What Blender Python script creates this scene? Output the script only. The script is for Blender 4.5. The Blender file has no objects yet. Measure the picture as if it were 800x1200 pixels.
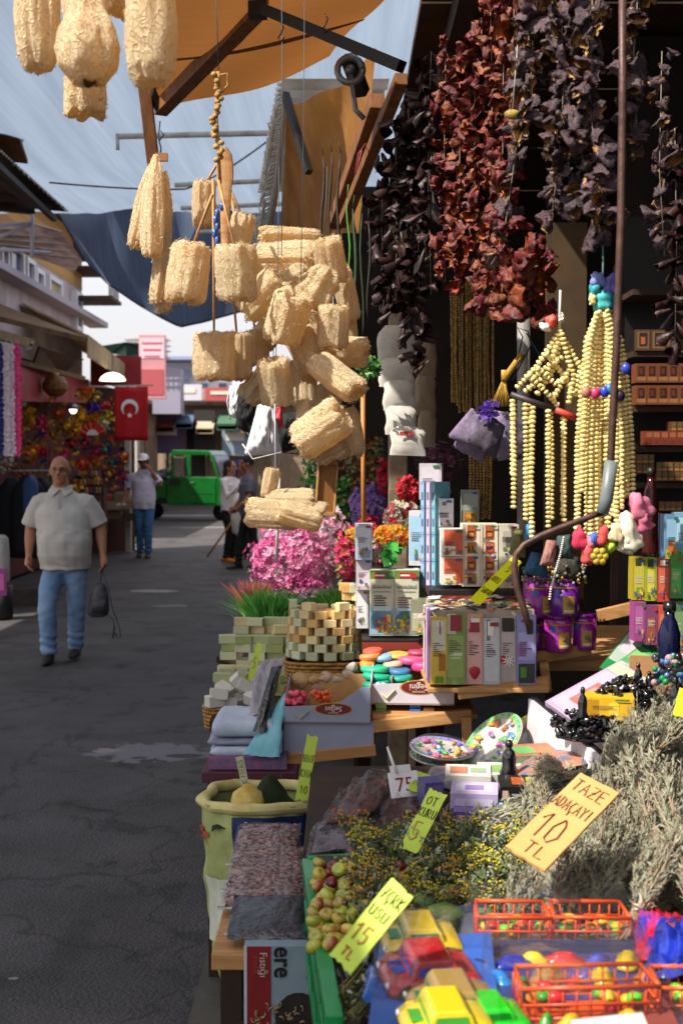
import bpy, bmesh, math, random
from mathutils import Vector, Matrix, Euler, noise
R = math.radians
sc = bpy.context.scene
COL = sc.collection
rnd = random.Random(7)
# ---------------------------------------------------------------- camera
FPX = 1400.0; PITCH = math.atan(62/FPX); CAMZ = 1.7
cam_d = bpy.data.cameras.new('camera'); cam = bpy.data.objects.new('camera', cam_d); COL.objects.link(cam)
cam.location = (0, 0, CAMZ); cam.rotation_euler = (R(90)-PITCH, 0, 0)
cam_d.sensor_fit = 'VERTICAL'; cam_d.sensor_height = 36; cam_d.lens = 42
cam_d.clip_start = .05; cam_d.clip_end = 1000
cam_d.dof.use_dof = True; cam_d.dof.focus_distance = 3.3; cam_d.dof.aperture_fstop = 5.6
sc.camera = cam
# ---------------------------------------------------------------- light
SUN = Vector((-.70, -.50, 1.0)).normalized()
sun_d = bpy.data.lights.new('sun', 'SUN'); sun_d.energy = 5.0; sun_d.angle = R(.55); sun_d.color = (1, .93, .82)
sun = bpy.data.objects.new('sun', sun_d); COL.objects.link(sun)
sun.rotation_euler = SUN.to_track_quat('Z', 'Y').to_euler()
w = bpy.data.worlds.new('World'); sc.world = w; w.use_nodes = True
nt = w.node_tree; sky = nt.nodes.new('ShaderNodeTexSky'); sky.sky_type = 'NISHITA'; sky.sun_disc = False
sky.sun_elevation = math.asin(SUN.z); sky.sun_rotation = math.atan2(SUN.x, SUN.y); sky.dust_density = 7.0; sky.air_density = 1.3
bg = nt.nodes['Background']; 
hz = nt.nodes.new('ShaderNodeMixRGB'); hz.inputs[0].default_value = .6; hz.inputs[2].default_value = (6.2, 6.1, 6.4, 1)      # bright white summer haze over the town
nt.links.new(sky.outputs[0], hz.inputs[1]); nt.links.new(hz.outputs[0], bg.inputs[0]); bg.inputs[1].default_value = .11
sc.view_settings.view_transform = 'Standard'; sc.view_settings.look = 'None'
sc.view_settings.exposure = .92; sc.view_settings.gamma = 1
sc.cycles.max_bounces = 6; sc.cycles.transparent_max_bounces = 16
# ---------------------------------------------------------------- helpers
def P(px, py, Y):
    u = (px-400)/FPX; v = (600-py)/FPX
    d = Vector((u, math.cos(PITCH)+v*math.sin(PITCH), -math.sin(PITCH)+v*math.cos(PITCH)))
    return Vector((0, 0, CAMZ)) + d*(Y/d.y)
def PZ(px, py, z):
    u = (px-400)/FPX; v = (600-py)/FPX
    d = Vector((u, math.cos(PITCH)+v*math.sin(PITCH), -math.sin(PITCH)+v*math.cos(PITCH)))
    return Vector((0, 0, CAMZ)) + d*((z-CAMZ)/d.z)
def nz(p, s=1.0, seed=0.0):
    return noise.noise(Vector((p[0]*s+seed*7.3, p[1]*s-seed*3.1, p[2]*s+seed)))
class MB:
    def __init__(s): s.v = []; s.f = []; s.m = []; s.s = []
    def add(s, vs, fs, mi=0, smooth=False, M=None):
        o = len(s.v)
        s.v += [tuple(M @ Vector(p)) if M else tuple(p) for p in vs]
        for f in fs: s.f.append(tuple(i+o for i in f)); s.m.append(mi); s.s.append(smooth)
        return s
    def box(s, c, d, mi=0, M=None, rz=0, rot=None):
        T = Matrix.Translation(c) @ ((rot.to_matrix().to_4x4() if rot else Matrix.Rotation(rz, 4, 'Z')))
        if M: T = M @ T
        x, y, z = d[0]/2, d[1]/2, d[2]/2
        vs = [(a*x, b*y, e*z) for a in (-1, 1) for b in (-1, 1) for e in (-1, 1)]
        return s.add(vs, [(0,1,3,2),(4,6,7,5),(0,4,5,1),(2,3,7,6),(0,2,6,4),(1,5,7,3)], mi, False, T)
    def loft(s, rings, mi=0, smooth=True, caps=True, M=None, closed=True):
        n = len(rings[0]); vs = [p for r in rings for p in r]; fs = []
        for i in range(len(rings)-1):
            for j in range(n if closed else n-1):
                k = (j+1) % n; fs.append((i*n+j, i*n+k, (i+1)*n+k, (i+1)*n+j))
        if caps: fs.append(tuple(range(n-1, -1, -1))); fs.append(tuple((len(rings)-1)*n+j for j in range(n)))
        return s.add(vs, fs, mi, smooth, M)
    def tube(s, pts, r, n=8, mi=0, smooth=True, caps=True, M=None, flat=1.0):
        pts = [Vector(p) for p in pts]; rr = r if isinstance(r, (list, tuple)) else [r]*len(pts); rings = []
        up = None
        for i, p in enumerate(pts):
            t = (pts[min(i+1, len(pts)-1)]-pts[max(i-1, 0)]).normalized()
            if up is None: up = Vector((0, 0, 1)) if abs(t.z) < .9 else Vector((1, 0, 0))
            a = t.cross(up);
            if a.length < 1e-4: a = t.cross(Vector((.3, 1, .2)))
            a.normalize(); b = a.cross(t).normalized(); up = b
            rings.append([p+(a*math.cos(6.28318*j/n)+b*math.sin(6.28318*j/n)*flat)*rr[i] for j in range(n)])
        return s.loft(rings, mi, smooth, caps, M)
    def lathe(s, prof, n=16, mi=0, smooth=True, caps=True, M=None, sq=(1, 1)):
        rings = [[(r*math.cos(6.28318*j/n)*sq[0], r*math.sin(6.28318*j/n)*sq[1], z) for j in range(n)] for r, z in prof]
        return s.loft(rings, mi, smooth, caps, M)
    def ball(s, c, r, nu=10, nv=7, mi=0, M=None, rot=None, smooth=True):
        if not isinstance(r, (tuple, list)): r = (r, r, r)
        Q = Matrix.Translation(c) @ (rot.to_matrix().to_4x4() if rot else Matrix())
        if M: Q = M @ Q
        pr = [(max(.02, math.sin(math.pi*i/nv)), -math.cos(math.pi*i/nv)) for i in range(nv+1)]
        rings = [[(a*math.cos(6.28318*j/nu)*r[0], a*math.sin(6.28318*j/nu)*r[1], z*r[2]) for j in range(nu)] for a, z in pr]
        return s.loft(rings, mi, smooth, True, Q)
    def prism(s, poly, y0, y1, mi=0, M=None, axis='y'):
        n = len(poly)
        f = (lambda a, b, t: (a, t, b)) if axis == 'y' else ((lambda a, b, t: (t, a, b)) if axis == 'x' else (lambda a, b, t: (a, b, t)))
        vs = [f(a, b, y0) for a, b in poly]+[f(a, b, y1) for a, b in poly]
        fs = [tuple(range(n)), tuple(range(2*n-1, n-1, -1))]+[(i, i+n, (i+1) % n+n, (i+1) % n) for i in range(n)]
        return s.add(vs, fs, mi, False, M)
    def grid(s, fn, nu, nv, mi=0, smooth=True, M=None):
        vs = [fn(i/nu, j/nv) for i in range(nu+1) for j in range(nv+1)]
        fs = [(i*(nv+1)+j, (i+1)*(nv+1)+j, (i+1)*(nv+1)+j+1, i*(nv+1)+j+1) for i in range(nu) for j in range(nv)]
        return s.add(vs, fs, mi, smooth, M)
    def data(s, name, mats, bevel=0, thick=0):
        me = bpy.data.meshes.new(name); me.from_pydata(s.v, [], s.f); me.validate(clean_customdata=False)
        if not isinstance(mats, (list, tuple)): mats = [mats]
        for m in mats: me.materials.append(m)
        if len(me.polygons) == len(s.m):
            me.polygons.foreach_set('material_index', s.m); me.polygons.foreach_set('use_smooth', s.s)
        bm = bmesh.new(); bm.from_mesh(me)
        bmesh.ops.recalc_face_normals(bm, faces=bm.faces)
        if bevel:
            es = [e for e in bm.edges if len(e.link_faces) == 2 and e.calc_face_angle(0) > .6]
            bmesh.ops.bevel(bm, geom=es, offset=bevel, segments=2, affect='EDGES', profile=.6)
        if thick: bmesh.ops.solidify(bm, geom=bm.faces[:], thickness=thick)
        bm.to_mesh(me); bm.free(); return me
    def build(s, name, mats, parent=None, loc=(0, 0, 0), rot=(0, 0, 0), bevel=0, thick=0):
        return obj(name, s.data(name, mats, bevel, thick), parent, loc, rot)
def obj(name, me, parent=None, loc=(0, 0, 0), rot=(0, 0, 0)):
    o = bpy.data.objects.new(name, me); COL.objects.link(o)
    o.location = loc; o.rotation_euler = rot
    if parent: o.parent = parent
    return o
def tag(o, label=None, cat=None, group=None, kind=None):
    if label: o['label'] = label
    if cat: o['category'] = cat
    if group: o['group'] = group
    if kind: o['kind'] = kind
    return o
def thing(name, label, cat, loc=(0, 0, 0), rot=(0, 0, 0), group=None):
    o = bpy.data.objects.new(name, None); COL.objects.link(o); o.empty_display_size = .05
    o.location = loc; o.rotation_euler = rot if not isinstance(rot, (int, float)) else (0, 0, rot)
    return tag(o, label, cat, group)
KIDS = {}
def dup(root, loc, rot=None, label=None, group=None, scale=None):
    r = root.copy(); COL.objects.link(r); r.location = loc
    if rot is not None: r.rotation_euler = rot if not isinstance(rot, (int, float)) else (0, 0, rot)
    if scale: r.scale = (scale,)*3 if isinstance(scale, (int, float)) else scale
    if label: r['label'] = label
    if group: r['group'] = group
    for ch in [o for o in COL.objects if o.parent == root]:
        c = ch.copy(); COL.objects.link(c); c.parent = r
        for g in [o for o in COL.objects if o.parent == ch]:
            d = g.copy(); COL.objects.link(d); d.parent = c
    return r
# ---------------------------------------------------------------- materials
def srgb(h):
    if isinstance(h, str):
        c = [int(h[i:i+2], 16)/255 for i in (0, 2, 4)]
        return tuple((x/12.92 if x <= .04045 else ((x+.055)/1.055)**2.4) for x in c)
    return tuple(h)
def mat(name, c1, c2=None, rough=.6, scale=30, bump=0, bscale=None, metal=0, spec=.4, tr=0, rand=0, kind='noise',
        emit=0, stretch=(1, 1, 1), coat=0, fac=None, alpha=1, sheen=0, detail=4, trc=None, dist=.004):
    m = bpy.data.materials.new(name); m.use_nodes = True; n = m.node_tree.nodes; L = m.node_tree.links
    b = n['Principled BSDF']; c1 = srgb(c1); c2 = srgb(c2) if c2 else tuple(x*.8 for x in c1)
    tc = n.new('ShaderNodeTexCoord'); mp = n.new('ShaderNodeMapping'); mp.inputs['Scale'].default_value = stretch
    L.new(tc.outputs['Object'], mp.inputs[0])
    if kind == 'voronoi':
        t = n.new('ShaderNodeTexVoronoi'); t.inputs['Scale'].default_value = scale; o = t.outputs['Distance']
    elif kind == 'wave':
        t = n.new('ShaderNodeTexWave'); t.inputs['Scale'].default_value = scale; t.inputs['Distortion'].default_value = 3; t.inputs['Detail'].default_value = 3; o = t.outputs[1]
    else:
        t = n.new('ShaderNodeTexNoise'); t.inputs['Scale'].default_value = scale; t.inputs['Detail'].default_value = detail; t.inputs['Roughness'].default_value = .6; o = t.outputs[0]
    L.new(mp.outputs[0], t.inputs['Vector'])
    rp = n.new('ShaderNodeValToRGB'); L.new(o, rp.inputs[0])
    rp.color_ramp.elements[0].color = (*c2, 1); rp.color_ramp.elements[1].color = (*c1, 1)
    lo, hi = fac or ((.32, .68) if kind == 'noise' else (0, 1))
    rp.color_ramp.elements[0].position = lo; rp.color_ramp.elements[1].position = hi
    col = rp.outputs[0]
    if rand:
        oi = n.new('ShaderNodeObjectInfo'); hs = n.new('ShaderNodeHueSaturation')
        mr = n.new('ShaderNodeMapRange'); mr.inputs['To Min'].default_value = 1-rand; mr.inputs['To Max'].default_value = 1+rand
        mh = n.new('ShaderNodeMapRange'); mh.inputs['To Min'].default_value = .5-rand*.06; mh.inputs['To Max'].default_value = .5+rand*.06
        L.new(oi.outputs['Random'], mr.inputs[0]); L.new(oi.outputs['Random'], mh.inputs[0])
        L.new(mr.outputs[0], hs.inputs['Value']); L.new(mh.outputs[0], hs.inputs['Hue'])
        L.new(col, hs.inputs['Color']); col = hs.outputs[0]
    L.new(col, b.inputs['Base Color'])
    b.inputs['Roughness'].default_value = rough; b.inputs['Metallic'].default_value = metal
    b.inputs['Specular IOR Level'].default_value = spec; b.inputs['Coat Weight'].default_value = coat
    if sheen: b.inputs['Sheen Weight'].default_value = sheen
    if emit:
        L.new(col, b.inputs['Emission Color']); b.inputs['Emission Strength'].default_value = emit
    if bump:
        t2 = n.new('ShaderNodeTexNoise'); t2.inputs['Scale'].default_value = bscale or scale*3; t2.inputs['Detail'].default_value = 5
        L.new(mp.outputs[0], t2.inputs['Vector']); bp = n.new('ShaderNodeBump'); bp.inputs['Strength'].default_value = bump
        bp.inputs['Distance'].default_value = dist; L.new(t2.outputs[0], bp.inputs['Height']); L.new(bp.outputs[0], b.inputs['Normal'])
    if tr:
        td = n.new('ShaderNodeBsdfTranslucent'); mx = n.new('ShaderNodeMixShader'); mx.inputs[0].default_value = tr
        if trc: td.inputs[0].default_value = (*srgb(trc), 1)
        else: L.new(col, td.inputs[0])
        out = n['Material Output']; L.new(b.outputs[0], mx.inputs[1]); L.new(td.outputs[0], mx.inputs[2]); L.new(mx.outputs[0], out.inputs[0])
    return m
_cc = {}
def C(h, rough=.5, **k):
    key = (str(h), rough, str(sorted(k.items())))
    if key not in _cc: _cc[key] = mat('colour', h, tuple(x*.86 for x in srgb(h)), rough, scale=25, **k)
    return _cc[key]
def clear(name, tint='e8eef2', amount=.35, bump=.5, bscale=25, rough=.08, gl=.38):
    m = bpy.data.materials.new(name); m.use_nodes = True; n = m.node_tree.nodes; L = m.node_tree.links
    n.remove(n['Principled BSDF']); out = n['Material Output']
    t = n.new('ShaderNodeBsdfTransparent'); t.inputs[0].default_value = (.96, .97, .98, 1)
    g = n.new('ShaderNodeBsdfGlossy'); g.inputs['Roughness'].default_value = rough
    d = n.new('ShaderNodeBsdfDiffuse'); d.inputs[0].default_value = (*srgb(tint), 1)
    nzt = n.new('ShaderNodeTexNoise'); nzt.inputs['Scale'].default_value = bscale; nzt.inputs['Detail'].default_value = 4
    tc = n.new('ShaderNodeTexCoord'); L.new(tc.outputs['Object'], nzt.inputs[0])
    bp = n.new('ShaderNodeBump'); bp.inputs['Strength'].default_value = bump; bp.inputs['Distance'].default_value = .01
    L.new(nzt.outputs[0], bp.inputs['Height']); L.new(bp.outputs[0], g.inputs['Normal'])
    lw = n.new('ShaderNodeLayerWeight'); lw.inputs[0].default_value = .35; L.new(bp.outputs[0], lw.inputs['Normal'])
    ma = n.new('ShaderNodeMath'); ma.operation = 'MULTIPLY_ADD'; ma.inputs[1].default_value = gl; ma.inputs[2].default_value = amount*.3
    L.new(lw.outputs[1], ma.inputs[0])
    m1 = n.new('ShaderNodeMixShader'); m1.inputs[0].default_value = amount*.35; L.new(t.outputs[0], m1.inputs[1]); L.new(d.outputs[0], m1.inputs[2])
    m2 = n.new('ShaderNodeMixShader'); L.new(ma.outputs[0], m2.inputs[0]); L.new(m1.outputs[0], m2.inputs[1]); L.new(g.outputs[0], m2.inputs[2])
    L.new(m2.outputs[0], out.inputs[0]); return m
CLEAR = clear('clear_film')
FILM = clear('crinkled_film', amount=.02, bump=1, bscale=45, gl=.22)
PLASTIC_BOX = clear('blister_plastic', amount=.02, bump=.3, bscale=14, gl=.32)
WOOD = mat('pine_wood', 'b58a58', '936438', .55, scale=6, bump=.15, stretch=(1, 8, 8))
WOODX = mat('orange_timber', '7d4f28', '553214', .6, scale=5, bump=.2, stretch=(6, 6, 1))
DARKWOOD = mat('dark_wood', '3a2517', '20130b', .7, scale=8, bump=.2)
CARD = mat('brown_cardboard', 'b08a5c', '9a7446', .8, scale=15, bump=.1)
STEEL = mat('dull_steel', '8b8e90', '5e6062', .4, scale=12, metal=.7)
BLACKP = mat('black_plastic', '0c0c0e', '060607', .25, scale=20, spec=.6)
INK = C('1a1410', .6)
REDINK = C('a8321c', .6)
def text(s, size, m, parent=None, loc=(0, 0, 0), rot=(0, 0, 0), name='lettering', ext=.0004, ax='CENTER', sx=1, bold=0):
    cu = bpy.data.curves.new(name, 'FONT'); cu.body = s; cu.size = size; cu.extrude = ext; cu.align_x = ax; cu.align_y = 'CENTER'
    cu.resolution_u = 3; cu.offset = bold
    t = bpy.data.objects.new(name, cu); me = bpy.data.meshes.new_from_object(t); bpy.data.objects.remove(t)
    me.materials.clear(); me.materials.append(m)
    o = obj(name, me, parent, loc, rot); o.scale = (sx, 1, 1); return o
STROKES = {'T': [[(0,1),(1,1)],[(.5,1),(.45,0)]], 'A': [[(0,0),(.5,1),(1,0)],[(.2,.4),(.85,.42)]], 'Z': [[(0,1),(1,1),(0,0),(1,.05)],[(.2,.5),(.8,.5)]],
 'E': [[(1,1),(0,1),(.05,0),(1,0)],[(0,.5),(.8,.55)]], 'D': [[(0,0),(0,1),(.7,.9),(1,.5),(.7,.1),(0,0)]], 'C': [[(1,.9),(.4,1),(0,.5),(.4,0),(1,.1)],[(.5,0),(.6,-.2),(.4,-.3)]],
 'Y': [[(0,1),(.5,.5),(1,1)],[(.5,.5),(.5,0)]], 'I': [[(.5,1),(.5,0)]], '1': [[(.1,.7),(.6,1),(.6,0)]], '0': [[(.5,1),(0,.6),(.1,.1),(.5,0),(1,.3),(.9,.8),(.5,1)]],
 'L': [[(.1,1),(.1,0),(.9,.05)]], '5': [[(1,1),(.1,1),(.05,.55),(.8,.6),(.9,.2),(.4,0),(0,.1)]], '7': [[(0,1),(1,1),(.3,0)],[(.3,.5),(.8,.5)]], '6': [[(.9,1),(.2,.6),(.05,.2),(.5,0),(.9,.3),(.4,.5),(.1,.3)]],
 'K': [[(0,1),(0,0)],[(.9,1),(0,.45),(1,0)]], 'R': [[(0,0),(0,1),(.8,.9),(.7,.5),(0,.5),(1,0)]], 'N': [[(0,0),(0,1),(.9,0),(.95,1)]], 'U': [[(0,1),(.1,.1),(.5,0),(.9,.1),(1,1)]],
 'O': [[(.5,1),(0,.6),(.1,.1),(.5,0),(1,.3),(.9,.8),(.5,1)]], 'S': [[(.95,.9),(.4,1),(.1,.7),(.9,.35),(.6,0),(0,.1)]], 'B': [[(0,0),(0,1),(.8,.8),(.1,.55),(.9,.3),(0,0)]], 'H': [[(0,1),(0,0)],[(1,1),(1,0)],[(0,.5),(1,.5)]], 'M': [[(0,0),(.1,1),(.5,.4),(.9,1),(1,0)]],
 'G': [[(1,.9),(.4,1),(0,.5),(.4,0),(1,.2),(1,.5),(.6,.5)]], 'P': [[(0,0),(0,1),(.9,.85),(.8,.5),(0,.45)]], 'V': [[(0,1),(.5,0),(1,1)]]}
def hand(mb, s, x, y, h, wd, r=.0011, z=.0008, mi=0, M=None):
    for ch in s:
        for st in STROKES.get(ch, []):
            mb.tube([(x+a*wd*.72+rnd.uniform(-.03, .03)*wd, y+b*h, z) for a, b in st], r, 5, mi, M=M, flat=.5)
        x += wd
def frame_from(o, xaxis, yaxis):
    x = Vector(xaxis).normalized(); z = x.cross(Vector(yaxis)).normalized(); y = z.cross(x)
    M = Matrix((x, y, z)).transposed().to_4x4(); M.translation = Vector(o); return M
def place(o, M):
    o.matrix_basis = M; return o
def evalmesh(o, name):
    dg = bpy.context.evaluated_depsgraph_get(); me = bpy.data.meshes.new_from_object(o.evaluated_get(dg)); me.name = name; return me
def remesh(mb, name, voxel, m, smooth=4, parent=None, loc=(0, 0, 0), rot=(0, 0, 0), decim=None):
    t = obj('temp', mb.data('temp', [m])); a = t.modifiers.new('r', 'REMESH'); a.mode = 'VOXEL'; a.voxel_size = voxel; a.use_smooth_shade = True
    if smooth: b = t.modifiers.new('s', 'SMOOTH'); b.iterations = smooth; b.factor = .5
    if decim: d = t.modifiers.new('d', 'DECIMATE'); d.ratio = decim
    bpy.context.view_layer.update(); me = evalmesh(t, name); old = t.data; bpy.data.objects.remove(t); bpy.data.meshes.remove(old)
    me.materials.clear(); me.materials.append(m)
    for p in me.polygons: p.use_smooth = True
    return obj(name, me, parent, loc, rot)
def strip(px, Y):      # metres for a pixel span at depth Y
    return px/FPX*Y

def displace(me, fn):
    n = len(me.vertices); co = [0.0]*(3*n); no = [0.0]*(3*n); me.vertices.foreach_get('co', co); me.vertex_normals.foreach_get('vector', no)
    for i in range(n):
        f = fn(Vector(co[3*i:3*i+3])); co[3*i] += no[3*i]*f; co[3*i+1] += no[3*i+1]*f; co[3*i+2] += no[3*i+2]*f
    me.vertices.foreach_set('co', co); me.update()

def pillow(name, cs, Y, th, m, parent=None, nu=14, nv=12, wr=.25, seed=None, ys=None, back=None):
    """soft bag through four corner points (pixels at depth Y, or points), th metres thick, wrinkled"""
    sd = seed if seed is not None else rnd.random()*20
    c = [P(p[0], p[1], (ys[i] if ys else Y)) if len(p) == 2 else Vector(p) for i, p in enumerate(cs)]; o = sum(c, Vector())/4; c = [p-o for p in c]
    nrm = (c[1]-c[0]).cross(c[3]-c[0]).normalized(); sz = ((c[1]-c[0]).length+(c[3]-c[0]).length)/2; t = MB()
    for s_ in (1, -1):
        def fn(a, b):
            p = c[0].lerp(c[1], a).lerp(c[3].lerp(c[2], a), b); k = (max(0, math.sin(math.pi*a))*max(0, math.sin(math.pi*b)))**.42
            w_ = noise.noise(Vector((a*4+sd, b*4, sd)))*.6+noise.noise(Vector((a*11+sd, b*9, s_)))*.4
            q = p+nrm*s_*th*.5*(k*(1+wr*2*w_)); e = .03*sz*noise.noise(Vector((a*6, b*6+sd, 9)))
            return q+Vector((e, 0, e))*(1-k)
        t.grid(fn, nu, nv)
    return t.build(name, m, parent, o if not parent else o-parent.location)
# ================================================================ SETTING
ASPH = mat('asphalt', (.088, .079, .081), (.047, .042, .043), .85, scale=1.6, bump=.9, bscale=70, spec=.35, detail=8, dist=.012)
def ground_fn(a, b):
    x = -30+60*a; y = -12+92*b
    return (x, y, -.012*noise.noise(Vector((x*.6, y*.4, 0)))-.006*noise.noise(Vector((x*2, y*1.5, 3))))
def asphalt_details():
    n = ASPH.node_tree.nodes; L = ASPH.node_tree.links; b = n['Principled BSDF']
    src = b.inputs['Base Color'].links[0].from_socket
    tc = n.new('ShaderNodeTexCoord'); v = n.new('ShaderNodeTexVoronoi'); v.inputs['Scale'].default_value = 90; L.new(tc.outputs['Object'], v.inputs[0])
    r = n.new('ShaderNodeValToRGB'); r.color_ramp.elements[0].color = (1.35, 1.33, 1.3, 1); r.color_ramp.elements[1].color = (.8, .8, .8, 1)
    r.color_ramp.elements[0].position = .1; r.color_ramp.elements[1].position = .5; L.new(v.outputs[0], r.inputs[0])
    mx = n.new('ShaderNodeMixRGB'); mx.blend_type = 'MULTIPLY'; mx.inputs[0].default_value = 1; L.new(src, mx.inputs[1]); L.new(r.outputs[0], mx.inputs[2])
    # dark scuffs and stains
    n2 = n.new('ShaderNodeTexNoise'); n2.inputs['Scale'].default_value = 2.2; n2.inputs['Detail'].default_value = 9; n2.inputs['Roughness'].default_value = .72
    n2.inputs['Distortion'].default_value = .6
    L.new(tc.outputs['Object'], n2.inputs[0]); r2 = n.new('ShaderNodeValToRGB'); r2.color_ramp.elements[0].position = .36; r2.color_ramp.elements[0].color = (.42, .42, .42, 1)
    r2.color_ramp.elements[1].position = .45; r2.color_ramp.elements[1].color = (1, 1, 1, 1); L.new(n2.outputs[0], r2.inputs[0])
    m2 = n.new('ShaderNodeMixRGB'); m2.blend_type = 'MULTIPLY'; m2.inputs[0].default_value = 1; L.new(mx.outputs[0], m2.inputs[1]); L.new(r2.outputs[0], m2.inputs[2])
    # the carriageway is paler and pinker further down the street
    L.new(m2.outputs[0], b.inputs['Base Color'])
    r3 = n.new('ShaderNodeMapRange'); r3.inputs['To Min'].default_value = .9; r3.inputs['To Max'].default_value = .55; L.new(n2.outputs[0], r3.inputs[0]); L.new(r3.outputs[0], b.inputs['Roughness'])
asphalt_details()
g = MB(); g.grid(ground_fn, 120, 160); tag(g.build('road', ASPH), kind='structure')
# hairline cracks wander across the surface
_n = ASPH.node_tree.nodes; _L = ASPH.node_tree.links; _b = _n['Principled BSDF']; _g = _n.new('ShaderNodeNewGeometry'); _w = _n.new('ShaderNodeTexNoise'); _w.inputs['Scale'].default_value = 3.5; _w.inputs['Detail'].default_value = 6
_L.new(_g.outputs['Position'], _w.inputs[0]); _a = _n.new('ShaderNodeVectorMath'); _a.operation = 'MULTIPLY_ADD'; _a.inputs[1].default_value = (.7, .7, 0); _L.new(_w.outputs[1], _a.inputs[0]); _L.new(_g.outputs['Position'], _a.inputs[2])
_v = _n.new('ShaderNodeTexVoronoi'); _v.feature = 'DISTANCE_TO_EDGE'; _v.inputs['Scale'].default_value = .75; _L.new(_a.outputs[0], _v.inputs['Vector']); _r = _n.new('ShaderNodeMapRange'); _r.inputs['From Max'].default_value = .012; _r.inputs['To Min'].default_value = .35; _L.new(_v.outputs[0], _r.inputs[0])
_x = _n.new('ShaderNodeMixRGB'); _x.blend_type = 'MULTIPLY'; _x.inputs[0].default_value = .85; _L.new(_b.inputs['Base Color'].links[0].from_socket, _x.inputs[1]); _L.new(_r.outputs[0], _x.inputs[2]); _L.new(_x.outputs[0], _b.inputs['Base Color'])
# worn patches, stains, scraps and painted light belong to the road surface
def spots(lst):
    n = ASPH.node_tree.nodes; L = ASPH.node_tree.links; b = n['Principled BSDF']; geo = n.new('ShaderNodeNewGeometry')
    w_ = n.new('ShaderNodeTexNoise'); w_.inputs['Scale'].default_value = 7; w_.inputs['Detail'].default_value = 8; w_.inputs['Roughness'].default_value = .65; L.new(geo.outputs['Position'], w_.inputs[0])
    for (x, y, rx, ry, c, soft, k) in lst:
        g_ = PZ(x, y, 0); v = n.new('ShaderNodeMapping'); v.vector_type = 'POINT'
        v.inputs['Scale'].default_value = (1/rx, 1/ry, 0); v.inputs['Location'].default_value = (-g_.x/rx, -g_.y/ry, 0)
        L.new(geo.outputs['Position'], v.inputs[0]); ln = n.new('ShaderNodeVectorMath'); ln.operation = 'LENGTH'; L.new(v.outputs[0], ln.inputs[0])
        ad = n.new('ShaderNodeMath'); ad.operation = 'MULTIPLY_ADD'; ad.inputs[1].default_value = 2.6; L.new(w_.outputs[0], ad.inputs[0]); L.new(ln.outputs['Value'], ad.inputs[2])
        r = n.new('ShaderNodeMapRange'); r.inputs['From Min'].default_value = 2.3-soft; r.inputs['From Max'].default_value = 2.3+soft*.2; r.inputs['To Min'].default_value = k; r.inputs['To Max'].default_value = 0
        L.new(ad.outputs[0], r.inputs[0]); mx = n.new('ShaderNodeMixRGB'); src = b.inputs['Base Color'].links[0].from_socket
        L.new(r.outputs[0], mx.inputs[0]); L.new(src, mx.inputs[1]); mx.inputs[2].default_value = (*c, 1); L.new(mx.outputs[0], b.inputs['Base Color'])
PALE = (.20, .18, .21); DK = (.026, .025, .027)
spots([(178, 882, .34, .20, PALE, .10, .75), (215, 886, .10, .05, DK, .1, .9), (165, 888, .05, .03, DK, .1, .8), (125, 880, .10, .05, (.3, .24, .22), .1, .7), (180, 692, .30, .16, (.30, .29, .30), .1, .8), (200, 710, .2, .1, (.19, .18, .19), .1, .7),
       (42, 810, .16, .04, DK, .3, .7), (130, 965, .07, .12, DK, .3, .7), (85, 1105, .07, .28, DK, .5, .8), (240, 1095, .1, .06, DK, .3, .6), (190, 826, .16, .08, DK, .4, .7), (235, 905, .07, .04, DK, .3, .8), (180, 940, .2, .08, DK, .6, .5), (16, 1146, .02, .014, (.4, .4, .4), .1, 1),
       (205, 604, 1.6, .5, (.3, .29, .3), .2, .7), (250, 618, 1.2, .12, (.4, .39, .4), .1, .8), (20, 1150, .9, .25, (.035, .034, .036), .8, .6), (60, 845, .6, .5, (.10, .085, .085), 1.5, .5)])  # first two: bright strips of light by the truck, painted into the asphalt
# ---------------------------------------------------------------- shade tarpaulin over the street
def tarp_mat(name, c1, c2, tr, sc_=7):
    m = mat(name, c1, c2, .7, scale=sc_, tr=tr, stretch=(22, .5, 1), bump=.1, bscale=20, detail=3, fac=(.25, .8)); return m
TARP = tarp_mat('shade_cloth', '8795a8', '78879b', .52, 1.2)
def tarp_fn(a, b):
    Y = 4.9+8.8*b; X = -6.2+6.7*a
    z = 4.5+.16*math.sin(a*5+1)*(1-b)*1.2 - .18*math.sin(math.pi*a)*math.sin(math.pi*b)
    z += .008*math.sin(X*11+1.2*math.sin(Y*.8)*3+Y*.5)+.005*math.sin(X*23+Y*1.3)+.03*noise.noise(Vector((X*1.5, Y*.5, 0)))
    z += -1.0*max(0, (.42-a)/.42)**2*(.35+.65*(1-b))*0.9
    return (X, Y, z)
root = thing('shade_tarpaulin', 'pale blue grey shade cloth stretched high over the street', 'tarpaulin')
t = MB(); t.grid(tarp_fn, 160, 60); t.build('cloth', TARP, root)
NAVY = tarp_mat('shade_cloth_dark', '63718a', '4a5870', .2, 2)
hem = [(60, 232), (75, 262), (100, 305), (128, 333), (160, 355), (190, 372), (212, 383), (240, 378), (275, 366), (320, 352), (370, 340), (420, 330)]
def flap_fn(a, b):
    k = a*(len(hem)-1); i = min(int(k), len(hem)-2); f = k-i
    hx = hem[i][0]*(1-f)+hem[i+1][0]*f; hy = hem[i][1]*(1-f)+hem[i+1][1]*f
    top = P(hx, 246, 13.7); bot = P(hx, hy, 14.3+.2*math.sin(a*9))
    p = top.lerp(bot, b); p.y += .08*math.sin(p.x*6+b*2); return p
t = MB(); t.grid(flap_fn, 80, 14); t.build('hanging_flap', NAVY, root)
t = MB(); t.tube([flap_fn(i/40, 1.0) for i in range(41)], .015, 5); t.build('hem_rope', C('2a3345'), root)
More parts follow.
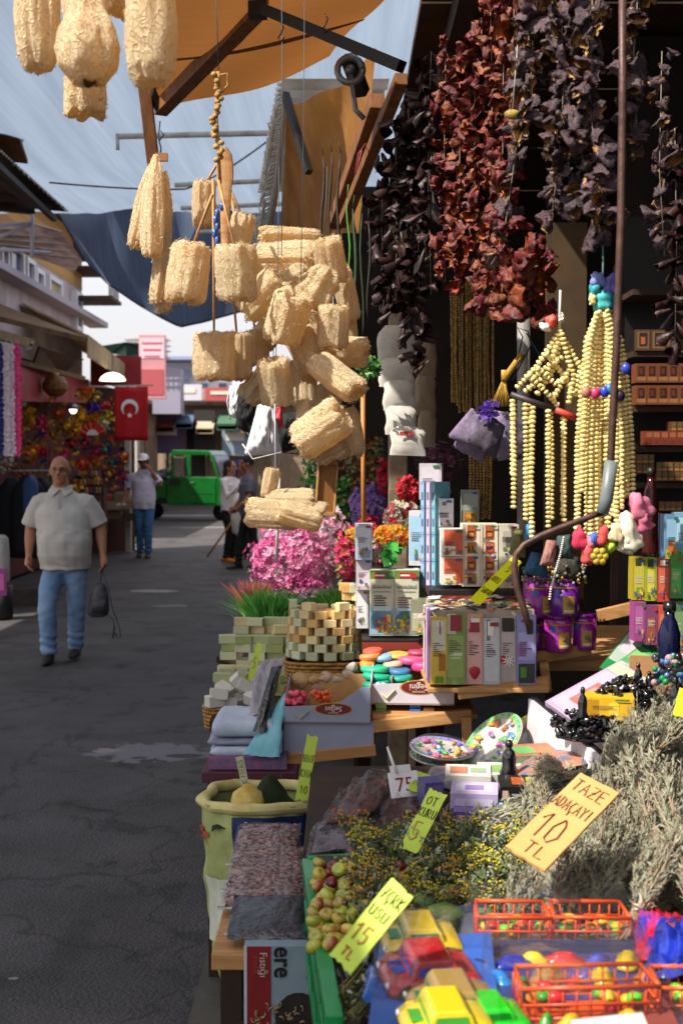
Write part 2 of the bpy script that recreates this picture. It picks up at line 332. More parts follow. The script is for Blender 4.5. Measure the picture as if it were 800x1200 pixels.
# second shade cloth, added unseen behind the viewer: its edge draws the sun line
t = MB()
TX = -2.42
def added_tarp_fn(a, b):
    Y = -9+13.9*b; X = -7.2+(7.2+TX+.12*math.sin(Y*2.1)+.1*noise.noise(Vector((Y, 0, 1))))*a
    return (X-(.95*max(0, a) if 3.75 < Y < 5 else 0), Y, 4.62+.05*math.sin(X*5+Y))
t.grid(added_tarp_fn, 30, 40)
tag(t.build('shade_tarpaulin', TARP), 'unseen grey shade cloth added above the frame to shape the sun on the stalls', 'tarpaulin')
# steel pipes carrying the cloth
for (x0, y0, x1, y1, Y) in ((138, 160, 318, 155, 9.2), (205, 217, 312, 210, 11.0), (212, 244, 312, 238, 11.8), (230, 272, 312, 266, 12.6)):
    t = MB(); a = P(x0, y0, Y); b = P(x1+40, y1, Y); t.tube([a, b], .022, 8)
    if x0 < 150: t.tube([a+Vector((.0, 0, .02)), a+Vector((0, 0, -.1))], .015, 6)
    tag(t.build('support_pipe', mat('white_pipe', 'd8d2cc', 'a79c90', .5, scale=9)), {160: 'longest white pipe under the shade cloth', 217: 'second white pipe beneath the shade cloth, at the height of the hanging gourds', 244: 'third pipe beneath the shade cloth just above its dark flap', 272: 'lowest pipe crossing the dark flap of the shade cloth'}[y0], 'pipe', 'pipes under the shade cloth')
t = MB(); pts = []
for i in range(24):
    f = i/23; x = 58+f*(320-58); y = 214+8*math.sin(math.pi*f*.9)+(-56 if f > .6 else 0)*((f-.6)/.4 if f > .6 else 0)**1.3
    pts.append(P(x, y, 9.5))
t.tube(pts, .007, 5); tag(t.build('cable', C('2b2c30')), 'thin dark cable sagging below the pale shade cloth', 'cable')
# ---------------------------------------------------------------- orange awning over the stall
ORG = mat('orange_canvas', 'a0642c', '86501f', .75, scale=5, bump=.4, bscale=220, tr=.42, trc='7c5028', stretch=(1, 3, 1))
root = thing('canvas_awning', 'orange canvas awning of the stall on a timber and steel frame', 'awning')
quad = [Vector((-.74, 3.35, 3.24)), PZ(190, 126, 3.2), PZ(386, 68, 3.2), Vector((.35, 3.35, 3.24))]
def aw_fn(a, b):
    l = quad[0].lerp(quad[1], b); r_ = quad[3].lerp(quad[2], b); p = l.lerp(r_, a)
    p.z += .025*math.sin(a*7)*math.sin(b*9)-.03*math.sin(math.pi*a); return p
t = MB(); t.grid(aw_fn, 24, 40); t.build('canvas', ORG, root)
for b_ in (.3, .68):
    t = MB(); t.grid(lambda a, b: aw_fn(a, b_+.022*b)-Vector((0, 0, .004)), 24, 1); t.build('seam', C('8a5222', .8), root)
t = MB()
def beam(mb, a, b, w, h=None, mi=0):
    a = Vector(a); b = Vector(b); d = (b-a); M = frame_from((a+b)/2, d, Vector((0, 0, 1)) if abs(d.normalized().z) < .9 else Vector((0, 1, 0)))
    mb.box((0, 0, 0), (d.length, h or w, w), mi, M=M)
t = MB(); beam(t, P(188, 128, 5.0), P(304, 8, 4.05), .055); t.build('rafter', WOODX, root, bevel=.003)
t = MB(); beam(t, P(168, 88, 4.9), P(188, 262, 5.05), .05, .03); t.build('post', WOODX, root, bevel=.003)
t = MB(); beam(t, P(172, 95, 4.92), P(187, 128, 4.95), .03, .03); t.build('bracket', C('20242a'), root)
BLK = C('16120f', .5)
t = MB(); beam(t, P(302, 8, 4.0), P(470, 78, 3.6), .035); t.box(P(302, 9, 4.0), (.06, .06, .06)); t.build('steel_arm', BLK, root)
t = MB(); beam(t, P(334, 110, 5.6), P(362, 202, 5.4), .03); t.build('brace', BLK, root)
# beads-edged corrugated sheet at the awning's side
CORR = mat('white_corrugated_sheet', 'd8d0c0', 'b3a58e', .5, scale=6, tr=.35)
root = thing('corrugated_roof_sheet', 'white corrugated plastic sheet ending above the hanging bath scrubbers', 'roof sheet')
A = [PZ(330, 95, 3.62), PZ(306, 222, 3.62)]
def corr_fn(a, b):
    p = A[0].lerp(A[1], b); return (p.x+.55*a, p.y, 3.62+.018*math.sin(p.y*48)+.0*a)
t = MB(); t.grid(corr_fn, 4, 260); t.build('sheet', CORR, root)
t = MB()
for i in range(26):
    t.ball(A[0].lerp(A[1], i/25)+Vector((-.01, 0, -.01)), .016, 6, 5)
o = t.build('roof_nails', C('e8e4dc'), root); o['kind'] = 'stuff'
root = thing('side_curtain', 'orange canvas side curtain with frayed white edge beside the stall roof', 'curtain')
c0, c1, c2, c3 = P(336, 119, 6.0), P(440, 60, 4.8), P(420, 275, 5.6), P(328, 276, 8.0)
def cur_fn(a, b):
    p = c0.lerp(c1, a).lerp(c3.lerp(c2, a), b); p.y += .05*math.sin(a*11+b); p.z -= .06*math.sin(math.pi*a)*(1-b); return p
t = MB(); t.grid(cur_fn, 30, 14); t.build('curtain', mat('ochre_canvas', 'b88444', '8a5624', .8, scale=4, tr=.4, trc='c98238', stretch=(3, 1, 1)), root)
t = MB(); e0, e1 = P(334, 112, 5.95), P(311, 288, 7.9)
for i in range(70):
    f = i/69; p = e0.lerp(e1, f); r_ = rnd.random
    t.tube([p, p+Vector((-.03-.05*r_(), 0, -.01-.02*r_())), p+Vector((-.05-.05*r_()*f, 0, -.09))], .005, 4)
t.tube([e0, e0.lerp(e1, .5)+Vector((.02, 0, 0)), e1], [.012, .02, .03], 6); t.build('frayed_edge', C('e6e0d4', tr=.3), root)
for i, (a, b, w_) in enumerate((((442, 118, 4.6), (392, 262, 5.6), .06), ((408, 66, 4.4), (424, 110, 4.5), .05), ((470, 92, 4.3), (402, 262, 5.4), .045))):
    t = MB(); beam(t, P(*a), P(*b), w_); tag(t.build('roof_rafter', [WOODX, BLK, WOODX][i], bevel=.003), ['orange brown rafter slanting down behind the ochre curtain', 'short black steel bracket holding the awning corner', 'darker rafter under the shop ceiling beside the curtain'][i], 'rafter')
# pulley under the corner
t = MB(); c = P(410, 82, 4.3); t.tube([c+Vector((.045*math.cos(i*.42), 0, .045*math.sin(i*.42))) for i in range(16)], .012, 8); t.tube([c, c+Vector((.02, 0, -.14)), c+Vector((.05, 0, -.17))], .01, 6); t.ball(c, .018)
tag(t.build('awning_crank', STEEL), 'round steel crank of the awning in the dark corner', 'crank')
# ---------------------------------------------------------------- shop on the right
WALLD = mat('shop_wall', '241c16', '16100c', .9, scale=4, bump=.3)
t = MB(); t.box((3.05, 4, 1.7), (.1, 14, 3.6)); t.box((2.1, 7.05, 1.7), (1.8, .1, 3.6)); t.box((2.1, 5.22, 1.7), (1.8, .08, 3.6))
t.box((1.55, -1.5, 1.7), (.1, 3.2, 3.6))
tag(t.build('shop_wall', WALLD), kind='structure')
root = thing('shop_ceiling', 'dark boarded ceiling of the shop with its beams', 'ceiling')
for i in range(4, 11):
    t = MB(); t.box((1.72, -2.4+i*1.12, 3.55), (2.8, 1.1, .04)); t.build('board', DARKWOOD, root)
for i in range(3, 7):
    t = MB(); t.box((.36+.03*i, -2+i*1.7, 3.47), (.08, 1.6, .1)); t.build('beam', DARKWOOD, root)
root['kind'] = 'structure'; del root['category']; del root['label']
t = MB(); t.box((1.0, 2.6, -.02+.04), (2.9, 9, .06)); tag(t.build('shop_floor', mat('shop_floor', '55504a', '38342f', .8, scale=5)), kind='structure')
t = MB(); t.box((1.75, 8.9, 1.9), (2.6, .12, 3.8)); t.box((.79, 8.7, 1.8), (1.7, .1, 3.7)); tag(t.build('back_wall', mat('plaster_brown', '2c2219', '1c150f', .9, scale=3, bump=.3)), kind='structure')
# pale doorpost seen behind the beads
t = MB(); t.tube([P(613, 365, 5.0), P(613, 640, 5.0)], .027, 10); tag(t.build('door_post', mat('grey_post', '8d8a86', '66635f', .5, scale=8)), 'grey round post rising behind the hanging bead strands', 'post')
t = MB(); a = P(640, 330, 5.1); b = P(685, 600, 5.1); t.box(((a.x+b.x)/2, 5.12, 1.9), (.17, .03, 1.6)); tag(t.build('door_panel', mat('brown_panel', '4a3518', '33230e', .7, scale=3)), 'mustard brown panel behind the slanting bead hanger', 'panel')
t = MB(); a = P(466, 560, 6.3); t.box((a.x, 6.3, 1.5), (.10, .08, 3.0)); tag(t.build('shop_pillar', mat('stone_pillar', '8b7c66', '5f5241', .8, scale=9, bump=.4), bevel=.01), 'tan pillar standing behind the white hanging pouches', 'pillar')
t = MB(); t.tube([P(425, 440, 6.0), P(426, 640, 6.0)], .012, 8); tag(t.build('wooden_pole', C('b9793c')), 'thin upright wooden pole among the hanging flowers', 'pole')
# ================================================================ LEFT SIDE OF THE STREET
def PX(px, py, X):
    u = (px-400)/FPX; v = (600-py)/FPX
    d = Vector((u, math.cos(PITCH)+v*math.sin(PITCH), -math.sin(PITCH)+v*math.cos(PITCH)))
    return Vector((0, 0, CAMZ)) + d*(X/d.x)
BRICKM = mat('ochre_brickwork', 'b98c50', '8a6236', .85, scale=3, bump=.4)
def brick_nodes(m, c1, c2, mortar, s=5):
    n = m.node_tree.nodes; L = m.node_tree.links; b = n['Principled BSDF']; t = n.new('ShaderNodeTexBrick'); t.inputs['Scale'].default_value = s
    t.inputs['Color1'].default_value = (*srgb(c1), 1); t.inputs['Color2'].default_value = (*srgb(c2), 1); t.inputs['Mortar'].default_value = (*srgb(mortar), 1)
    tc = n.new('ShaderNodeTexCoord'); mp = n.new('ShaderNodeMapping'); mp.inputs['Rotation'].default_value = (R(90), 0, R(90)) ; L.new(tc.outputs['Object'], mp.inputs[0]); L.new(mp.outputs[0], t.inputs[0]); L.new(t.outputs[0], b.inputs['Base Color'])
brick_nodes(BRICKM, 'c49a5e', 'a87a44', '8a7350', 3.2)
PLASTER = mat('pink_white_plaster', 'c9bcc0', 'a3969c', .85, scale=2, bump=.3)
WHITEF = C('e2e0e6', .4); GLASS = mat('window_glass', '5a6f92', '2c3950', .08, scale=2, spec=.8)
b1 = thing('brick_building', 'old two storey building with ochre brick upper floor and white window frames on the left', 'building', (-4.5, 14, 0))
def local(p, root): return Vector(p)-root.location
WX = -4.5
t = MB(); t.box((-.3, 3.3, 3.9), (.5, 7.6, 1.5), 0); t.build('plaster_wall', PLASTER, b1)
t = MB(); t.box((-.3, 3.3, 5.1), (.52, 7.6, .9), 0); t.build('brick_wall', BRICKM, b1)
t = MB(); t.box((-.3, 3.3, 1.6), (.4, 7.6, 3.1), 0); t.build('ground_floor_wall', mat('red_brown_wall', '5c2c24', '2c1814', .9, scale=2), b1)
t = MB(); t.box((-.15, 3.2, 5.62), (1.1, 8.0, .1)); t.box((-.15, 6.7, 5.35), (.9, .5, .45)); t.build('roof_eaves', mat('dark_tiles', '6b5147', '40302a', .8, scale=9), b1, bevel=.01)
a = local(PX(0, 318, WX), b1); c = local(PX(92, 371, WX), b1)
t = MB(); t.box((.05, (a.y+c.y)/2, a.z-.02), (.34, c.y-a.y+3, .10)); t.build('balcony_slab', C('a8a2b0', .7), b1, bevel=.01)
for (x0, x1, yt, yb) in ((0, 7, 290, 318), (11, 25, 292, 326), (30, 38, 306, 336), (41, 49, 318, 343), (56, 70, 328, 352), (88, 94, 345, 385)):
    p0 = local(PX(x0, (yt+yb)/2, WX), b1); p1 = local(PX(x1, (yt+yb)/2, WX), b1)
    zt = local(PX((x0+x1)/2, yt, WX), b1).z; zb = local(PX((x0+x1)/2, yb, WX), b1).z
    yc = (p0.y+p1.y)/2; wy = abs(p1.y-p0.y); zc = (zt+zb)/2; hz = abs(zt-zb)
    f = MB()
    for s in (-1, 1):
        f.box((0, yc+s*wy/2, zc), (.1, .07, hz+.07)); f.box((0, yc, zc+s*hz/2), (.09, wy-.07, .07))
    fo = f.build('window', WHITEF, b1)
    q = MB(); q.box((-.02, yc, zc), (.03, wy-.05, hz-.05)); q.build('pane', GLASS if x0 != 56 else C('a49458', .4), fo)
t = MB(); t.box((.25, 6.9, 4.45), (.7, .9, .06)); t.box((.25, 6.9, 4.95), (.8, 1.0, .05))
for i in range(6): t.box((.55, 6.5+i*.16, 4.7), (.02, .02, .45))
t.build('balcony', mat('rusty_iron', '5b4038', '35241f', .8, scale=20), b1)
# lean-to roofs
def sheet(name, pts, m, label, cat, thick=.05, parent=None, group=None):
    t = MB(); t.add([tuple(p) for p in pts], [tuple(range(len(pts)))])
    o = t.build(name, m, parent, thick=thick)
    if label: tag(o, label, cat, group)
    return o
TARPB = mat('brown_tarp', '7a5c3c', '4a3624', .8, scale=3, bump=.4, bscale=8); CREAM = mat('cream_canvas', 'c9b28e', 'a28a66', .8, scale=4, bump=.3, tr=.25)
def roofq(x0, y0, x1, y1, z0, back, zb):
    a = PZ(x0, y0, z0); b = PZ(x1, y1, z0); return [a, b, b+Vector((-back, 0, zb)), a+Vector((-back, 0, zb))]
sheet('lean_to_roof', roofq(-20, 366, 104, 396, 3.3, 1.3, .5), TARPB, 'long sagging brown tarpaulin roof over the left stalls', 'stall roof', .06)
sheet('lean_to_roof', roofq(-20, 392, 40, 408, 3.0, 1.2, .25), mat('raw_planks', 'b39a70', '7d6746', .8, scale=3, stretch=(1, 12, 1)), 'pale plank roof at the left edge above the garlands', 'stall roof', .1)
sheet('lean_to_roof', roofq(20, 426, 100, 446, 2.85, 1.0, .2), TARPB, 'lower brown roof edge above the flower decorations', 'stall roof', .06)
a = P(102, 392, 17); b = P(163, 440, 21.5)
sheet('cream_awning', [a, b, b+Vector((-.1, .4, -.05)), b+Vector((-1.2, .3, .55)), a+Vector((-.9, 0, .45))], CREAM, 'cream canvas awning slanting down in front of the red fascia', 'awning', .03)
t = MB(); t.add([tuple(p) for p in (a, b, b+Vector((0, 0, -.22)), a+Vector((0, 0, -.32)))], [(0, 1, 2, 3)]); tag(t.build('awning_valance', CREAM, thick=.02), 'cream valance hanging from the awning beside the lit lamp', 'valance')
sheet('tarp_fold', [P(45, 405, 15.5), P(97, 420, 18), P(70, 437, 17.5), P(38, 425, 15.5)], mat('red_brown_tarp', '5d3524', '3a2118', .8, scale=3), 'dark red brown folded tarpaulin under the long roof', 'tarpaulin', .03)
REDS = mat('red_fascia', '9c2430', '751820', .6, scale=3, bump=.1)
t = MB(); t.add([tuple(p) for p in (P(107, 415, 20), P(166, 418, 20), P(166, 452, 20), P(107, 452, 20))], [(0, 1, 2, 3)]); tag(t.build('red_fascia', REDS, thick=.06), 'red fascia board behind the lit lamp', 'fascia')
t = MB(); t.add([tuple(p) for p in (PX(12, 425, -3.9), PX(105, 445, -4.2), PX(105, 472, -4.2), PX(12, 470, -3.9))], [(0, 1, 2, 3)]); tag(t.build('red_fascia', REDS, thick=.05), 'dull red fascia above the left flower stall', 'fascia')
r_ = thing('shop_sign', 'pink and red shop sign board above the flag at the street bend', 'sign', P(179, 430, 23.5))
t = MB(); t.box((0, 0, 0), (.52, .08, 1.25)); t.build('board', mat('pink_sign', 'c08890', 'b47880', .5, scale=2), r_, bevel=.01)
t = MB(); t.box((0, -.045, .36), (.48, .01, .40)); t.build('pale_panel', C('d9b6c4'), r_)
t = MB()
for k in range(3): t.box((0, -.053, .46-.13*k), (.4-.05*k, .006, .04), 0, rz=0)
t.build('writing', C('c0606c'), r_)
t = MB(); t.box((0, -.045, -.3), (.44, .01, .5)); t.build('red_panel', C('a85058'), r_)
# lamps
EM = mat('lit_lamp', 'fff4e0', 'ffeed0', .4, emit=2)
r_ = thing('dome_lamp', 'lit white dome lamp hanging under the cream awning', 'lamp', P(132, 438, 18.2))
t = MB(); t.lathe([(.02, .02), (.1, 0), (.17, -.05), (.2, -.1), (.19, -.105), (.02, -.1)], 16); t.build('diffuser', EM, r_)
t = MB(); t.tube([(0, 0, .02), (0, 0, .35)], .008, 6); t.build('cord', C('222222'), r_)
for (x, y, Y, lab, em) in ((86, 477, 17, 'small lit bulb among the yellow flower bunches', 1), (32, 402, 14, 'round steel flood lamp under the plank roof', 0), (27, 468, 15.5, 'dull metal lamp shade behind the garlands', 0)):
    r_ = thing('stall_lamp', lab, 'lamp', P(x, y, Y)); t = MB(); t.lathe([(.01, .06), (.05, .04), (.09, -.03), (.02, -.035)], 12); t.build('lamp_shade', STEEL, r_)
    t = MB(); t.ball((0, 0, -.04), .055, 8, 6); t.build('bulb', EM if em else C('c8c8c8', .3), r_)
# stall interiors
t = MB(); t.add([tuple(p) for p in ((-5.0, 12, 0), (-5.0, 21, 0), (-5.0, 21, 3), (-5.0, 12, 3))], [(0, 1, 2, 3)]); t.add([(-5.0, 21, 0), (-3.9, 22.4, 0), (-3.9, 22.4, 3), (-5.0, 21, 3)], [(0, 1, 2, 3)])
tag(t.build('stall_back_wall', mat('dark_stall', '53302a', '2b1c1a', .9, scale=2), thick=.05), kind='structure')
for (x, Y) in ((205-45, 22.5), (150, 21.8)):
    t = MB(); p = P(x, 500, Y); t.box((p.x, p.y, 1.4), (.1, .1, 2.8)); tag(t.build('stall_post', C('b9b4ae')), 'pale post to the %s of the red flag' % ('right' if x == 160 else 'lower left'), 'post')
# flag
fl = thing('national_flag', 'red flag with white crescent and star hanging from a short pole', 'flag', P(154, 453, 17.5))
S_ = 17.5/FPX; t = MB()
def flag_fn(a, b): return ((a-.5)*39*S_, .012*math.sin(a*9+b*2), -b*63*S_)
t.grid(flag_fn, 16, 10); t.build('cloth', mat('flag_red', 'c4161f', 'b0101a', .6, scale=4, tr=.15), fl, thick=.003)
t = MB(); t.tube([(-.28, 0, .012), (.33, 0, .02)], .012, 6); t.build('pole', C('9a948c'), fl)
cx, cz, r0 = -.02, -.31, .125; pts = []
for i in range(25):
    a = R(-90-42) - R(276)*i/24
    pts.append((cx+r0*math.cos(a), cz+r0*math.sin(a)))
for i in range(25):
    a = R(-90-55+ -250) + R(250)*i/24
    pts.append((cx+.0+.095*math.cos(a), cz-.03+.095*math.sin(a)))
t = MB(); n_ = 25
t.add([(x, -.03, z) for x, z in pts], [(i, i+1, 48-i, 49-i) for i in range(24)]); t.build('crescent', C('f0eeec'), fl)
t = MB(); st = [((.048 if i % 2 == 0 else .02)*math.sin(i*math.pi/5), (.048 if i % 2 == 0 else .02)*math.cos(i*math.pi/5)) for i in range(10)]
t.add([(cx+x, -.03, -.42+z) for x, z in st], [tuple(range(10))]); t.build('star', C('f0eeec'), fl)
# garlands
def rosette(t, c, r, mi=0, n=7, ax=None):
    for k in range(n):
        a = 6.28*k/n+rnd.random(); d = Vector((math.cos(a), rnd.uniform(-.8, .2), math.sin(a)))*r; s = Vector((-math.sin(a), 0, math.cos(a)))*r*.45
        c = Vector(c); t.add([c, c+d*.6+s, c+d, c+d*.6-s], [(0, 1, 2, 3)], mi)
for (x, h, lab) in ((0, '1d1f6e', 'navy blue paper flower garland at the far left edge'), (8, 'd9c4cc', 'white paper flower garland hanging beside the navy one'), (14, 'd3bfca', 'second white paper flower garland next to the pink one'), (21, 'dc3a78', 'hot pink paper flower garland on the left stall')):
    r_ = thing('flower_garland', lab, 'garland', P(x, 405, 12.5), group='paper flower garlands')
    t = MB(); S_ = 12.5/FPX
    for k in range(22):
        for q in range(2): rosette(t, (rnd.uniform(-.5, .5)*2*S_, 0, -k*5.9*S_-.01), 4.6*S_, 0, 8)
    t.build('blossoms', C(h, .7, rand=.0), r_); t = MB(); t.tube([(0, 0, .06), (0, 0, -131*S_)], .004, 4); t.build('string', C('b8a8a0'), r_)
PAL = dict(y='d8a520', o='d8601c', r='c01f2c', p='c8307a', b='23309a', g='2f8a3a', v='5b2a80', w='d8d0c8', k='20161a', l='a8c040', n='8a5a2a')
def petals(t, r, cols, n, big=.5, flatness=.6, spiky=0):
    for i in range(n):
        d = Vector((rnd.gauss(0, 1), rnd.gauss(0, 1)*flatness, rnd.gauss(0, 1))); d.normalize(); c = d*r*rnd.uniform(.15, .75)
        u = d.cross(Vector((rnd.random(), rnd.random(), rnd.random()))).normalized(); s = r*big*rnd.uniform(.5, .95); mi = int((i/n*len(cols)*1.0+rnd.random()*.8)) % len(cols)
        t.add([c-u*s*.5, c+d*s*.5+u*s*.1, c+u*s*.5, c-d*s*.3+u*.0], [(0, 1, 2, 3)], mi)
B = [(100, 460, 9, 'oy', 'orange and yellow pinwheel high beside the lit lamp'), (113, 466, 8, 'ygb', 'yellow, green and blue pinwheel under the lamp'), (122, 476, 7, 'rob', 'red orange pinwheel left of the flag'),
 (108, 478, 8, 'bv', 'dark blue flower bunch above the yellow fans'), (95, 489, 9, 'y', 'bright yellow fan shaped bunch in the middle of the stall'), (108, 488, 8, 'yo', 'golden bunch just above the red fan'),
 (78, 500, 10, 'yn', 'large mustard yellow bunch behind the grey shirted man'), (64, 506, 8, 'ny', 'brown and gold flower bunch'), (88, 505, 7, 'y', 'small yellow bunch left of the red fan'),
 (48, 496, 9, 'pr', 'magenta and red bunch beside the pink garland'), (36, 498, 8, 'oyg', 'orange bunch with green leaves beside the pink garland'), (33, 482, 7, 'y', 'small yellow duck shaped bunch high on the left'),
 (48, 508, 6, 'bv', 'dark blue tuft under the magenta bunch'), (38, 530, 9, 'yo', 'yellow and orange bunch low by the garlands'), (50, 530, 8, 'rp', 'crimson bunch above the blue tuft'), (52, 541, 5, 'bk', 'dark blue tuft under the crimson bunch'),
 (68, 485, 7, 'on', 'amber bunch under the brown lantern'), (75, 535, 8, 'po', 'pink bunch beside the man with glasses'), (84, 520, 7, 'rk', 'dark red bunch behind the man with glasses'),
 (100, 520, 8, 'ob', 'orange and blue bunch below the red fan'), (120, 500, 8, 'wl', 'white and lime bunch left of the flag'), (126, 488, 7, 'yg', 'lime yellow bunch touching the flag'), (112, 530, 7, 'rv', 'red and violet bunch in the lower row'),
 (97, 543, 8, 'or', 'orange red bunch in a row above the shelves'), (110, 541, 7, 'yr', 'yellow and red bunch above the shelves'), (122, 528, 8, 'gbo', 'green and blue rainbow bunch above the shelves'), (136, 541, 9, 'bryg', 'rainbow bunch of many colours under the flag'),
 (146, 536, 7, 'ryo', 'red and yellow bunch under the flag'), (128, 556, 8, 'yrb', 'low rainbow bunch at the shelf end'), (143, 559, 7, 'rb', 'lowest red and blue bunch near the table'), (8, 545, 9, 'nw', 'tawny bunch hanging below the garlands'), (24, 552, 8, 'no', 'rust brown bunch over the black coats'),
 (60, 470, 6, 'yn', 'small golden lantern tassel'), (110, 505, 6, 'gy', 'green and yellow bunch tucked behind the red fan'), (87, 572, 10, 'yn', 'low mustard bunch right of the grey shirted man')]
for i, (x, y, r, c, lab) in enumerate(B):
    Y = 14.5+x/160*5+rnd.uniform(-.3, .3); t = MB(); petals(t, r*1.5*Y/FPX, c, 90 if r > 6 else 50); t.ball((0, 0, 0), r*.45*Y/FPX, 6, 5, 0)
    tag(t.build('flower_bunch', [C(PAL[k], .55) for k in c], loc=P(x, y, Y)), lab, 'decoration', 'paper flower and pinwheel bunches')
t = MB()
for i in range(300):
    x = rnd.uniform(26, 150); y = rnd.uniform(462, 575); 
    if 36 < x < 60 and y > 560: continue
    Y = 15.5+x/160*5; t.m and 0
    c = P(x, y, Y); s = .05*rnd.uniform(.5, 1.6); d = Vector((rnd.uniform(-1, 1), rnd.uniform(-.3, .3), rnd.uniform(-1, 1))).normalized()*s; e = Vector((d.z, .01, -d.x))*.5
    t.add([c-d, c+e, c+d, c-e], [(0, 1, 2, 3)], rnd.randrange(8))
o = t.build('stall_trinkets', [C(PAL[k], .6) for k in 'ynrnokyn']); tag(o, 'dense mass of small red, gold and brown trinkets hanging in the stall', 'trinkets', kind='stuff')
fan = thing('paper_fan', 'red half round paper fan with white centre hanging under yellow bunches', 'fan', P(109, 510, 16.8))
t = MB(); S_ = 16.8/FPX
for k in range(12):
    a0 = math.pi*k/12; a1 = math.pi*(k+1)/12; z = .02*(k % 2)
    t.add([(7*S_*math.cos(a0), -z, 7*S_*math.sin(a0)), (15*S_*math.cos(a0), -z, 15*S_*math.sin(a0)), (15*S_*math.cos(a1), -.02+z, 15*S_*math.sin(a1)), (7*S_*math.cos(a1), -.02+z, 7*S_*math.sin(a1))], [(0, 1, 2, 3)])
t.build('red_leaf', C('c63226'), fan, thick=.004)
t = MB(); t.add([(7*S_*math.cos(math.pi*k/10), -.01, 7*S_*math.sin(math.pi*k/10)) for k in range(11)], [tuple(range(11))]); t.build('white_centre', C('e6ddd6'), fan, thick=.004)
r_ = thing('paper_lantern', 'round brown and gold lantern hanging above the flower stall', 'lantern', P(65, 452, 16))
t = MB(); t.lathe([(.03, .15), (.11, .12), (.17, .03), (.17, -.05), (.1, -.13), (.03, -.15)], 14, smooth=False); t.build('shade', mat('lantern_paper', '8a5a22', '5c3512', .5, scale=20), r_)
t = MB(); t.lathe([(.05, .17), (.05, .14), (.02, .135)], 10); t.build('gold_cap', C('d0a848', .3), r_)
# shelves with small dolls and the low table
r_ = thing('display_shelf', 'stepped shelf of small goods under the flower bunches', 'shelf', P(103, 610, 19) * 1)
zb = r_.location.z
t = MB()
for k in range(3): t.box((0, .1*k, .42+k*.13), (.52, .14, .02))
t.box((-.25, .1, .2-.05), (.03, .3, .75)); t.box((.25, .1, .15), (.03, .3, .75)); t.build('frame', DARKWOOD, r_)
for k in range(3):
    for j in range(9):
        t = MB(); t.lathe([(.02, 0), (.022, .04), (.012, .06), (.018, .075), (.008, .1)], 6); t.build('figurine', [C('c8b8a0'), C('b03a30'), C('3a4a8a'), C('d09a30')][(j+k) % 4], r_, loc=(-.21+j*.052, .1*k-.02, .43+k*.13))
r_ = thing('stall_table', 'low stall table with a fringed cloth and two shelves behind the grey shirted man', 'table', P(140, 628, 21.5))
t = MB(); t.box((0, 0, .62), (.75, .5, .04)); t.build('tabletop', C('6b5d4a'), r_); t = MB(); t.box((0, 0, .3), (.7, .46, .03)); t.build('shelf', C('54483a'), r_)
for sx in (-1, 1):
    for sy in (-1, 1): t = MB(); t.box((sx*.34, sy*.2, .3), (.04, .04, .6)); t.build('leg', C('3a322a'), r_)
t = MB(); t.box((0, -.26, .56), (.76, .02, .14)); t.build('cloth', C('a89070'), r_)
for (dx, dy, dz, w_, h_, c) in ((-.22, 0, .64, .2, .1, 'b0402c'), (.05, 0, .64, .22, .14, '8a7a5c'), (.26, .1, .64, .14, .08, 'c8a848'), (-.1, 0, .315, .3, .14, '9a8060'), (.22, 0, .315, .2, .1, '7a6a50')):
    t = MB(); t.box((0, 0, h_/2), (w_, .2, h_)); t.box((0, 0, h_+.003), (w_*.8, .15, .006), 1); tag(t.build('goods_box', [C(c), C('c8b898')], loc=r_.location+Vector((dx, dy, dz)), bevel=.005), '%s box on the %s of the low stall table' % ({'b0402c': 'brick red', '8a7a5c': 'khaki', 'c8a848': 'yellow', '9a8060': 'long tan', '7a6a50': 'dull brown'}[c], 'top' if dz > .5 else 'lower shelf'), 'box')
# clothing rack
def cloth_hang(w_, h_, d_, seed):
    t = MB(); rings = []
    for k in range(9):
        f = k/8; ww = w_*(.25+.75*min(1, f*5))*(1+.1*f); rings.append([(ww/2*math.cos(a)*(1+.08*math.sin(5*a+seed+f*3)), d_/2*math.sin(a)*(1+.2*math.sin(3*a+seed)), -f*h_) for a in [6.283*j/20 for j in range(20)]])
    t.loft(rings); return t
for (x, y, Y, w_, h_, c, lab) in ((14, 560, 14.6, .45, .95, '141318', 'black coat hanging at the left edge behind the man'), (34, 556, 14.3, .42, 1.0, '0e0e12', 'longest black coat on the rack left of the grey shirted man'), (50, 560, 14.9, .35, .9, '18161a', 'black jacket partly hidden behind the grey shirted man'), (36, 557, 14.0, .17, .42, '2f4a72', 'blue denim piece hung in front of the black coats')):
    tag(cloth_hang(w_, h_, .16, x).build('hanging_coat', C(c, .8), loc=P(x, y, Y)), lab, 'clothing', 'clothes on the rack')
t = MB(); a = P(0, 552, 14.5); b = P(62, 552, 14.7); t.tube([a+Vector((-.3, 0, 0)), b], .015, 6); t.tube([b, (b.x, b.y, 0.02)], .015, 6); tag(t.build('clothes_rail', STEEL), 'steel rail carrying the black coats', 'rail')
r_ = thing('wrapped_bundle', 'pale grey wrapped bundle standing at the left edge of the photo', 'bundle', (P(1, 690, 12.6).x, 12.6, .0))
t = MB(); t.lathe([(.09, .38), (.1, .42), (.1, .7), (.09, .86), (.05, .9)], 12); t.build('roll', mat('grey_wrap', 'b5aca6', '978f8a', .7, scale=9, bump=.3), r_)
t = MB(); t.lathe([(.13, 0.02), (.13, .36), (.1, .37)], 12); t.build('stand', C('2a2422'), r_)
t = MB(); t.box((0, 0, .1), (1.0, .45, .2)); tag(t.build('low_plinth', mat('brown_step', '4b3d38', '33292a', .8, scale=6), loc=(P(24, 690, 14).x-.15, 14, 0), bevel=.01), 'low dark brown plinth under the black coats', 'plinth')
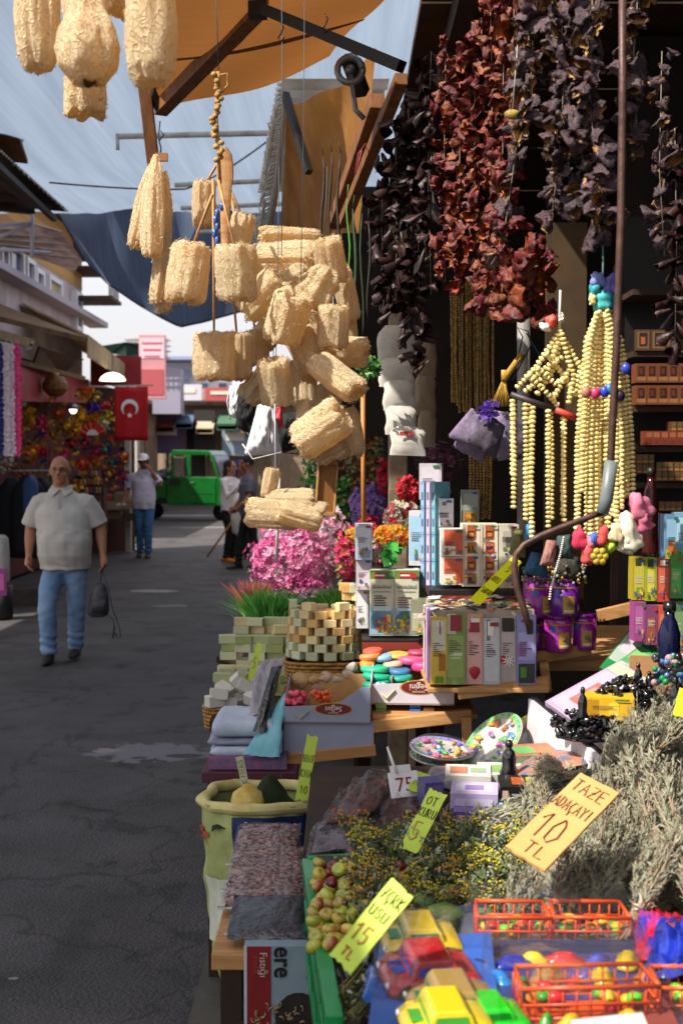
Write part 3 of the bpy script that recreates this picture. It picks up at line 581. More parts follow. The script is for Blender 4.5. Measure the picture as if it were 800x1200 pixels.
t = MB(); t.box((0, 0, 0), (.1, .02, .26)); t.box((0, -.012, 0), (.06, .01, .16), 1); tag(t.build('pink_package', [C('8c3a80'), C('c85aa0')], loc=P(2, 682, 11.5)), 'purple package poking in at the left edge', 'package')
# near corrugated roof on the left
r_ = thing('metal_roof', 'dark corrugated metal roof edge jutting in at upper left', 'roof')
A0, A1 = PZ(-6, 172, 4.15), PZ(78, 247, 4.15)
def mr(a, b):
    p = A1.lerp(A0, b); q = Vector((-5.6, p.y+1.0*(1-b)*0, 4.15)); p = p.lerp(q, a); p.z += .05*math.sin(p.y*38)*.4+.25*a; return p
t = MB(); t.grid(mr, 6, 150); t.build('corrugated_sheet', mat('grey_brown_metal', '4d3f37', '2c2320', .6, scale=3, metal=.3), r_)
t = MB(); beam(t, A0+Vector((-.05, 0, -.08)), A1+Vector((-.12, 0, -.08)), .05)
beam(t, P(-5, 205, 10.3), P(40, 238, 11.4), .07); beam(t, P(-10, 241, 11.2), P(38, 246, 11.6), .08); t.build('roof_beam', C('3a2a20'), r_)
t = MB(); t.add([tuple(p) for p in (P(-5, 150, 9.6), P(22, 160, 9.7), P(33, 192, 10.1), P(-5, 188, 10))], [(0, 1, 2, 3)]); t.build('timber_fascia', WOODX, r_, thick=.04)
t = MB()
for i in range(34): t.ball(A0.lerp(A1, i/33)+Vector((.01, 0, .0)), .012, 5, 4)
o = t.build('roof_nails', C('c8c0b8'), r_); o['kind'] = 'stuff'
# white pole frame below it
r_ = thing('pipe_frame', 'thin white pipe frame below the metal roof at the left edge', 'frame')
for (x0, y0, x1, y1, Y) in ((-5, 264, 38, 262, 12), (38, 250, 38, 302, 12), (-5, 280, 38, 262, 12), (-5, 292, 60, 296, 12.4)):
    t = MB(); t.tube([P(x0, y0, Y), P(x1, y1, Y)], .02, 6); t.build('pipe', C('c8c4d0'), r_)
r_ = thing('loft_roof', 'weathered plank roof with a curved pinkish gable high on the left', 'roof', (0, 0, 0))
t = MB(); pts = [P(-5, 262, 15.5), P(40, 262, 16), P(74, 272, 16.6), P(97, 305, 17.5), P(88, 318, 17.5), P(-5, 286, 15.5)]; t.add([tuple(p) for p in pts], [tuple(range(6))]); t.build('gable', mat('pinkish_boards', 'b49a94', '7e6864', .8, scale=4, stretch=(1, 1, 9)), r_, thick=.05)
for k in range(5): t = MB(); beam(t, P(-5, 268+k*6, 15.3), P(60+k*7, 270+k*8, 16.7), .07, .02); t.build('board', mat('board_tan', '9a8474', '6d5a50', .8, scale=5) if k == 0 else bpy.data.materials['board_tan'], r_)
# ---------------------------------------------------------------- end of the street
STUCCO = mat('beige_stucco', 'a3917c', '7d6c5a', .9, scale=1.2, bump=.3); SHUT = mat('wood_shutter', '8d7a66', '6b5a48', .7, scale=3, stretch=(8, 1, 1))
fb = thing('stone_building', 'beige building with shuttered shops closing the end of the street', 'building', (-3, 46, 0))
fx = lambda px: (px-400)/FPX*46+3
fz = lambda py: P(300, py, 46).z
t = MB(); t.box(((fx(165)+fx(470))/2, .5, 2.0), (fx(470)-fx(165), 1, 4.0)); t.build('wall', STUCCO, fb)
t = MB(); t.add([(fx(160), -.9, fz(476)), (fx(470), -.9, fz(476)), (fx(470), .6, fz(455)), (fx(160), .6, fz(458))], [(0, 1, 2, 3)]); t.build('roof', mat('old_roof', '7b675c', '54443e', .8, scale=4), fb, thick=.12)
for i, x in enumerate(range(196, 440, 24)):
    t = MB(); w_ = fx(x+21)-fx(x)
    zt = 3.1
    for k in range(6): t.box((fx(x)+w_/2, -.03-.01*(k % 2), .28+k*.5), (w_, .05, .49))
    if i == 1: t.build('door', C('2a2624', .6), fb)
    else: t.build('shutter', SHUT, fb)
for x in (194, 218, 242, 266, 290, 314): t = MB(); t.box((fx(x), -.08, 1.6), (.1, .14, 3.2)); t.build('pilaster', mat('grey_pilaster', '857565', '5d5046', .8, scale=5) if x == 194 else bpy.data.materials['grey_pilaster'], fb)
t = MB(); t.box((fx(250), -.4, 3.3), (fx(330)-fx(180), .8, .1)); t.build('canopy', C('6b5848'), fb)
wb = thing('white_building', 'bright white house with blue shaded roof terrace beyond the beige building', 'building', (-6, 56, 0))
gx = lambda px: (px-400)/FPX*56+6
t = MB(); t.box(((gx(185)+gx(300))/2, 1, 3.1), (gx(300)-gx(185), 2, 6.2)); t.build('wall', C('d8d4e0', .7), wb)
t = MB(); t.box((gx(215), -.2, 6.3), (3.0, 2.4, .15)); t.box((gx(205), -.3, 5.6), (1.5, .1, .5)); t.build('roof_terrace', C('8a93b4'), wb)
for x in (200, 220, 240, 262):
    t = MB(); t.box((gx(x), -.03, 4.9), (.5, .08, .8)); f = t.build('window', WHITEF, wb); t = MB(); t.box((gx(x), -.08, 4.9), (.38, .04, .68)); t.build('pane', GLASS, f)
lb = thing('side_building', 'low pale house with shutters on the left beyond the flag', 'building', (-6.9, 24, 0))
t = MB(); t.box((-.4, 10.5, 1.7), (.8, 21, 3.4)); t.build('wall', STUCCO, lb); t = MB(); t.box((.1, 10.5, 3.45), (1.9, 21, .12)); t.build('roof', C('6f5c52'), lb)
for k in range(6): t = MB(); t.box((.02, 2+k*3.4, 1.3), (.06, 2.2, 2.5)); t.build('shutter', SHUT, lb)
# rooftop clutter against the sky
r_ = thing('green_parasol', 'dark green parasol with pointed ends above the red sign', 'parasol', P(150, 412, 26))
t = MB(); S_ = 26/FPX
t.add([(-33*S_, 0, 6*S_), (0, -.3, 9*S_), (34*S_, 0, 8*S_), (30*S_, 0, 1*S_), (34*S_, 0, -5*S_), (0, -.2, -7*S_), (-20*S_, 0, -2*S_)], [(0, 1, 2, 3, 4, 5, 6)]); t.build('canopy', C('1f3b34'), r_, thick=.05)
t = MB(); t.tube([(0, 0, -.1), (0, 0, -1.6)], .02, 6); t.build('pole', C('44443f'), r_)
r_ = thing('roof_terrace', 'distant grey roof terrace with aerials and railings against the white sky', 'terrace', P(180, 420, 34))
t = MB(); S_ = 34/FPX; t.add([(-34*S_, 0, 22*S_), (12*S_, 0, 25*S_), (22*S_, 0, 20*S_), (-30*S_, 0, 19*S_)], [(0, 1, 2, 3)]); t.build('canopy', C('8a7a78'), r_, thick=.05)
t = MB()
for k in range(7): t.tube([(-20*S_+k*6*S_, 0, 20*S_), (-20*S_+k*6*S_, 0, -.1)], .015, 5)
for z in (0, 8, 14): t.tube([(-24*S_, 0, z*S_), (20*S_, 0, z*S_)], .02, 5)
t.build('railing', C('77707c'), r_); t = MB(); t.box((.3, .8, -.9), (.8, .8, 1.3)); t.build('wall', C('8c889c'), r_)
t = MB(); t.box((7.0, 27, 1.7), (12, 36.5, 3.4)); o = t.build('shop_row', mat('row_wall', '6d5a4a', '463a32', .9, scale=1), loc=(-5+.0, 0, 0)); bpy.data.objects.remove(o)
t = MB(); t.box((2.2, 27.5, 1.7), (2.6, 36, 3.4)); tag(t.build('shop_row', bpy.data.materials['row_wall']), 'row of shops continuing down the right side behind the flower display', 'building')

for i, (x0, x1, y, c, lab) in enumerate(((186, 206, 486, '8c3c34', 'dull red'), (208, 228, 482, '4c5c74', 'slate blue'), (232, 252, 488, 'a09078', 'sand coloured'), (256, 280, 484, '3c5c48', 'bottle green'), (284, 310, 487, '8c7048', 'ochre'))):
    a = P(x0, y, 45.0); b = P(x1, y, 45.0); t = MB(); t.add([(a.x, 44.4, a.z-.45), (b.x, 44.4, a.z-.45), (b.x, 45.4, a.z), (a.x, 45.4, a.z)], [(0, 1, 2, 3)]); t.box(((a.x+b.x)/2, 44.4, a.z-.56), (b.x-a.x, .03, .2)); tag(t.build('shop_awning', C(c, .8), thick=.03), lab+' awning over a shop at the far end of the street', 'awning')
for i, (x, y, w_, h_, c, lab) in enumerate(((196, 508, 1.1, 1.5, '5c4a6c', 'purple clothes display'), (212, 460, 1.6, .6, 'b8b4c0', 'pale lettered board'), (240, 506, .8, 1.6, '26221e', 'dark open doorway board'), (262, 462, 1.4, .5, 'a04848', 'faded red board'), (276, 515, 1.0, 1.2, '7c8c9c', 'grey blue goods stack'))):
    p = P(x, y, 44.9); t = MB(); t.box((0, 0, 0), (w_, .12, h_)); t.box((0, -.07, h_*.1), (w_*.7, .03, h_*.3), 1); tag(t.build('shop_board', [C(c, .8), C('c8c0b4', .7)], loc=p, bevel=.01), lab+' in front of the far beige building', 'board')
# ================================================================ TRUCK
GRN = mat('green_paint', '095a1f', '064516', .25, scale=3, coat=.6)
tr = thing('three_wheeled_truck', 'bright green three wheeled pickup with an open window cab parked at the street end', 'truck', (-4.55, 33.5, 0), R(-12))
TS = 1.24
def prof(t, poly, y0, y1, mi=0): t.prism([(a*TS, b*TS) for a, b in poly], y0*TS, y1*TS, mi)
t = MB()
prof(t, [(-.1, .35), (1.18, .35), (1.22, .8), (1.12, .98), (-.1, .98)], -.55, .55); prof(t, [(.0, 1.46), (.98, 1.46), (.9, 1.56), (.05, 1.58)], -.56, .56)
for y in (-.53, .53):
    for (x0, x1, z0, z1) in ((.0, .08, .98, 1.46), (.40, .47, .98, 1.46)): t.box(((x0+x1)/2*TS, y*TS, (z0+z1)/2*TS), ((x1-x0)*TS, .06*TS, (z1-z0)*TS))
    prof(t, [(1.06, .98), (1.13, .98), (.98, 1.47), (.91, 1.47)], y-.03, y+.03)
t.build('cab', GRN, tr, bevel=.02)
t = MB(); t.box((.76*TS, -.565*TS, .68*TS), (.58*TS, .02, .56*TS)); t.box((.76*TS, -.575*TS, .62*TS), (.5*TS, .012, .04)); d_ = t.build('door', GRN, tr, bevel=.012)
t = MB(); t.box((.52*TS, -.60*TS, .86*TS), (.09, .03, .02)); t.build('handle', C('c8ccc8', .3, metal=.8), d_)
t = MB(); t.add([(1.15*TS, -.5*TS, 1.0*TS), (1.15*TS, .5*TS, 1.0*TS), (1.0*TS, .5*TS, 1.45*TS), (1.0*TS, -.5*TS, 1.45*TS)], [(0, 1, 2, 3)]); t.build('windscreen', GLASS, tr, thick=.01)
t = MB(); t.box((.0, 0, 1.2*TS), (.03, .9*TS, .4*TS)); t.build('rear_window', GLASS, tr)
t = MB()
for k in range(5): t.tube([(-.04, (-.4+k*.2)*TS, 1.0*TS), (-.04, (-.4+k*.2)*TS, 1.4*TS)], .012, 5)
t.tube([(-.12*TS, -.5*TS, .95*TS), (-.12*TS, -.5*TS, 1.38*TS), (-.12*TS, .5*TS, 1.38*TS), (-.12*TS, .5*TS, .95*TS)], .02, 6); t.build('guard_rail', GRN, tr)
t = MB(); 
t.box((-.72*TS, -.58*TS, .70*TS), (1.25*TS, .04, .38*TS)); t.box((-.72*TS, .58*TS, .70*TS), (1.25*TS, .04, .38*TS)); t.box((-1.33*TS, 0, .70*TS), (.04, 1.12*TS, .38*TS)); t.box((-.7*TS, 0, .53*TS), (1.2*TS, 1.12*TS, .04)); t.box((-.07*TS, 0, .7*TS), (.04, 1.1*TS, .38*TS))
t.build('cargo_bed', GRN, tr, bevel=.008)
t = MB(); t.box((-.6*TS, 0, .42*TS), (1.5*TS, .5*TS, .12)); t.box((-.2*TS, -.48*TS, .45*TS), (.25, .12, .2)); t.build('chassis', C('1a1a1a'), tr)
t = MB(); t.box((.1*TS, -.575*TS, .87*TS), (.3, .02, .16)); t.build('air_vent', C('101510'), tr)
for (x, y) in ((-.75, -.5), (-.75, .5), (1.0, 0)):
    M = Matrix.Translation((x*TS, y*TS, .24)) @ Matrix.Rotation(R(90), 4, 'X'); t = MB(); t.lathe([(.12, -.07), (.22, -.075), (.24, -.04), (.24, .04), (.22, .075), (.12, .07)], 20, M=M)
    wh = t.build('wheel', C('141414', .7), tr); t = MB(); t.lathe([(.02, -.06), (.12, -.065), (.13, .065), (.02, .06)], 14, M=M); t.build('rim', C('6d7270', .4, metal=.6), wh)
t = MB(); t.ball((1.2*TS, -.35*TS, .72*TS), .07, 8, 6); t.build('headlight', C('d0d4d8', .2), tr)
t = MB(); t.ball((-.55*TS, -.1, .95*TS), (.5, .42, .16), 12, 8); t.ball((-.35*TS, .1, 1.0*TS), (.3, .3, .2), 10, 7); tag(t.build('load_sheet', C('2b3038'), loc=tr.location, rot=(0, 0, R(-14))), 'dark covered load in the bed of the green truck', 'load')
# ================================================================ PEOPLE
def ell(c, rx, ry, n=18, tilt=0, p=1.0):
    out = []
    for j in range(n):
        a = 6.28318*j/n; ca, sa = math.cos(a), math.sin(a)
        out.append((c[0]+rx*math.copysign(abs(ca)**p, ca), c[1]+ry*math.copysign(abs(sa)**p, sa), c[2]+tilt*ry*sa))
    return out
def handmesh(t, wrist, dirv, side, s=1.0, curl=.5, out=None):
    d = Vector(dirv).normalized(); n = (out or Vector((side, 0, 0))).normalized(); n = (n-d*n.dot(d)).normalized(); w = d.cross(n)   # n: palm normal away from the body, w: across the knuckles
    wr = Vector(wrist); t.tube([wr, wr+d*.035*s, wr+d*.085*s], [.027*s, .034*s, .036*s], 8, flat=.6) if abs(n.x) < .5 else t.tube([wr, wr+d*.035*s, wr+d*.085*s], [.025*s, .032*s, .033*s], 8)
    for i, l in enumerate((.065, .078, .072, .056)):
        b = wr+d*.08*s+w*(i-1.5)*.0205*s; c1 = b+(d*.6-n*curl*.5).normalized()*l*.5*s; c2 = c1+(d*.35-n*curl).normalized()*l*.5*s
        t.tube([b-d*.02*s, b, c1, c2], [.011*s, .0105*s, .0095*s, .008*s], 6)
    b = wr+d*.02*s+w*(-.032)*s; t.tube([b, b+(d*.6-w*.6-n*.2).normalized()*.035*s, b+(d-w*.3-n*.5).normalized()*.066*s], [.013*s, .012*s, .009*s], 6)
SKINM = mat('skin_tan', 'b07a5c', '9a6448', .55, scale=12, bump=.1); SKIN2 = mat('skin_brown', '9a6448', '85523a', .55, scale=12)
EYEW = C('d8d4d0', .3); DARK = C('15110f', .4); LIPS = C('8a4a40', .5)
def person(name, label, loc, rz, J, cfg):
    """J: joints in metres, facing -Y. Returns the root."""
    root = thing(name, label, 'person', loc, rz); sk = cfg['skin']; bulk = cfg.get('bulk', 1)
    t = MB(); H = Vector(J['head'])        # centre of the head
    ty = cfg.get('turn', 0); RH = Euler((cfg.get('nod', 0), 0, ty)); HM = Matrix.Translation(H) @ RH.to_matrix().to_4x4()
    t.ball((0, .012, .02), (.079, .098, .105), 18, 12, M=HM); t.ball((0, -.018, -.045), (.062, .072, .075), 16, 10, M=HM); t.ball((0, -.05, -.085), (.036, .034, .03), 10, 8, M=HM)
    t.tube([(0, -.088, .018), (0, -.112, -.022), (0, -.092, -.03)], [.010, .017, .013], 8, M=HM); t.ball((0, -.072, .035), (.055, .022, .012), 10, 6, M=HM)
    for s in (-1, 1):
        t.ball((s*.08, .012, -.002), (.011, .02, .032), 8, 6, M=HM); t.ball((s*.042, -.062, -.028), (.024, .022, .02), 8, 6, M=HM)
    nk = Vector(J['neck']); t.tube([nk+Vector((0, .02, -.06)), nk, H+Vector((0, .01, -.05))], [.07*bulk, .06*bulk, .055*bulk], 12)
    pv = Vector(J['pelvis']); sh = [Vector(J['shL']), Vector(J['shR'])]
    t.loft([ell(pv+Vector((0, 0, -.08)), .09, .06), ell(pv, .11, .07), ell(pv.lerp(nk, .45), .13, .10), ell(pv.lerp(nk, .8), .12, .08), ell(nk+Vector((0, 0, -.03)), .08, .06)])
    for i, s in enumerate((-1, 1)):
        el = Vector(J['elL' if i == 0 else 'elR']); hd = Vector(J['haL' if i == 0 else 'haR'])
        t.tube([sh[i]+Vector((-s*.06, 0, -.04)), sh[i]+Vector((-s*.02, 0, -.04)), sh[i].lerp(el, .5), el, el.lerp(hd, .35), hd], [.03, .04, .043*bulk, .04*bulk, .041*bulk, .026], 12)
        handmesh(t, hd, hd-el, s, 1.0, cfg.get('curl', .6))
        kn = Vector(J['knL' if i == 0 else 'knR']); an = Vector(J['anL' if i == 0 else 'anR']); hp = pv+Vector((s*.085, 0, -.04))
        t.tube([hp, hp.lerp(kn, .5), kn, kn.lerp(an, .35), an], [.03, .05, .05, .05, .033], 12)
    body = remesh(t, 'body', cfg.get('vox', .0075), sk, 3, root)
    # face details
    t = MB()
    for s in (-1, 1): t.ball((s*.031, -.0855, .012), (.012, .005, .006), 8, 5, M=HM)
    t.build('eye', DARK, root)
    t = MB(); t.tube([(-.024, -.0865, -.062), (0, -.0925, -.060), (.024, -.0865, -.062)], [.003, .006, .003], 6, M=HM, flat=.7); t.build('mouth', LIPS, root)
    t = MB()
    for s in (-1, 1): t.tube([(s*.016, -.092, .034), (s*.034, -.09, .039), (s*.052, -.078, .033)], .0035, 5, M=HM)
    t.build('eyebrow', C(cfg.get('hair', '6a625c')), root)
    # garments
    t = MB(); b = cfg.get('belly', 0); c = pv.lerp(nk, .5)
    hemz = cfg['hem']; wsh = abs(sh[1].x-sh[0].x)/2
    rings = [ell((pv.x, pv.y-b*.2, hemz-.025), .188*bulk, .13*bulk+b*.4, tilt=-.05), ell((pv.x, pv.y, hemz), .19*bulk, .135*bulk+b*.4, tilt=-.05), ell((pv.x, pv.y-b*.5, hemz+.10), .20*bulk, .14*bulk+b*.6), ell((pv.x, pv.y-b*.6, hemz+.22), .205*bulk, .14*bulk+b*.7), ell((nk.x*.4+pv.x*.6, pv.y-b*.4, hemz+.34), .20*bulk, .14*bulk+b*.4),
             ell((nk.x*.7+pv.x*.3, nk.y-.005, hemz+.46), .205*bulk, .135*bulk+b*.1), ell((nk.x, nk.y+.005, sh[0].z-.05), wsh*1.06, .11), ell((nk.x, nk.y+.005, sh[0].z+.01), wsh*.98, .09), ell((nk.x, nk.y+.008, nk.z-.015), .115, .078), ell((nk.x, nk.y+.01, nk.z+.012), .078, .066)]
    t.loft(rings)
    for i, s in enumerate((-1, 1)):
        el = Vector(J['elL' if i == 0 else 'elR']); hd = Vector(J['haL' if i == 0 else 'haR']); k = cfg.get('sleeve', .75)
        if k <= 1: t.ball(sh[i]+Vector((-s*.025, 0, -.03)), (.075, .075, .07)); t.tube([sh[i]+Vector((-s*.06, 0, -.01)), sh[i]+Vector((-s*.0, 0, -.04)), sh[i].lerp(el, k*.5), sh[i].lerp(el, k)], [.05, .070*bulk, .070*bulk, .077*bulk], 14)
        else: t.tube([sh[i]+Vector((-s*.07, 0, .02)), sh[i]+Vector((0, 0, .005)), el, el.lerp(hd, .9)], [.065, .068, .054, .04], 14)
    shirt = remesh(t, cfg.get('top_name', 'shirt'), .009, cfg['top'], 9, root)
    def shirt_f(p):
        f = noise.noise(Vector((p.x*7, p.y*7, p.z*4)))*.008+noise.noise(Vector((p.x*9+p.z*14, p.y*5, p.z*22)))*.004
        if p.z < hemz+.3: f += .004*math.sin(p.x*40+math.sin(p.z*15)*1.5)
        return f
    displace(shirt.data, shirt_f)
    # collar
    if cfg.get('collar'):
        t = MB(); cn = nk+Vector((0, .005, .012))
        for s in (-1, 1): t.add([cn+Vector((s*.072, -.02, .03)), cn+Vector((s*.008, -.088, -.012)), cn+Vector((s*.05, -.128, -.062)), cn+Vector((s*.105, -.05, -.02))], [(0, 1, 2, 3)])
        t.tube([cn+Vector((.08*math.cos(k*.4), .078*math.sin(k*.4)-.002, .018-.022*max(0, -math.sin(k*.4)))) for k in range(17)], .014, 6)
        t.build('collar', cfg['top'], root, thick=.006)
        t = MB(); t.box((cn.x, cn.y-.128-b*.3, cn.z-.11), (.025, .01, .12)); t.build('placket', cfg['top'], root, bevel=.003)
    t = MB(); lw_ = cfg.get('leg', 1.0)
    wz = max(hemz+.03, pv.z)
    t.loft([ell((pv.x, pv.y, pv.z-.13), .155*bulk, .11), ell((pv.x, pv.y, pv.z-.04), .17*bulk, .125), ell((pv.x, pv.y-b*.3, wz), .172*bulk, .125*bulk+b*.3)])
    for i, s in enumerate((-1, 1)):
        kn = Vector(J['knL' if i == 0 else 'knR']); an = Vector(J['anL' if i == 0 else 'anR']); hp = pv+Vector((s*.088, 0, -.06))
        t.tube([hp+Vector((0, 0, .03)), hp+Vector((0, 0, -.08)), hp.lerp(kn, .55), kn, kn.lerp(an, .5), an+Vector((0, 0, -.02))], [.09, .105*lw_, .093*lw_, .076*lw_, .072*lw_, .066*lw_], 14)
    jeans = remesh(t, cfg.get('leg_name', 'jeans'), .0095, cfg['trousers'], 2, root)
    displace(jeans.data, lambda p: (noise.noise(Vector((p.x*12, p.y*8, p.z*24)))*.008+(.006*math.sin(p.z*90+p.x*20) if p.z < .25 else 0)))
    for i, s in enumerate((-1, 1)):
        an = Vector(J['anL' if i == 0 else 'anR']); t = MB(); fd = cfg.get('foot', [(0, -1), (0, -1)])[i]; f = Vector((fd[0], fd[1], 0)).normalized(); q = Vector((-f.y, f.x, 0)); z0 = an.z-.085; rings = []
        for (a, w_, h_) in ((-.075, .028, .06), (-.05, .037, .088), (.0, .038, .095), (.06, .042, .07), (.12, .044, .052), (.17, .034, .04), (.19, .015, .02)):
            c = Vector((an.x, an.y, z0))+f*a; rings.append([c+q*(w_*math.cos(k))+Vector((0, 0, max(0, h_*.5+h_*.5*math.sin(k)))) for k in [6.283*j/12 for j in range(12)]])
        t.loft(rings); sh_ = t.build('shoe', cfg['shoe'], root)
        t = MB(); t.loft([[c+Vector((0, 0, dz)) for c in [Vector((an.x, an.y, z0))+f*(.055+.14*math.cos(k))+q*(.047*math.sin(k)) for k in [6.283*j/16 for j in range(16)]]] for dz in (0.0, .02)], smooth=False); t.build('sole', C(cfg.get('sole', '2a2624')), sh_)
    hr = cfg.get('hairstyle')
    if hr:
        t = MB()
        if hr == 'bald':
            t.grid(lambda a, b: (.0835*math.cos(6.283*a*.62+.94+1.2-.94)*math.cos((b-.4)*1.1), .012+.103*math.sin(6.283*a*.62+1.2-.94-.25)*math.cos((b-.4)*1.1), .0+.11*math.sin((b-.4)*1.1)), 20, 8, M=HM)
        elif hr == 'short': t.ball((0, .022, .036), (.087, .103, .098), 16, 10, M=HM)
        elif hr == 'long':
            t.ball((0, .03, .032), (.092, .105, .1), 16, 10, M=HM); t.loft([ell((0, .06, .03), .085, .06), ell((0, .08, -.08), .085, .055), ell((0, .075, -.22), .07, .04), ell((0, .07, -.3), .03, .02)], M=HM)
        t.build('hair', C(cfg.get('hair', '6a625c'), .8), root)
    if cfg.get('cap'):
        t = MB(); t.lathe([(.093, .03), (.095, .06), (.085, .1), (.055, .13), (.01, .14)], 18, M=HM, sq=(1, 1.18)); t.loft([[(x, -.09-y*.0, .035) for x, y in ()]] if 0 else [[(.085*math.cos(k), -.085-abs(.09*math.sin(k)), .038+dz-.02*abs(math.sin(k))) for k in [3.1416*j/10 for j in range(11)]] for dz in (0, .008)], M=HM, closed=True, smooth=False)
        t.build('cap', C('e8e8ea', .7), root)
    if cfg.get('glasses'):
        t = MB()
        for s in (-1, 1):
            t.tube([(s*.033+.026*math.cos(k), -.101+.006*abs(math.cos(k)), .008+.018*math.sin(k)) for k in [6.283*j/14 for j in range(15)]], .0022, 5, M=HM); t.tube([(s*.058, -.095, .016), (s*.086, .0, .012)], .002, 4, M=HM)
        t.tube([(-.008, -.103, .012), (.008, -.103, .012)], .002, 4, M=HM); g_ = t.build('spectacles', C('3a322e', .3), root)
        t = MB()
        for s in (-1, 1): t.ball((s*.033, -.1, .008), (.024, .003, .017), 10, 5, M=HM)
        t.build('lens', cfg['glasses'], g_)
    return root
LENSM = clear('spectacle_lens', amount=0, bump=0, gl=.05)
GREYPOLO = mat('grey_polo', 'bcb6ae', 'b0aaa2', .9, scale=9); WHITEPOLO = mat('white_polo', 'ccc8d8', 'b8b4c6', .85, scale=40)
DENIM = mat('pale_denim', '86a0bc', '56769c', .85, scale=4, bump=.2, bscale=300, detail=6); DENIM2 = mat('blue_denim', '3f6a94', '2a4c74', .85, scale=8)
J1 = dict(head=(-.03, -.03, 1.60), neck=(-.02, .0, 1.44), pelvis=(0, 0, .88), shL=(-.205, 0, 1.38), shR=(.185, 0, 1.38), elL=(-.30, .05, 1.12), elR=(.285, .05, 1.12), haL=(-.30, -.02, .89), haR=(.325, -.03, .89),
          knL=(-.12, -.15, .50), knR=(.085, .03, .47), anL=(-.115, -.12, .10), anR=(.055, .12, .115))
p1 = P(78, 778, 10.0)
person('person', 'older bald man in grey polo shirt and pale jeans walking with a small bag', (p1.x, 10.0, 0), 0, J1, dict(skin=SKINM, bulk=1.13, belly=.06, hem=.80, sleeve=.9, top=GREYPOLO, trousers=DENIM, leg=1.0, shoe=C('2c2a2b', .6), collar=1, hairstyle='bald', hair='8f8a86', glasses=LENSM, vox=.0065, turn=R(4)))
c1 = Vector((p1.x, 10, 0))
bag = thing('shoulder_bag', 'small dark grey sling bag dangling by its strap from the walking man\'s hand', 'bag', c1+Vector((.325, -.06, .80)))
LEA = mat('grey_leather', '4a4a50', '303036', .5, scale=20, bump=.2)
t = MB(); rings = []
for (z, w_, d_) in ((-.13, .03, .02), (-.16, .05, .035), (-.24, .075, .045), (-.34, .09, .05), (-.40, .085, .045), (-.42, .05, .02)): rings.append(ell((-.02+(z+.13)*.08, 0, z), w_, d_, 16))
t.loft(rings); t.build('pouch', LEA, bag)
t = MB(); t.loft([ell((-.02, -.045, -.27), .045, .012), ell((-.025, -.06, -.30), .055, .015), ell((-.03, -.055, -.38), .055, .012)]); t.build('front_pocket', LEA, bag)
t = MB(); t.tube([(0, 0, .04), (-.005, 0, -.03), (-.02, 0, -.14)], .007, 6, flat=.5); t.tube([(0, 0, -.02), (.05, .0, -.2), (.08, 0, -.35), (.135, 0, -.50), (.145, 0, -.58), (.12, 0, -.6), (.09, 0, -.54), (.09, 0, -.45), (.05, 0, -.40)], .009, 6, flat=.4)
t.tube([(.10, 0, -.50), (.085, 0, -.56), (.08, 0, -.60)], .007, 5); t.build('strap', C('26262a'), bag)
t = MB(); t.tube([(-.07, -.04, -.2), (0, -.052, -.24), (.03, -.045, -.2)], .002, 4); t.build('zip', STEEL, bag)
J2 = dict(head=(.0, -.02, 1.66), neck=(0, 0, 1.5), pelvis=(0, 0, .95), shL=(-.185, 0, 1.43), shR=(.185, 0, 1.43), elL=(-.27, .04, 1.17), elR=(.30, -.06, 1.26), haL=(-.33, -.12, .97), haR=(.135, -.10, 1.52),
          knL=(-.07, -.03, .52), knR=(.09, -.10, .53), anL=(-.08, .05, .10), anR=(.09, -.12, .10))
p2 = P(169, 655, 20.6)
person('person', 'man in white cap and white polo shirt walking while holding a phone to his ear', (p2.x, 20.6, 0), 0, J2, dict(skin=SKIN2, bulk=1.0, belly=.02, hem=.86, sleeve=.85, top=WHITEPOLO, trousers=DENIM2, shoe=C('3a2a22'), collar=1, hairstyle='short', hair='1d1714', cap=1, glasses=C('101014', .2), vox=.009))
t = MB(); t.box((0, 0, 0), (.012, .07, .14)); t.box((.007, 0, 0), (.003, .062, .125), 1); tag(t.build('mobile_phone', [C('202024', .3), C('38404c', .1)], loc=Vector((p2.x, 20.6, 0))+Vector((.105, -.05, 1.64)), rot=(R(20), 0, 0), bevel=.003), 'dark mobile phone at the ear of the man in the white cap', 'phone')
t = MB(); t.add([(-.07, -.09, 0), (.07, -.11, .01), (.09, .07, .03), (-.06, .09, .02)], [(0, 1, 2, 3)]); t.add([(-.06, -.08, .02), (.06, -.1, .03), (.08, .06, .045), (-.05, .08, .04)], [(0, 1, 2, 3)]); tag(t.build('folded_paper', C('d8d4d8'), loc=Vector((p2.x-.36, 20.42, .90)), thick=.004), 'folded white papers in the lowered hand of the man in the white cap', 'paper')
J3 = dict(head=(.0, -.03, 1.56), neck=(0, 0, 1.40), pelvis=(0, 0, .9), shL=(-.165, 0, 1.33), shR=(.165, 0, 1.33), elL=(-.22, -.10, 1.10), elR=(.17, -.24, 1.18), haL=(-.14, -.30, 1.30), haR=(.06, -.30, 1.42),
          knL=(-.07, -.04, .49), knR=(.08, -.04, .49), anL=(-.08, .02, .10), anR=(.09, .0, .10))
p3 = P(269, 657, 19.6)
person('person', 'dark haired woman in a white top and black trousers with orange shoes seen in profile', (p3.x, 19.6, 0), R(65), J3, dict(skin=SKINM, bulk=.9, hem=.84, sleeve=1.5, top=C('e2dce0', .8), top_name='blouse', trousers=C('0e0d10', .8), leg_name='trousers', leg=.85, shoe=C('c87428'), sole='b06020', hairstyle='long', hair='1c1413', vox=.009, foot=[(0, -1), (.1, -1)]))
t = MB(); t.loft([ell((0, 0, .0), .05, .03), ell((0, 0, -.1), .12, .06), ell((0, 0, -.35), .15, .08), ell((0, 0, -.62), .12, .07), ell((0, 0, -.7), .03, .03)]); 
for v in range(len(t.v)):
    p = Vector(t.v[v]); t.v[v] = tuple(p*(1+.1*noise.noise(p*14)))
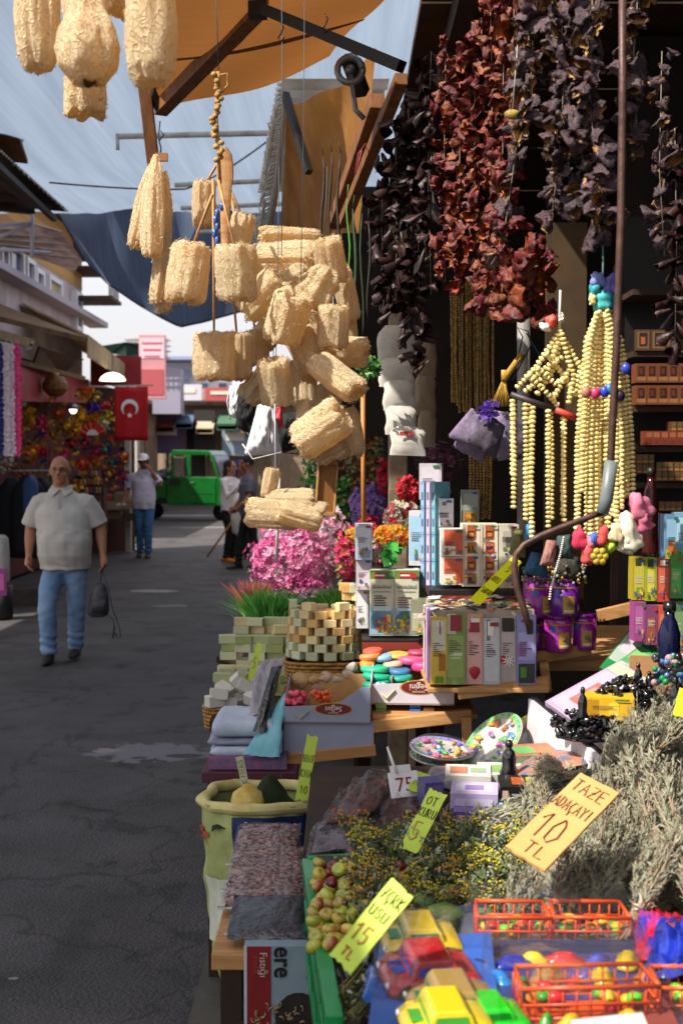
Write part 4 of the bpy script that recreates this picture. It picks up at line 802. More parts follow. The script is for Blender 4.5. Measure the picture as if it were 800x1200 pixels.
tag(t.build('carrier_bag', mat('white_bag', 'f0f0ea', 'dfe0d4', .4, bump=.3, tr=.3), loc=P(281, 578, 18.9)), 'bulging bright white carrier bag held between the two people', 'bag')
J4 = dict(head=(.0, -.03, 1.63), neck=(0, 0, 1.47), pelvis=(0, 0, .93), shL=(-.19, 0, 1.4), shR=(.19, 0, 1.4), elL=(-.24, .0, 1.13), elR=(.25, -.05, 1.13), haL=(-.22, -.16, .95), haR=(.2, -.2, .98),
          knL=(-.08, -.08, .5), knR=(.08, .06, .5), anL=(-.08, -.14, .10), anR=(.08, .14, .12))
p4 = P(291, 668, 18.3)
person('person', 'man in a dark grey T-shirt, black trousers and black shoes turned to face left', (p4.x, 18.3, 0), R(-70), J4, dict(skin=SKIN2, bulk=.98, hem=.86, sleeve=.8, top=C('5a5c68', .8), trousers=C('0d0d10', .8), leg_name='trousers', leg=.85, shoe=C('131214'), hairstyle='short', hair='15110f', vox=.009))
J5 = dict(J3); 
p5 = P(306, 660, 20.2)
person('person', 'half hidden person in blue headscarf standing behind the couple', (p5.x-.35, 20.4, 0), R(20), J5, dict(skin=SKINM, bulk=.95, hem=.7, sleeve=1.5, top=C('20242e', .8), top_name='coat', trousers=C('20242e'), leg_name='trousers', shoe=C('202020'), hairstyle='long', hair='2230a8', vox=.01))
t = MB(); t.tube([P(243, 652, 18.6), P(273, 610, 18.6)], .017, 6); t.ball(P(243, 652, 18.6), .022, 6, 5); tag(t.build('walking_stick', C('9a6a34', .5)), 'light wooden stick leaning toward the woman with orange shoes', 'stick')
# ================================================================ HANGING LOOFAHS
def loofah_mat(name, c1, c2):
    m = mat(name, c1, c2, .85, scale=9, tr=.42, trc='f2cc8c', stretch=(1, 1, .6), detail=5, fac=(.3, .7), sheen=.3)
    n = m.node_tree.nodes; L = m.node_tree.links; b = n['Principled BSDF']; tc = n.new('ShaderNodeTexCoord')
    v = n.new('ShaderNodeTexVoronoi'); v.feature = 'DISTANCE_TO_EDGE'; v.inputs['Scale'].default_value = 130; w_ = n.new('ShaderNodeTexNoise'); w_.inputs['Scale'].default_value = 40
    ad = n.new('ShaderNodeVectorMath'); ad.operation = 'MULTIPLY_ADD'; ad.inputs[1].default_value = (.03, .03, .03); L.new(w_.outputs[1], ad.inputs[0]); L.new(tc.outputs['Object'], w_.inputs[0]); L.new(tc.outputs['Object'], ad.inputs[2]); fs = n.new('ShaderNodeVectorMath'); fs.operation = 'MULTIPLY'; fs.inputs[1].default_value = (1.15, 1.15, .38); L.new(ad.outputs[0], fs.inputs[0]); L.new(fs.outputs[0], v.inputs['Vector'])
    r = n.new('ShaderNodeMapRange'); r.inputs['From Max'].default_value = .12; r.inputs['To Min'].default_value = 1; r.inputs['To Max'].default_value = 0; L.new(v.outputs[0], r.inputs[0])
    bp = n.new('ShaderNodeBump'); bp.inputs['Strength'].default_value = .9; bp.inputs['Distance'].default_value = .0032; L.new(r.outputs[0], bp.inputs['Height']); L.new(bp.outputs[0], b.inputs['Normal'])
    mx = n.new('ShaderNodeMixRGB'); mx.blend_type = 'MULTIPLY'; src = b.inputs['Base Color'].links[0].from_socket
    r2 = n.new('ShaderNodeMapRange'); r2.inputs['From Max'].default_value = .2; r2.inputs['To Min'].default_value = 1.12; r2.inputs['To Max'].default_value = .8; L.new(v.outputs[0], r2.inputs[0])
    mx.inputs[0].default_value = 1; L.new(src, mx.inputs[1]); L.new(r2.outputs[0], mx.inputs[2]); L.new(mx.outputs[0], b.inputs['Base Color']); return m
LOOF = loofah_mat('loofah_fibre', 'f8e4bc', 'ead0a0'); LOOFP = loofah_mat('loofah_pale', 'efe2c0', 'd8c698')
STRING = C('3b4650', .6); ROPE = mat('jute_rope', 'b08a50', '7c5c30', .9, scale=60)
def loofah_mesh(name, prof, lobes=7, amp=.07, flat=1.0, fuzz=600, seed=1, m=LOOF, open_end=True, bend=0, squash=None, n=64):
    """prof: (radius, z) along the gourd; grooves run lengthwise, loose fibres stand off the skin."""
    r_ = random.Random(seed); t = MB(); rings = []
    P_ = []
    for i in range(len(prof)-1):
        for k in range(5): f = k/5; P_.append((prof[i][0]*(1-f)+prof[i+1][0]*f, prof[i][1]*(1-f)+prof[i+1][1]*f))
    P_.append(prof[-1]); L_ = abs(prof[-1][1]-prof[0][1]) or 1
    def pt(r, z, a, off=0):
        g = 1-amp*(.5+.5*math.cos(lobes*a+seed+1.2*math.sin(z*14+seed)))**1.5-amp*.5*(.5+.5*math.cos((lobes*2+1)*a+seed*2))
        rr = r*g+off; s_ = Vector((math.cos(a)*3, math.sin(a)*3, z*22+seed*5))
        rr += r*.07*noise.noise(s_*.6)+r*.05*noise.noise(s_*2.1)+r*.015*noise.noise(s_*6)
        x = rr*math.cos(a); y = rr*flat*math.sin(a); q = (z-prof[0][1])/L_
        x += bend*math.sin(math.pi*abs(q)); return (x, y, z+.012*noise.noise(Vector((math.cos(a)*2, math.sin(a)*2, seed)))*(1 if r > .01 else 0))
    for r, z in P_: rings.append([pt(r, z, 6.28318*j/n) for j in range(n)])
    t.loft(rings, 0, True, True)
    for i in range(fuzz):
        k = r_.randrange(1, len(P_)-1); r, z = P_[k]; a = r_.random()*6.283; ln = r_.uniform(.004, .013); d = r_.uniform(-1, 1)
        p0 = Vector(pt(r, z, a, .0)); p1 = Vector(pt(r, z+ln*.6*d, a+ln*r_.uniform(-1, 1)/max(r, .02)*.6, ln*r_.uniform(.15, .5))); p2 = Vector(pt(r, z+ln*d, a+ln*r_.uniform(-1, 1)/max(r, .02), .0))
        s_ = Vector((0, 0, .0008)) if abs(d) < .5 else Vector((.0006, .0004, 0))
        t.add([p0-s_, p1-s_, p2-s_, p2+s_, p1+s_, p0+s_], [(0, 1, 4, 5), (1, 2, 3, 4)])
    return t.data(name, [m])
def capprof(r, h, e=.25): return [(r*.12, h*.1), (r*.38, h*.05), (r*.62, 0), (r*.85, h*.01), (r*.97, h*.09), (r, h*.5), (r*.97, h*.91), (r*.85, h*.985), (r*.62, h), (r*.38, h*.95), (r*.12, h*.9)]
# big gourds close to the lens, upper left
def hook(parent, z0, z1, m=STRING, r=.0016): t = MB(); t.tube([(0, 0, z0), (.001, 0, z1)], r, 5); return t.build('string', m, parent)
big = [((45, 84), 27, 200, 2.0, 0, 'long ribbed loofah gourd hanging at the top left corner', 7, LOOF), ((105, 100), 39, 130, 1.95, 1, 'fat pear shaped loofah with a dark hollow tip at the top left', 5, LOOF), ((101, 136), 26, 150, 2.12, 2, 'stub of a loofah showing beneath the pear shaped one', 6, LOOF),
       ((178, 101), 31, 180, 1.9, 3, 'smooth tan loofah hanging in the shade right of the pear shaped one', 4, LOOF), ((150, 20), 40, 150, 2.2, 5, 'broad loofah behind the pear shaped one, reaching the top edge', 5, LOOF)]
for (x, y), rp, hp, Y, sd, lab, lb, m_ in big:
    S_ = Y/FPX; r = rp*S_; h = hp*S_
    if sd == 1: pr = [(r*.12, .012), (r*.2, 0), (r*.55, h*.02), (r*.9, h*.14), (r, h*.3), (r*.92, h*.45), (r*.62, h*.62), (r*.5, h*.8), (r*.6, h*1.1), (r*.3, h*1.2)]
    elif sd == 2: pr = [(r*.5, .01), (r*.93, 0), (r, h*.1), (r*.95, h*.5), (r*1.1, h)]
    else: pr = [(r*.2, 0), (r*.6, h*.02), (r*.88, h*.1), (r, h*.3), (r*.95, h*.6), (r*.8, h*.85), (r*.35, h)]
    root = thing('loofah_gourd', lab, 'loofah', P(x, y, Y), rnd.random(), 'large loofahs at the top left')
    obj('fibre_body', loofah_mesh('gourd', pr, lb, .14 if sd != 3 else .05, seed=sd+11, fuzz=120, m=m_), root)
    if sd == 1:
        t = MB(); t.lathe([(r*.02, .004), (r*.12, -.004), (r*.26, .004), (r*.28, .012)], 14); t.build('hollow_tip', mat('dark_fibre', '7a4a1e', '3c220c', .9, scale=60, bump=.5), root, loc=(-.002, -r*.12, .0))
    hook(root, h*.9, h+.5)
# bunch of four long gourds by the post
root = thing('loofah_bunch', 'bunch of long ribbed loofahs tied at their tops beside the timber post', 'loofahs', P(187, 188, 3.1))
S_ = 3.1/FPX
for i, (dx, dy, ln, r, yy, ty) in enumerate(((-25, 0, 103, 12, 0, R(13)), (-9, -3, 118, 14, -.03, R(4)), (17, 10, 108, 12, .02, R(-11)), (1, 60, 112, 11, .05, R(0)), (22, 45, 120, 10, .06, R(-9)))):
    rr = r*S_; h = ln*S_; pr = [(rr*.3, -h), (rr*.8, -h*.98), (rr*1.0, -h*.88), (rr*1.05, -h*.6), (rr*.95, -h*.35), (rr*.6, -h*.12), (rr*.2, 0)]
    o = obj('loofah', loofah_mesh('long', pr, 5, .16, seed=21+i, fuzz=220), root, (dx*S_*.25, yy, -dy*S_), (0, ty, i))
t = MB(); t.tube([(0, 0, .0), (.004, 0, .03), (-.003, 0, .06), (.002, 0, .10)], .0022, 5); t.tube([(.0, 0, .05), (.012, 0, .065), (.003, 0, .075)], .002, 5); t.build('hook', C('1c2c3c'), root)
t = MB(); t.box((.006, .0, .008), (.03, .012, .02)); t.build('tie', C('8a5a30'), root)
# scrubbers on wooden sticks
MUG = loofah_mesh('scrubber', capprof(.058, .145), 11, .06, seed=3, fuzz=800)
MUG2 = loofah_mesh('scrubber_pale', capprof(.060, .15), 8, .08, seed=5, fuzz=800, m=LOOFP)
def scrub(px, py, Y, wpx, hpx, rot, lab, handle=None, m=0, cat='scrubber', group='loofah scrubbers on wooden sticks'):
    """handle: pixel at which the stick ends"""
    S_ = Y/FPX; root = thing('loofah_scrubber', lab, cat, P(px, py, Y), 0, group)
    me = MUG2 if m else MUG; o = obj('fibre_pad', me, root); s_ = wpx*S_/.116; o.scale = (s_, s_, hpx*S_/.145)
    R_ = Euler((rot[0], rot[1], rot[2])).to_matrix(); o.rotation_euler = rot; o.location = R_ @ Vector((0, 0, -hpx*S_/2))
    if handle:
        t = MB(); e = P(handle[0], handle[1], Y+handle[2])-root.location; s0 = R_ @ Vector((0, 0, hpx*S_*.42)); t.tube([s0, s0.lerp(e, .5), e], [.0055, .0065, .0075], 8, flat=.55); t.build('stick', WOOD, root)
    return root
scrub(221, 320, 3.0, 50, 66, (0, R(7), .3), 'ribbed loofah scrubber on a stick, left of the crossed pair', (249, 228, 0))
scrub(277, 321, 2.9, 49, 62, (0, R(-5), 1.3), 'pale greenish loofah scrubber in front of the crossed sticks', (256, 212, .04), 1)
scrub(239, 239, 3.2, 28, 50, (0, R(-2), 2.1), 'small upper loofah scrubber behind the crossed sticks', (256, 190, .0))
scrub(279, 288, 3.3, 30, 72, (0, R(-13), 3), 'narrow loofah scrubber half hidden behind the pale greenish one', (262, 205, .02))
scrub(251, 418, 3.1, 51, 54, (0, 0, .9), 'lowest loofah scrubber at the end of the long left stick', (250, 210, .04))
scrub(278, 418, 3.2, 36, 54, (0, R(2), 1.9), 'scrubber beside the lowest one on the long right stick', (262, 215, .06))
scrub(301, 408, 3.3, 30, 40, (0, R(4), 2.9), 'short rounded scrubber right of the two lowest ones', (270, 225, .1))
t = MB(); S_ = 3/FPX
a = P(256, 84, 3.0); t.tube([a, P(253, 130, 3.0), P(255, 160, 3.0), P(258, 215, 3.0)], .0045, 6)
for i in range(26):
    f = i/25; p = P(254+3*math.sin(f*9), 88+f*100, 3.0); t.ball(p+Vector((rnd.uniform(-.008, .008), rnd.uniform(-.008, .004), 0)), (.008, .006, .007), 6, 5)
t.tube([P(258, 88, 3), P(266, 86, 3), P(267, 100, 3), P(260, 108, 3)], .0028, 6)
root = thing('knotted_rope', 'knotted jute rope on which the stick scrubbers hang', 'rope', (0, 0, 0)); t.build('jute', ROPE, root)
t = MB(); t.tube([a, P(252, -60, 3.0)], .0013, 5); t.build('wire', STRING, root)
t = MB()
for k in range(7): t.ball(P(255+rnd.uniform(-4, 5), 242+k*8, 2.97), (.006, .006, .012), 6, 5)
t.build('blue_foil_tie', C('5070c0', .15, metal=.5), root)
root = thing('wooden_spatula', 'flat wooden bath spatula hanging behind the crossed sticks', 'spatula', P(264, 250, 3.1))
t = MB(); t.loft([ell((0, 0, z*S_), w_*S_, .005, 12) for z, w_ in ((78, 3), (70, 8), (58, 10), (42, 10), (30, 8), (0, 6), (-40, 5), (-60, 4))], smooth=False); t.build('blade', WOOD, root)
# ---- the big cluster of scrubbers (each pad a thing)
MESHES = [loofah_mesh('pad_a', capprof(.05, .12), 8, .07, seed=41), loofah_mesh('pad_b', capprof(.055, .10), 9, .06, seed=42), loofah_mesh('pad_c', capprof(.045, .14), 6, .1, flat=.7, seed=43), loofah_mesh('pad_d', [(.01, 0), (.04, .004), (.052, .03), (.04, .06), (.046, .09), (.03, .115), (.01, .12)], 7, .15, seed=44, m=LOOFP)]
CL = [  # centre x,y, width, height, tilt(deg, in the picture), depth, mesh, label
 (340, 280, 26, 60, 92, 3.5, 2, 'topmost narrow loofah pad lying sideways in the cluster'), (332, 303, 36, 66, 88, 3.45, 0, 'wide horizontal pad just under the topmost one'), (312, 306, 30, 36, 80, 3.55, 1, 'small pad at the upper left corner of the cluster'),
 (387, 305, 32, 44, -12, 3.3, 0, 'rounded pad at the upper right of the cluster'), (374, 336, 44, 42, 30, 3.15, 3, 'crumpled pad in front at the upper right'), (405, 345, 24, 50, -14, 3.4, 2, 'thin pad on the right edge of the cluster'),
 (308, 345, 36, 50, 48, 3.2, 0, 'curled pad at the left edge with a folded end'), (345, 328, 36, 34, 60, 3.4, 3, 'pad in the shade behind the curled one'), (337, 372, 44, 50, 20, 3.1, 1, 'large square faced pad in the middle front'),
 (318, 385, 30, 40, 40, 3.3, 0, 'pad behind the large middle one, lower left'), (390, 383, 34, 42, 3, 3.12, 1, 'small upright barrel pad right of the middle'), (365, 380, 34, 42, -20, 3.35, 3, 'pad deep between the middle pad and the barrel pad'),
 (405, 392, 26, 40, -5, 3.45, 0, 'pad behind the barrel pad on the right'), (362, 412, 38, 48, -28, 3.2, 0, 'slanting pad below the middle of the cluster'), (404, 412, 34, 46, 95, 3.3, 2, 'flat pad sticking out to the right below the barrel pad'),
 (395, 442, 44, 56, -52, 3.05, 2, 'broken wedge shaped pad pointing right'), (322, 447, 34, 46, -5, 3.1, 0, 'ribbed pad hanging at the lower left of the cluster'), (301, 452, 30, 36, 40, 3.2, 3, 'torn pad corner at the far lower left'),
 (356, 450, 28, 48, -6, 3.3, 1, 'orange shaded pad in the lower middle'), (384, 470, 36, 40, 15, 3.2, 3, 'frayed pad above the folded one'), (376, 502, 44, 56, 55, 3.0, 0, 'folded frayed pad near the bottom of the cluster'),
 (404, 508, 36, 46, -12, 3.1, 1, 'pad tucked right of the folded frayed one'), (388, 528, 28, 34, 70, 3.05, 3, 'bottom pad of the cluster above the wooden paddle'), (355, 492, 20, 40, 8, 3.12, 2, 'thin frayed pad on the left of the folded one')]
for (x, y, w_, h_, til, Y, mi, lab) in CL:
    me = MESHES[mi]; S_ = Y/FPX; dm = (max(v.co.x for v in me.vertices)-min(v.co.x for v in me.vertices)); hz = .12 if mi in (0, 3) else (.10 if mi == 1 else .14)
    o = obj('loofah_pad', me); sx = w_*1.22*S_/dm; sz = h_*1.16*S_/hz; o.scale = (sx, sx*.95, sz)
    o.rotation_euler = (rnd.uniform(-.35, .35), R(til), 0); zl = rnd.random()*6.28
    M = Matrix.Rotation(R(til), 4, 'Y') @ Matrix.Rotation(rnd.uniform(-.4, .4), 4, 'X') @ Matrix.Rotation(zl, 4, 'Z')
    o.matrix_basis = Matrix.Translation(P(x, y, Y)) @ M @ Matrix.Translation((0, 0, -h_*1.16*S_/2)) @ Matrix.Diagonal((sx, sx*.95, sz, 1))
    tag(o, lab, 'loofah', 'loofah pads in the big hanging cluster')
t = MB()
for (x0, x1, y0, y1, Y) in ((330, 330, -20, 300, 3.2), (327, 322, 195, 470, 3.15), (383, 378, 195, 300, 3.3), (322, 316, 340, 520, 3.15), (357, 352, -20, 350, 3.35)):
    t = MB(); t.tube([P(x0, y0, Y), P((x0+x1)/2+1, (y0+y1)/2, Y), P(x1, y1, Y)], .0011, 5)
    tag(t.build('hanging_string', STRING), {(330, 3.2): 'string dropping from the awning hook into the top of the cluster', (327, 3.15): 'bluish string running down the front left of the cluster', (383, 3.3): 'short string above the right hand pads', (322, 3.15): 'string holding the ribbed pad at lower left', (357, 3.35): 'thin string crossing the orange canopy at right'}[(x0, Y)], 'string', 'strings of the loofah cluster')
for (x, y, Y) in ((329, 40, 3.2), (381, 30, 3.4)):
    t = MB(); s_ = Y/FPX; t.tube([P(x, y-14, Y), P(x+3, y-8, Y), P(x, y, Y), P(x-3, y+4, Y), P(x, y+9, Y), P(x+4, y+4, Y)], .002, 6); tag(t.build('s_hook', C('1a1a1c', .3, metal=.8)), 'wire S hook on the string above the %s' % ('big cluster' if x == 329 else 'ochre curtain'), 'hook')
# the bundle at the bottom and the paddle
root = thing('loofah_mitt_bundle', 'flat frayed loofah mitts tied together below the hanging caps', 'loofah', P(328, 594, 2.9))
S_ = 2.9/FPX
for i, (dx, dy, w_, h_, til, yy) in enumerate(((-8, 8, 42, 62, 65, 0), (24, 10, 38, 50, 75, -.02), (10, -10, 30, 56, 60, .02), (-12, -28, 22, 34, -20, .03), (34, -2, 22, 40, 70, .02))):
    o = obj('mitt', MESHES[2 if i % 2 == 0 else 0], root); h = .14 if i % 2 == 0 else .12
    o.matrix_basis = Matrix.Translation((dx*S_, yy, -dy*S_)) @ Matrix.Rotation(R(til+30), 4, 'Y') @ Matrix.Rotation(i*1.3, 4, 'Z') @ Matrix.Translation((0, 0, -h_*S_/2)) @ Matrix.Diagonal((w_*S_/.1, w_*S_/.13, h_*S_/h, 1))
t = MB(); t.tube([(-.01, -.0, .06), (-.012, 0, .25)], .0015, 5); t.build('string', C('a8b0c0'), root)
root = thing('wooden_paddle', 'flat brown wooden paddle box hanging under the cluster', 'paddle', P(384, 538, 3.1), (0, R(4), R(12)))
S_ = 3.1/FPX; t = MB(); t.box((0, 0, -34*S_), (23*S_, .014, 66*S_)); t.build('board', mat('tan_board', '8a5c2c', '7a4e22', .6, scale=4), root, bevel=.002)
t = MB(); t.box((0, -.009, -4*S_), (24*S_, .01, 4*S_)); t.box((0, -.009, -64*S_), (24*S_, .01, 5*S_)); t.box((-11*S_, -.009, -34*S_), (2*S_, .01, 64*S_)); t.box((11*S_, -.009, -34*S_), (2*S_, .01, 64*S_)); t.build('frame', WOOD, root, bevel=.001)
# hats: limp cloth, folded brims
WH = mat('white_hat', 'dad8da', 'b8b6ba', .8, scale=12, bump=.3); BH = mat('black_hat', '101014', '08080a', .8, scale=12)
def hat(lab, cs, Y, th, m, seam=None):
    root = thing('sun_hat', lab, 'hat', P(cs[0][0], cs[0][1], Y), 0, 'caps and hats hung on a string'); pillow('crown', cs, Y, th, m, root, 20, 18, .3)
    if seam: t = MB(); t.tube([P(x, y, Y-th*.55)-root.location for x, y in seam], .002, 5); t.build('brim_seam', m, root)
hat('white hat seen edge on, leftmost of the hanging hats', [(270, 452), (288, 446), (282, 492), (268, 488)], 4.2, .05, WH, [(270, 452), (266, 470), (270, 492)])
hat('black round hat behind the leftmost white one', [(280, 452), (304, 462), (300, 512), (276, 500)], 4.15, .08, BH, [(282, 455), (275, 480), (290, 512)])
hat('white bucket hat hanging with its wide brim down in the middle', [(302, 474), (322, 478), (330, 532), (286, 534)], 3.95, .08, WH, [(284, 520), (296, 538), (330, 530)])
hat('white folded cap flap just right of the bucket hat', [(318, 474), (330, 472), (332, 500), (322, 504)], 4.0, .03, C('c03a44'))
hat('black round hat hanging right of the white bucket hat', [(324, 486), (352, 482), (356, 524), (328, 532)], 4.1, .09, BH, [(320, 500), (330, 530), (350, 532)])
t = MB(); t.tube([P(300, 470, 4.1), P(327, 490, 4.1), P(327, 560, 4.1)], .002, 4); t.tube([P(327, 560, 4.1), P(324, 660, 4.1)], .006, 5); tag(t.build('hat_strap', C('b8b4b0')), 'pale strap hanging down from the hats', 'strap')
# ================================================================ DRIED VEGETABLES
EGGO = mat('eggplant_skin', '4e3c42', '1c1216', .6, scale=40, bump=.8, bscale=120, rand=.25, spec=.25, dist=.006); EGGI = mat('eggplant_flesh', 'a87c48', '4a2f1a', .8, scale=40, bump=.4, rand=.15)
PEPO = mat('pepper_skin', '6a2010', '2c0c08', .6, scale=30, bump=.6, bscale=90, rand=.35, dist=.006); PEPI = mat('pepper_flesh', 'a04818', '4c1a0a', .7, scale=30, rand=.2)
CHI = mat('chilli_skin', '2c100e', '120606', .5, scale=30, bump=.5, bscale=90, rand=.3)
def shrivel(name, r, h, seed, mats, amp=.45, flat=.6, nu=16, nv=7):
    t = MB()
    for k, (sc_, mi) in enumerate(((1, 0), (.88, 1))):
        def fn(a, b):
            an = 6.28318*a; q = b**.8; rr = r*(.25+1.0*math.sin(q*1.75))*sc_; d = Vector((math.cos(an), math.sin(an)*flat, 0))
            m_ = 1+amp*noise.noise(Vector((d.x*1.3+seed*3.7, d.y*1.6, q*1.2)))+amp*.4*noise.noise(Vector((d.x*3.5, d.y*3.5+seed, q*4)))+.12*math.cos(an*5+seed)*q
            p = d*rr*m_; p.z = -h*q+h*.5*noise.noise(Vector((d.x*1.5, d.y*1.5, q+seed)))+(0.02*h if k else 0); p.x += r*.35*math.sin(q*2.5+seed); return p
        t.grid(fn, nu, nv, mi, True)
    return t.data(name, mats)
EGG = [shrivel('dried_eggplant', .023, .042, s, [EGGO, EGGI], .95, .42+.1*(s % 3), 20, 9) for s in range(8)]
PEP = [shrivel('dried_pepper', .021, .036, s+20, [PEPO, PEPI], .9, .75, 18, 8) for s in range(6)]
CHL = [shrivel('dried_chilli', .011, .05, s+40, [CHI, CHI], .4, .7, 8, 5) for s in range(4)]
THREAD = C('7a6e60', .7)
def garland(label, cat, pts, Y, meshes, step, part, spread=7, sc_=1.0, tint=None, group='strings of dried vegetables'):
    """pts: the string's pixels, top to bottom"""
    root = thing('dried_vegetable_string', label, cat, P(pts[0][0], pts[0][1], Y), 0, group)
    path = [P(x, y, Y)-root.location for x, y in pts]; t = MB(); t.tube(path, .0013, 5); t.build('thread', THREAD, root)
    L_ = sum((path[i+1]-path[i]).length for i in range(len(path)-1)); st = step*Y/FPX; n = int(L_/st)
    for i in range(n):
        d = i*st; k = 0
        while k < len(path)-2 and d > (path[k+1]-path[k]).length: d -= (path[k+1]-path[k]).length; k += 1
        c = path[k].lerp(path[k+1], min(1, d/(path[k+1]-path[k]).length))
        j = spread*Y/FPX; me = rnd.choice(meshes)
        o = obj(part(me) if callable(part) else part, me, root, c+Vector((rnd.uniform(-j, j), rnd.uniform(-j, j), rnd.uniform(-st*.3, st*.3))), (rnd.uniform(-1.3, 1.3), rnd.uniform(-1.4, 1.4), rnd.random()*6.28))
        f = sc_*rnd.uniform(.55, 1.05); o.scale = (f, f, f*rnd.uniform(.8, 1.1))
    return root
pn = lambda me: me.name.split('.')[0]
garland('string of shrivelled purple dried eggplants nearest the left of the dark purple ones', 'dried food', [(626, -20), (622, 90), (612, 160)], 2.6, EGG, 6, pn)
garland('string of dried eggplants turning to orange peppers at its lower end', 'dried food', [(604, 55), (608, 150), (588, 290), (575, 310)], 2.7, EGG[:4]+PEP[:3], 9, pn, 10)
garland('long string of dried eggplants left of the iron rod, upper half sunlit', 'dried food', [(656, -20), (660, 100), (655, 180), (645, 262)], 2.55, EGG, 6, pn, 8)
garland('thickest string of dried eggplants directly behind the iron rod', 'dried food', [(694, -20), (690, 120), (700, 200), (700, 240), (692, 285)], 2.5, EGG, 5.6, pn, 10)
garland('string of dried eggplants just left of the thickest one', 'dried food', [(676, -20), (672, 120), (684, 200), (680, 250)], 2.62, EGG, 6, pn, 8)
garland('string of dried eggplants right of the iron rod', 'dried food', [(748, -20), (742, 60), (745, 150), (752, 175)], 2.6, EGG, 9, pn, 10)
garland('outermost dried eggplant string in the gloom at the right', 'dried food', [(775, 60), (772, 200), (778, 300)], 2.9, EGG, 15, pn, 6)
garland('sparse string with one large pale seed pod, between peppers and eggplants', 'dried food', [(602, -20), (602, 60)], 2.65, EGG[:2]+PEP, 16, pn, 4)
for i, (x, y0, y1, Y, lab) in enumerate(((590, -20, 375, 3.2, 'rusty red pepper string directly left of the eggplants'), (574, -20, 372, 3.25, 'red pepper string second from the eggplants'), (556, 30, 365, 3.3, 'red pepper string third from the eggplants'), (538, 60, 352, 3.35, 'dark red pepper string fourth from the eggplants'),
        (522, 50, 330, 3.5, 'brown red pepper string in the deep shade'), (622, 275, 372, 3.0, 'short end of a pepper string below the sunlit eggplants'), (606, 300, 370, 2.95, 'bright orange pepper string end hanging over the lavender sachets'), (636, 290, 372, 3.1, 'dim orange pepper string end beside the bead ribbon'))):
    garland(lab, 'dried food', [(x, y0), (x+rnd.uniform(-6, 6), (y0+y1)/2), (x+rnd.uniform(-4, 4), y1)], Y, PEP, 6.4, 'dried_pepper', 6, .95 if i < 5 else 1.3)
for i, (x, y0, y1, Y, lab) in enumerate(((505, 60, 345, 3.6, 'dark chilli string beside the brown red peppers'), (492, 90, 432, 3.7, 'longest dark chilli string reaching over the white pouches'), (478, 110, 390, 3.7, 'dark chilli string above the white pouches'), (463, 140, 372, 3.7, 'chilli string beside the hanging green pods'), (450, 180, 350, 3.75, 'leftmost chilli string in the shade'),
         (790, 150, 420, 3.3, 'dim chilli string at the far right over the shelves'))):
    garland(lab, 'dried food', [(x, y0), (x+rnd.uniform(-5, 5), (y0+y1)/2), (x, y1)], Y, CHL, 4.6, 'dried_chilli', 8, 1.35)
t = MB(); a = P(600, 134, 2.6); t.ball((0, 0, 0), (.018, .008, .011), 10, 7); tag(t.build('seed_pod', mat('ochre_pod', 'a08a40', '6d5a24', .6, scale=50, bump=.5), loc=a), 'flat ochre seed pod at the end of a white thread', 'pod')
t = MB(); t.tube([P(607, 40, 2.6), P(600, 130, 2.6)], .0009, 4); tag(t.build('white_thread', C('c8c4bc')), 'white thread carrying the ochre seed pod', 'thread')
# long pods and greenery left of the chillies
for i, (x, y0, y1, w_, c, lab) in enumerate(((378, 182, 292, 7, '2a1c14', 'leftmost dark dried gourd strip in the hanging row'), (387, 178, 300, 6, '33241a', 'second dark dried strip'), (397, 180, 318, 7, '2e2014', 'third dark dried strip, slightly longer'), (424, 250, 400, 6, '24301c', 'dark green pod at the right of the row'),
        (408, 232, 330, 5, '4c8a2c', 'bright green long bean among the dark strips'), (415, 245, 385, 8, '2c4424', 'long dark green pod beside the bright green bean'), (432, 260, 380, 7, '1c1a16', 'blackish pod hanging next to the chilli strings'))):
    t = MB(); Y = 3.5; S_ = Y/FPX; pts = [P(x+2*math.sin(k*.9+i), y0+(y1-y0)*k/7, Y) for k in range(8)]; t.tube(pts, [w_*.4*S_*f for f in (.3, .8, 1, 1.1, 1, 1, .8, .3)], 8, flat=.6); t.tube([P(x, y0-16, Y), pts[0]], .0012, 4)
    tag(t.build('dried_pod', mat('pod', c, tuple(v*.6 for v in srgb(c)), .55, scale=20, bump=.4)), lab, 'pod', 'long pods hanging beside the chillies')
t = MB(); petals(t, .055, 'gl', 120, .5); o = t.build('foliage_tuft', [C('2c5a24'), C('4a7a34')], loc=P(432, 432, 3.9)); tag(o, 'tuft of fresh green leaves below the long pods', 'foliage')
t = MB(); t.tube([P(415, 205, 3.4), P(420, 180, 3.4), P(428, 168, 3.4), P(432, 180, 3.4)], .0016, 5); t.tube([P(424, 176, 3.4), P(416, 205, 3.4)], .0018, 5); tag(t.build('wire_hook', C('8a3a34')), 'small reddish wire hook over the bright green bean', 'hook')
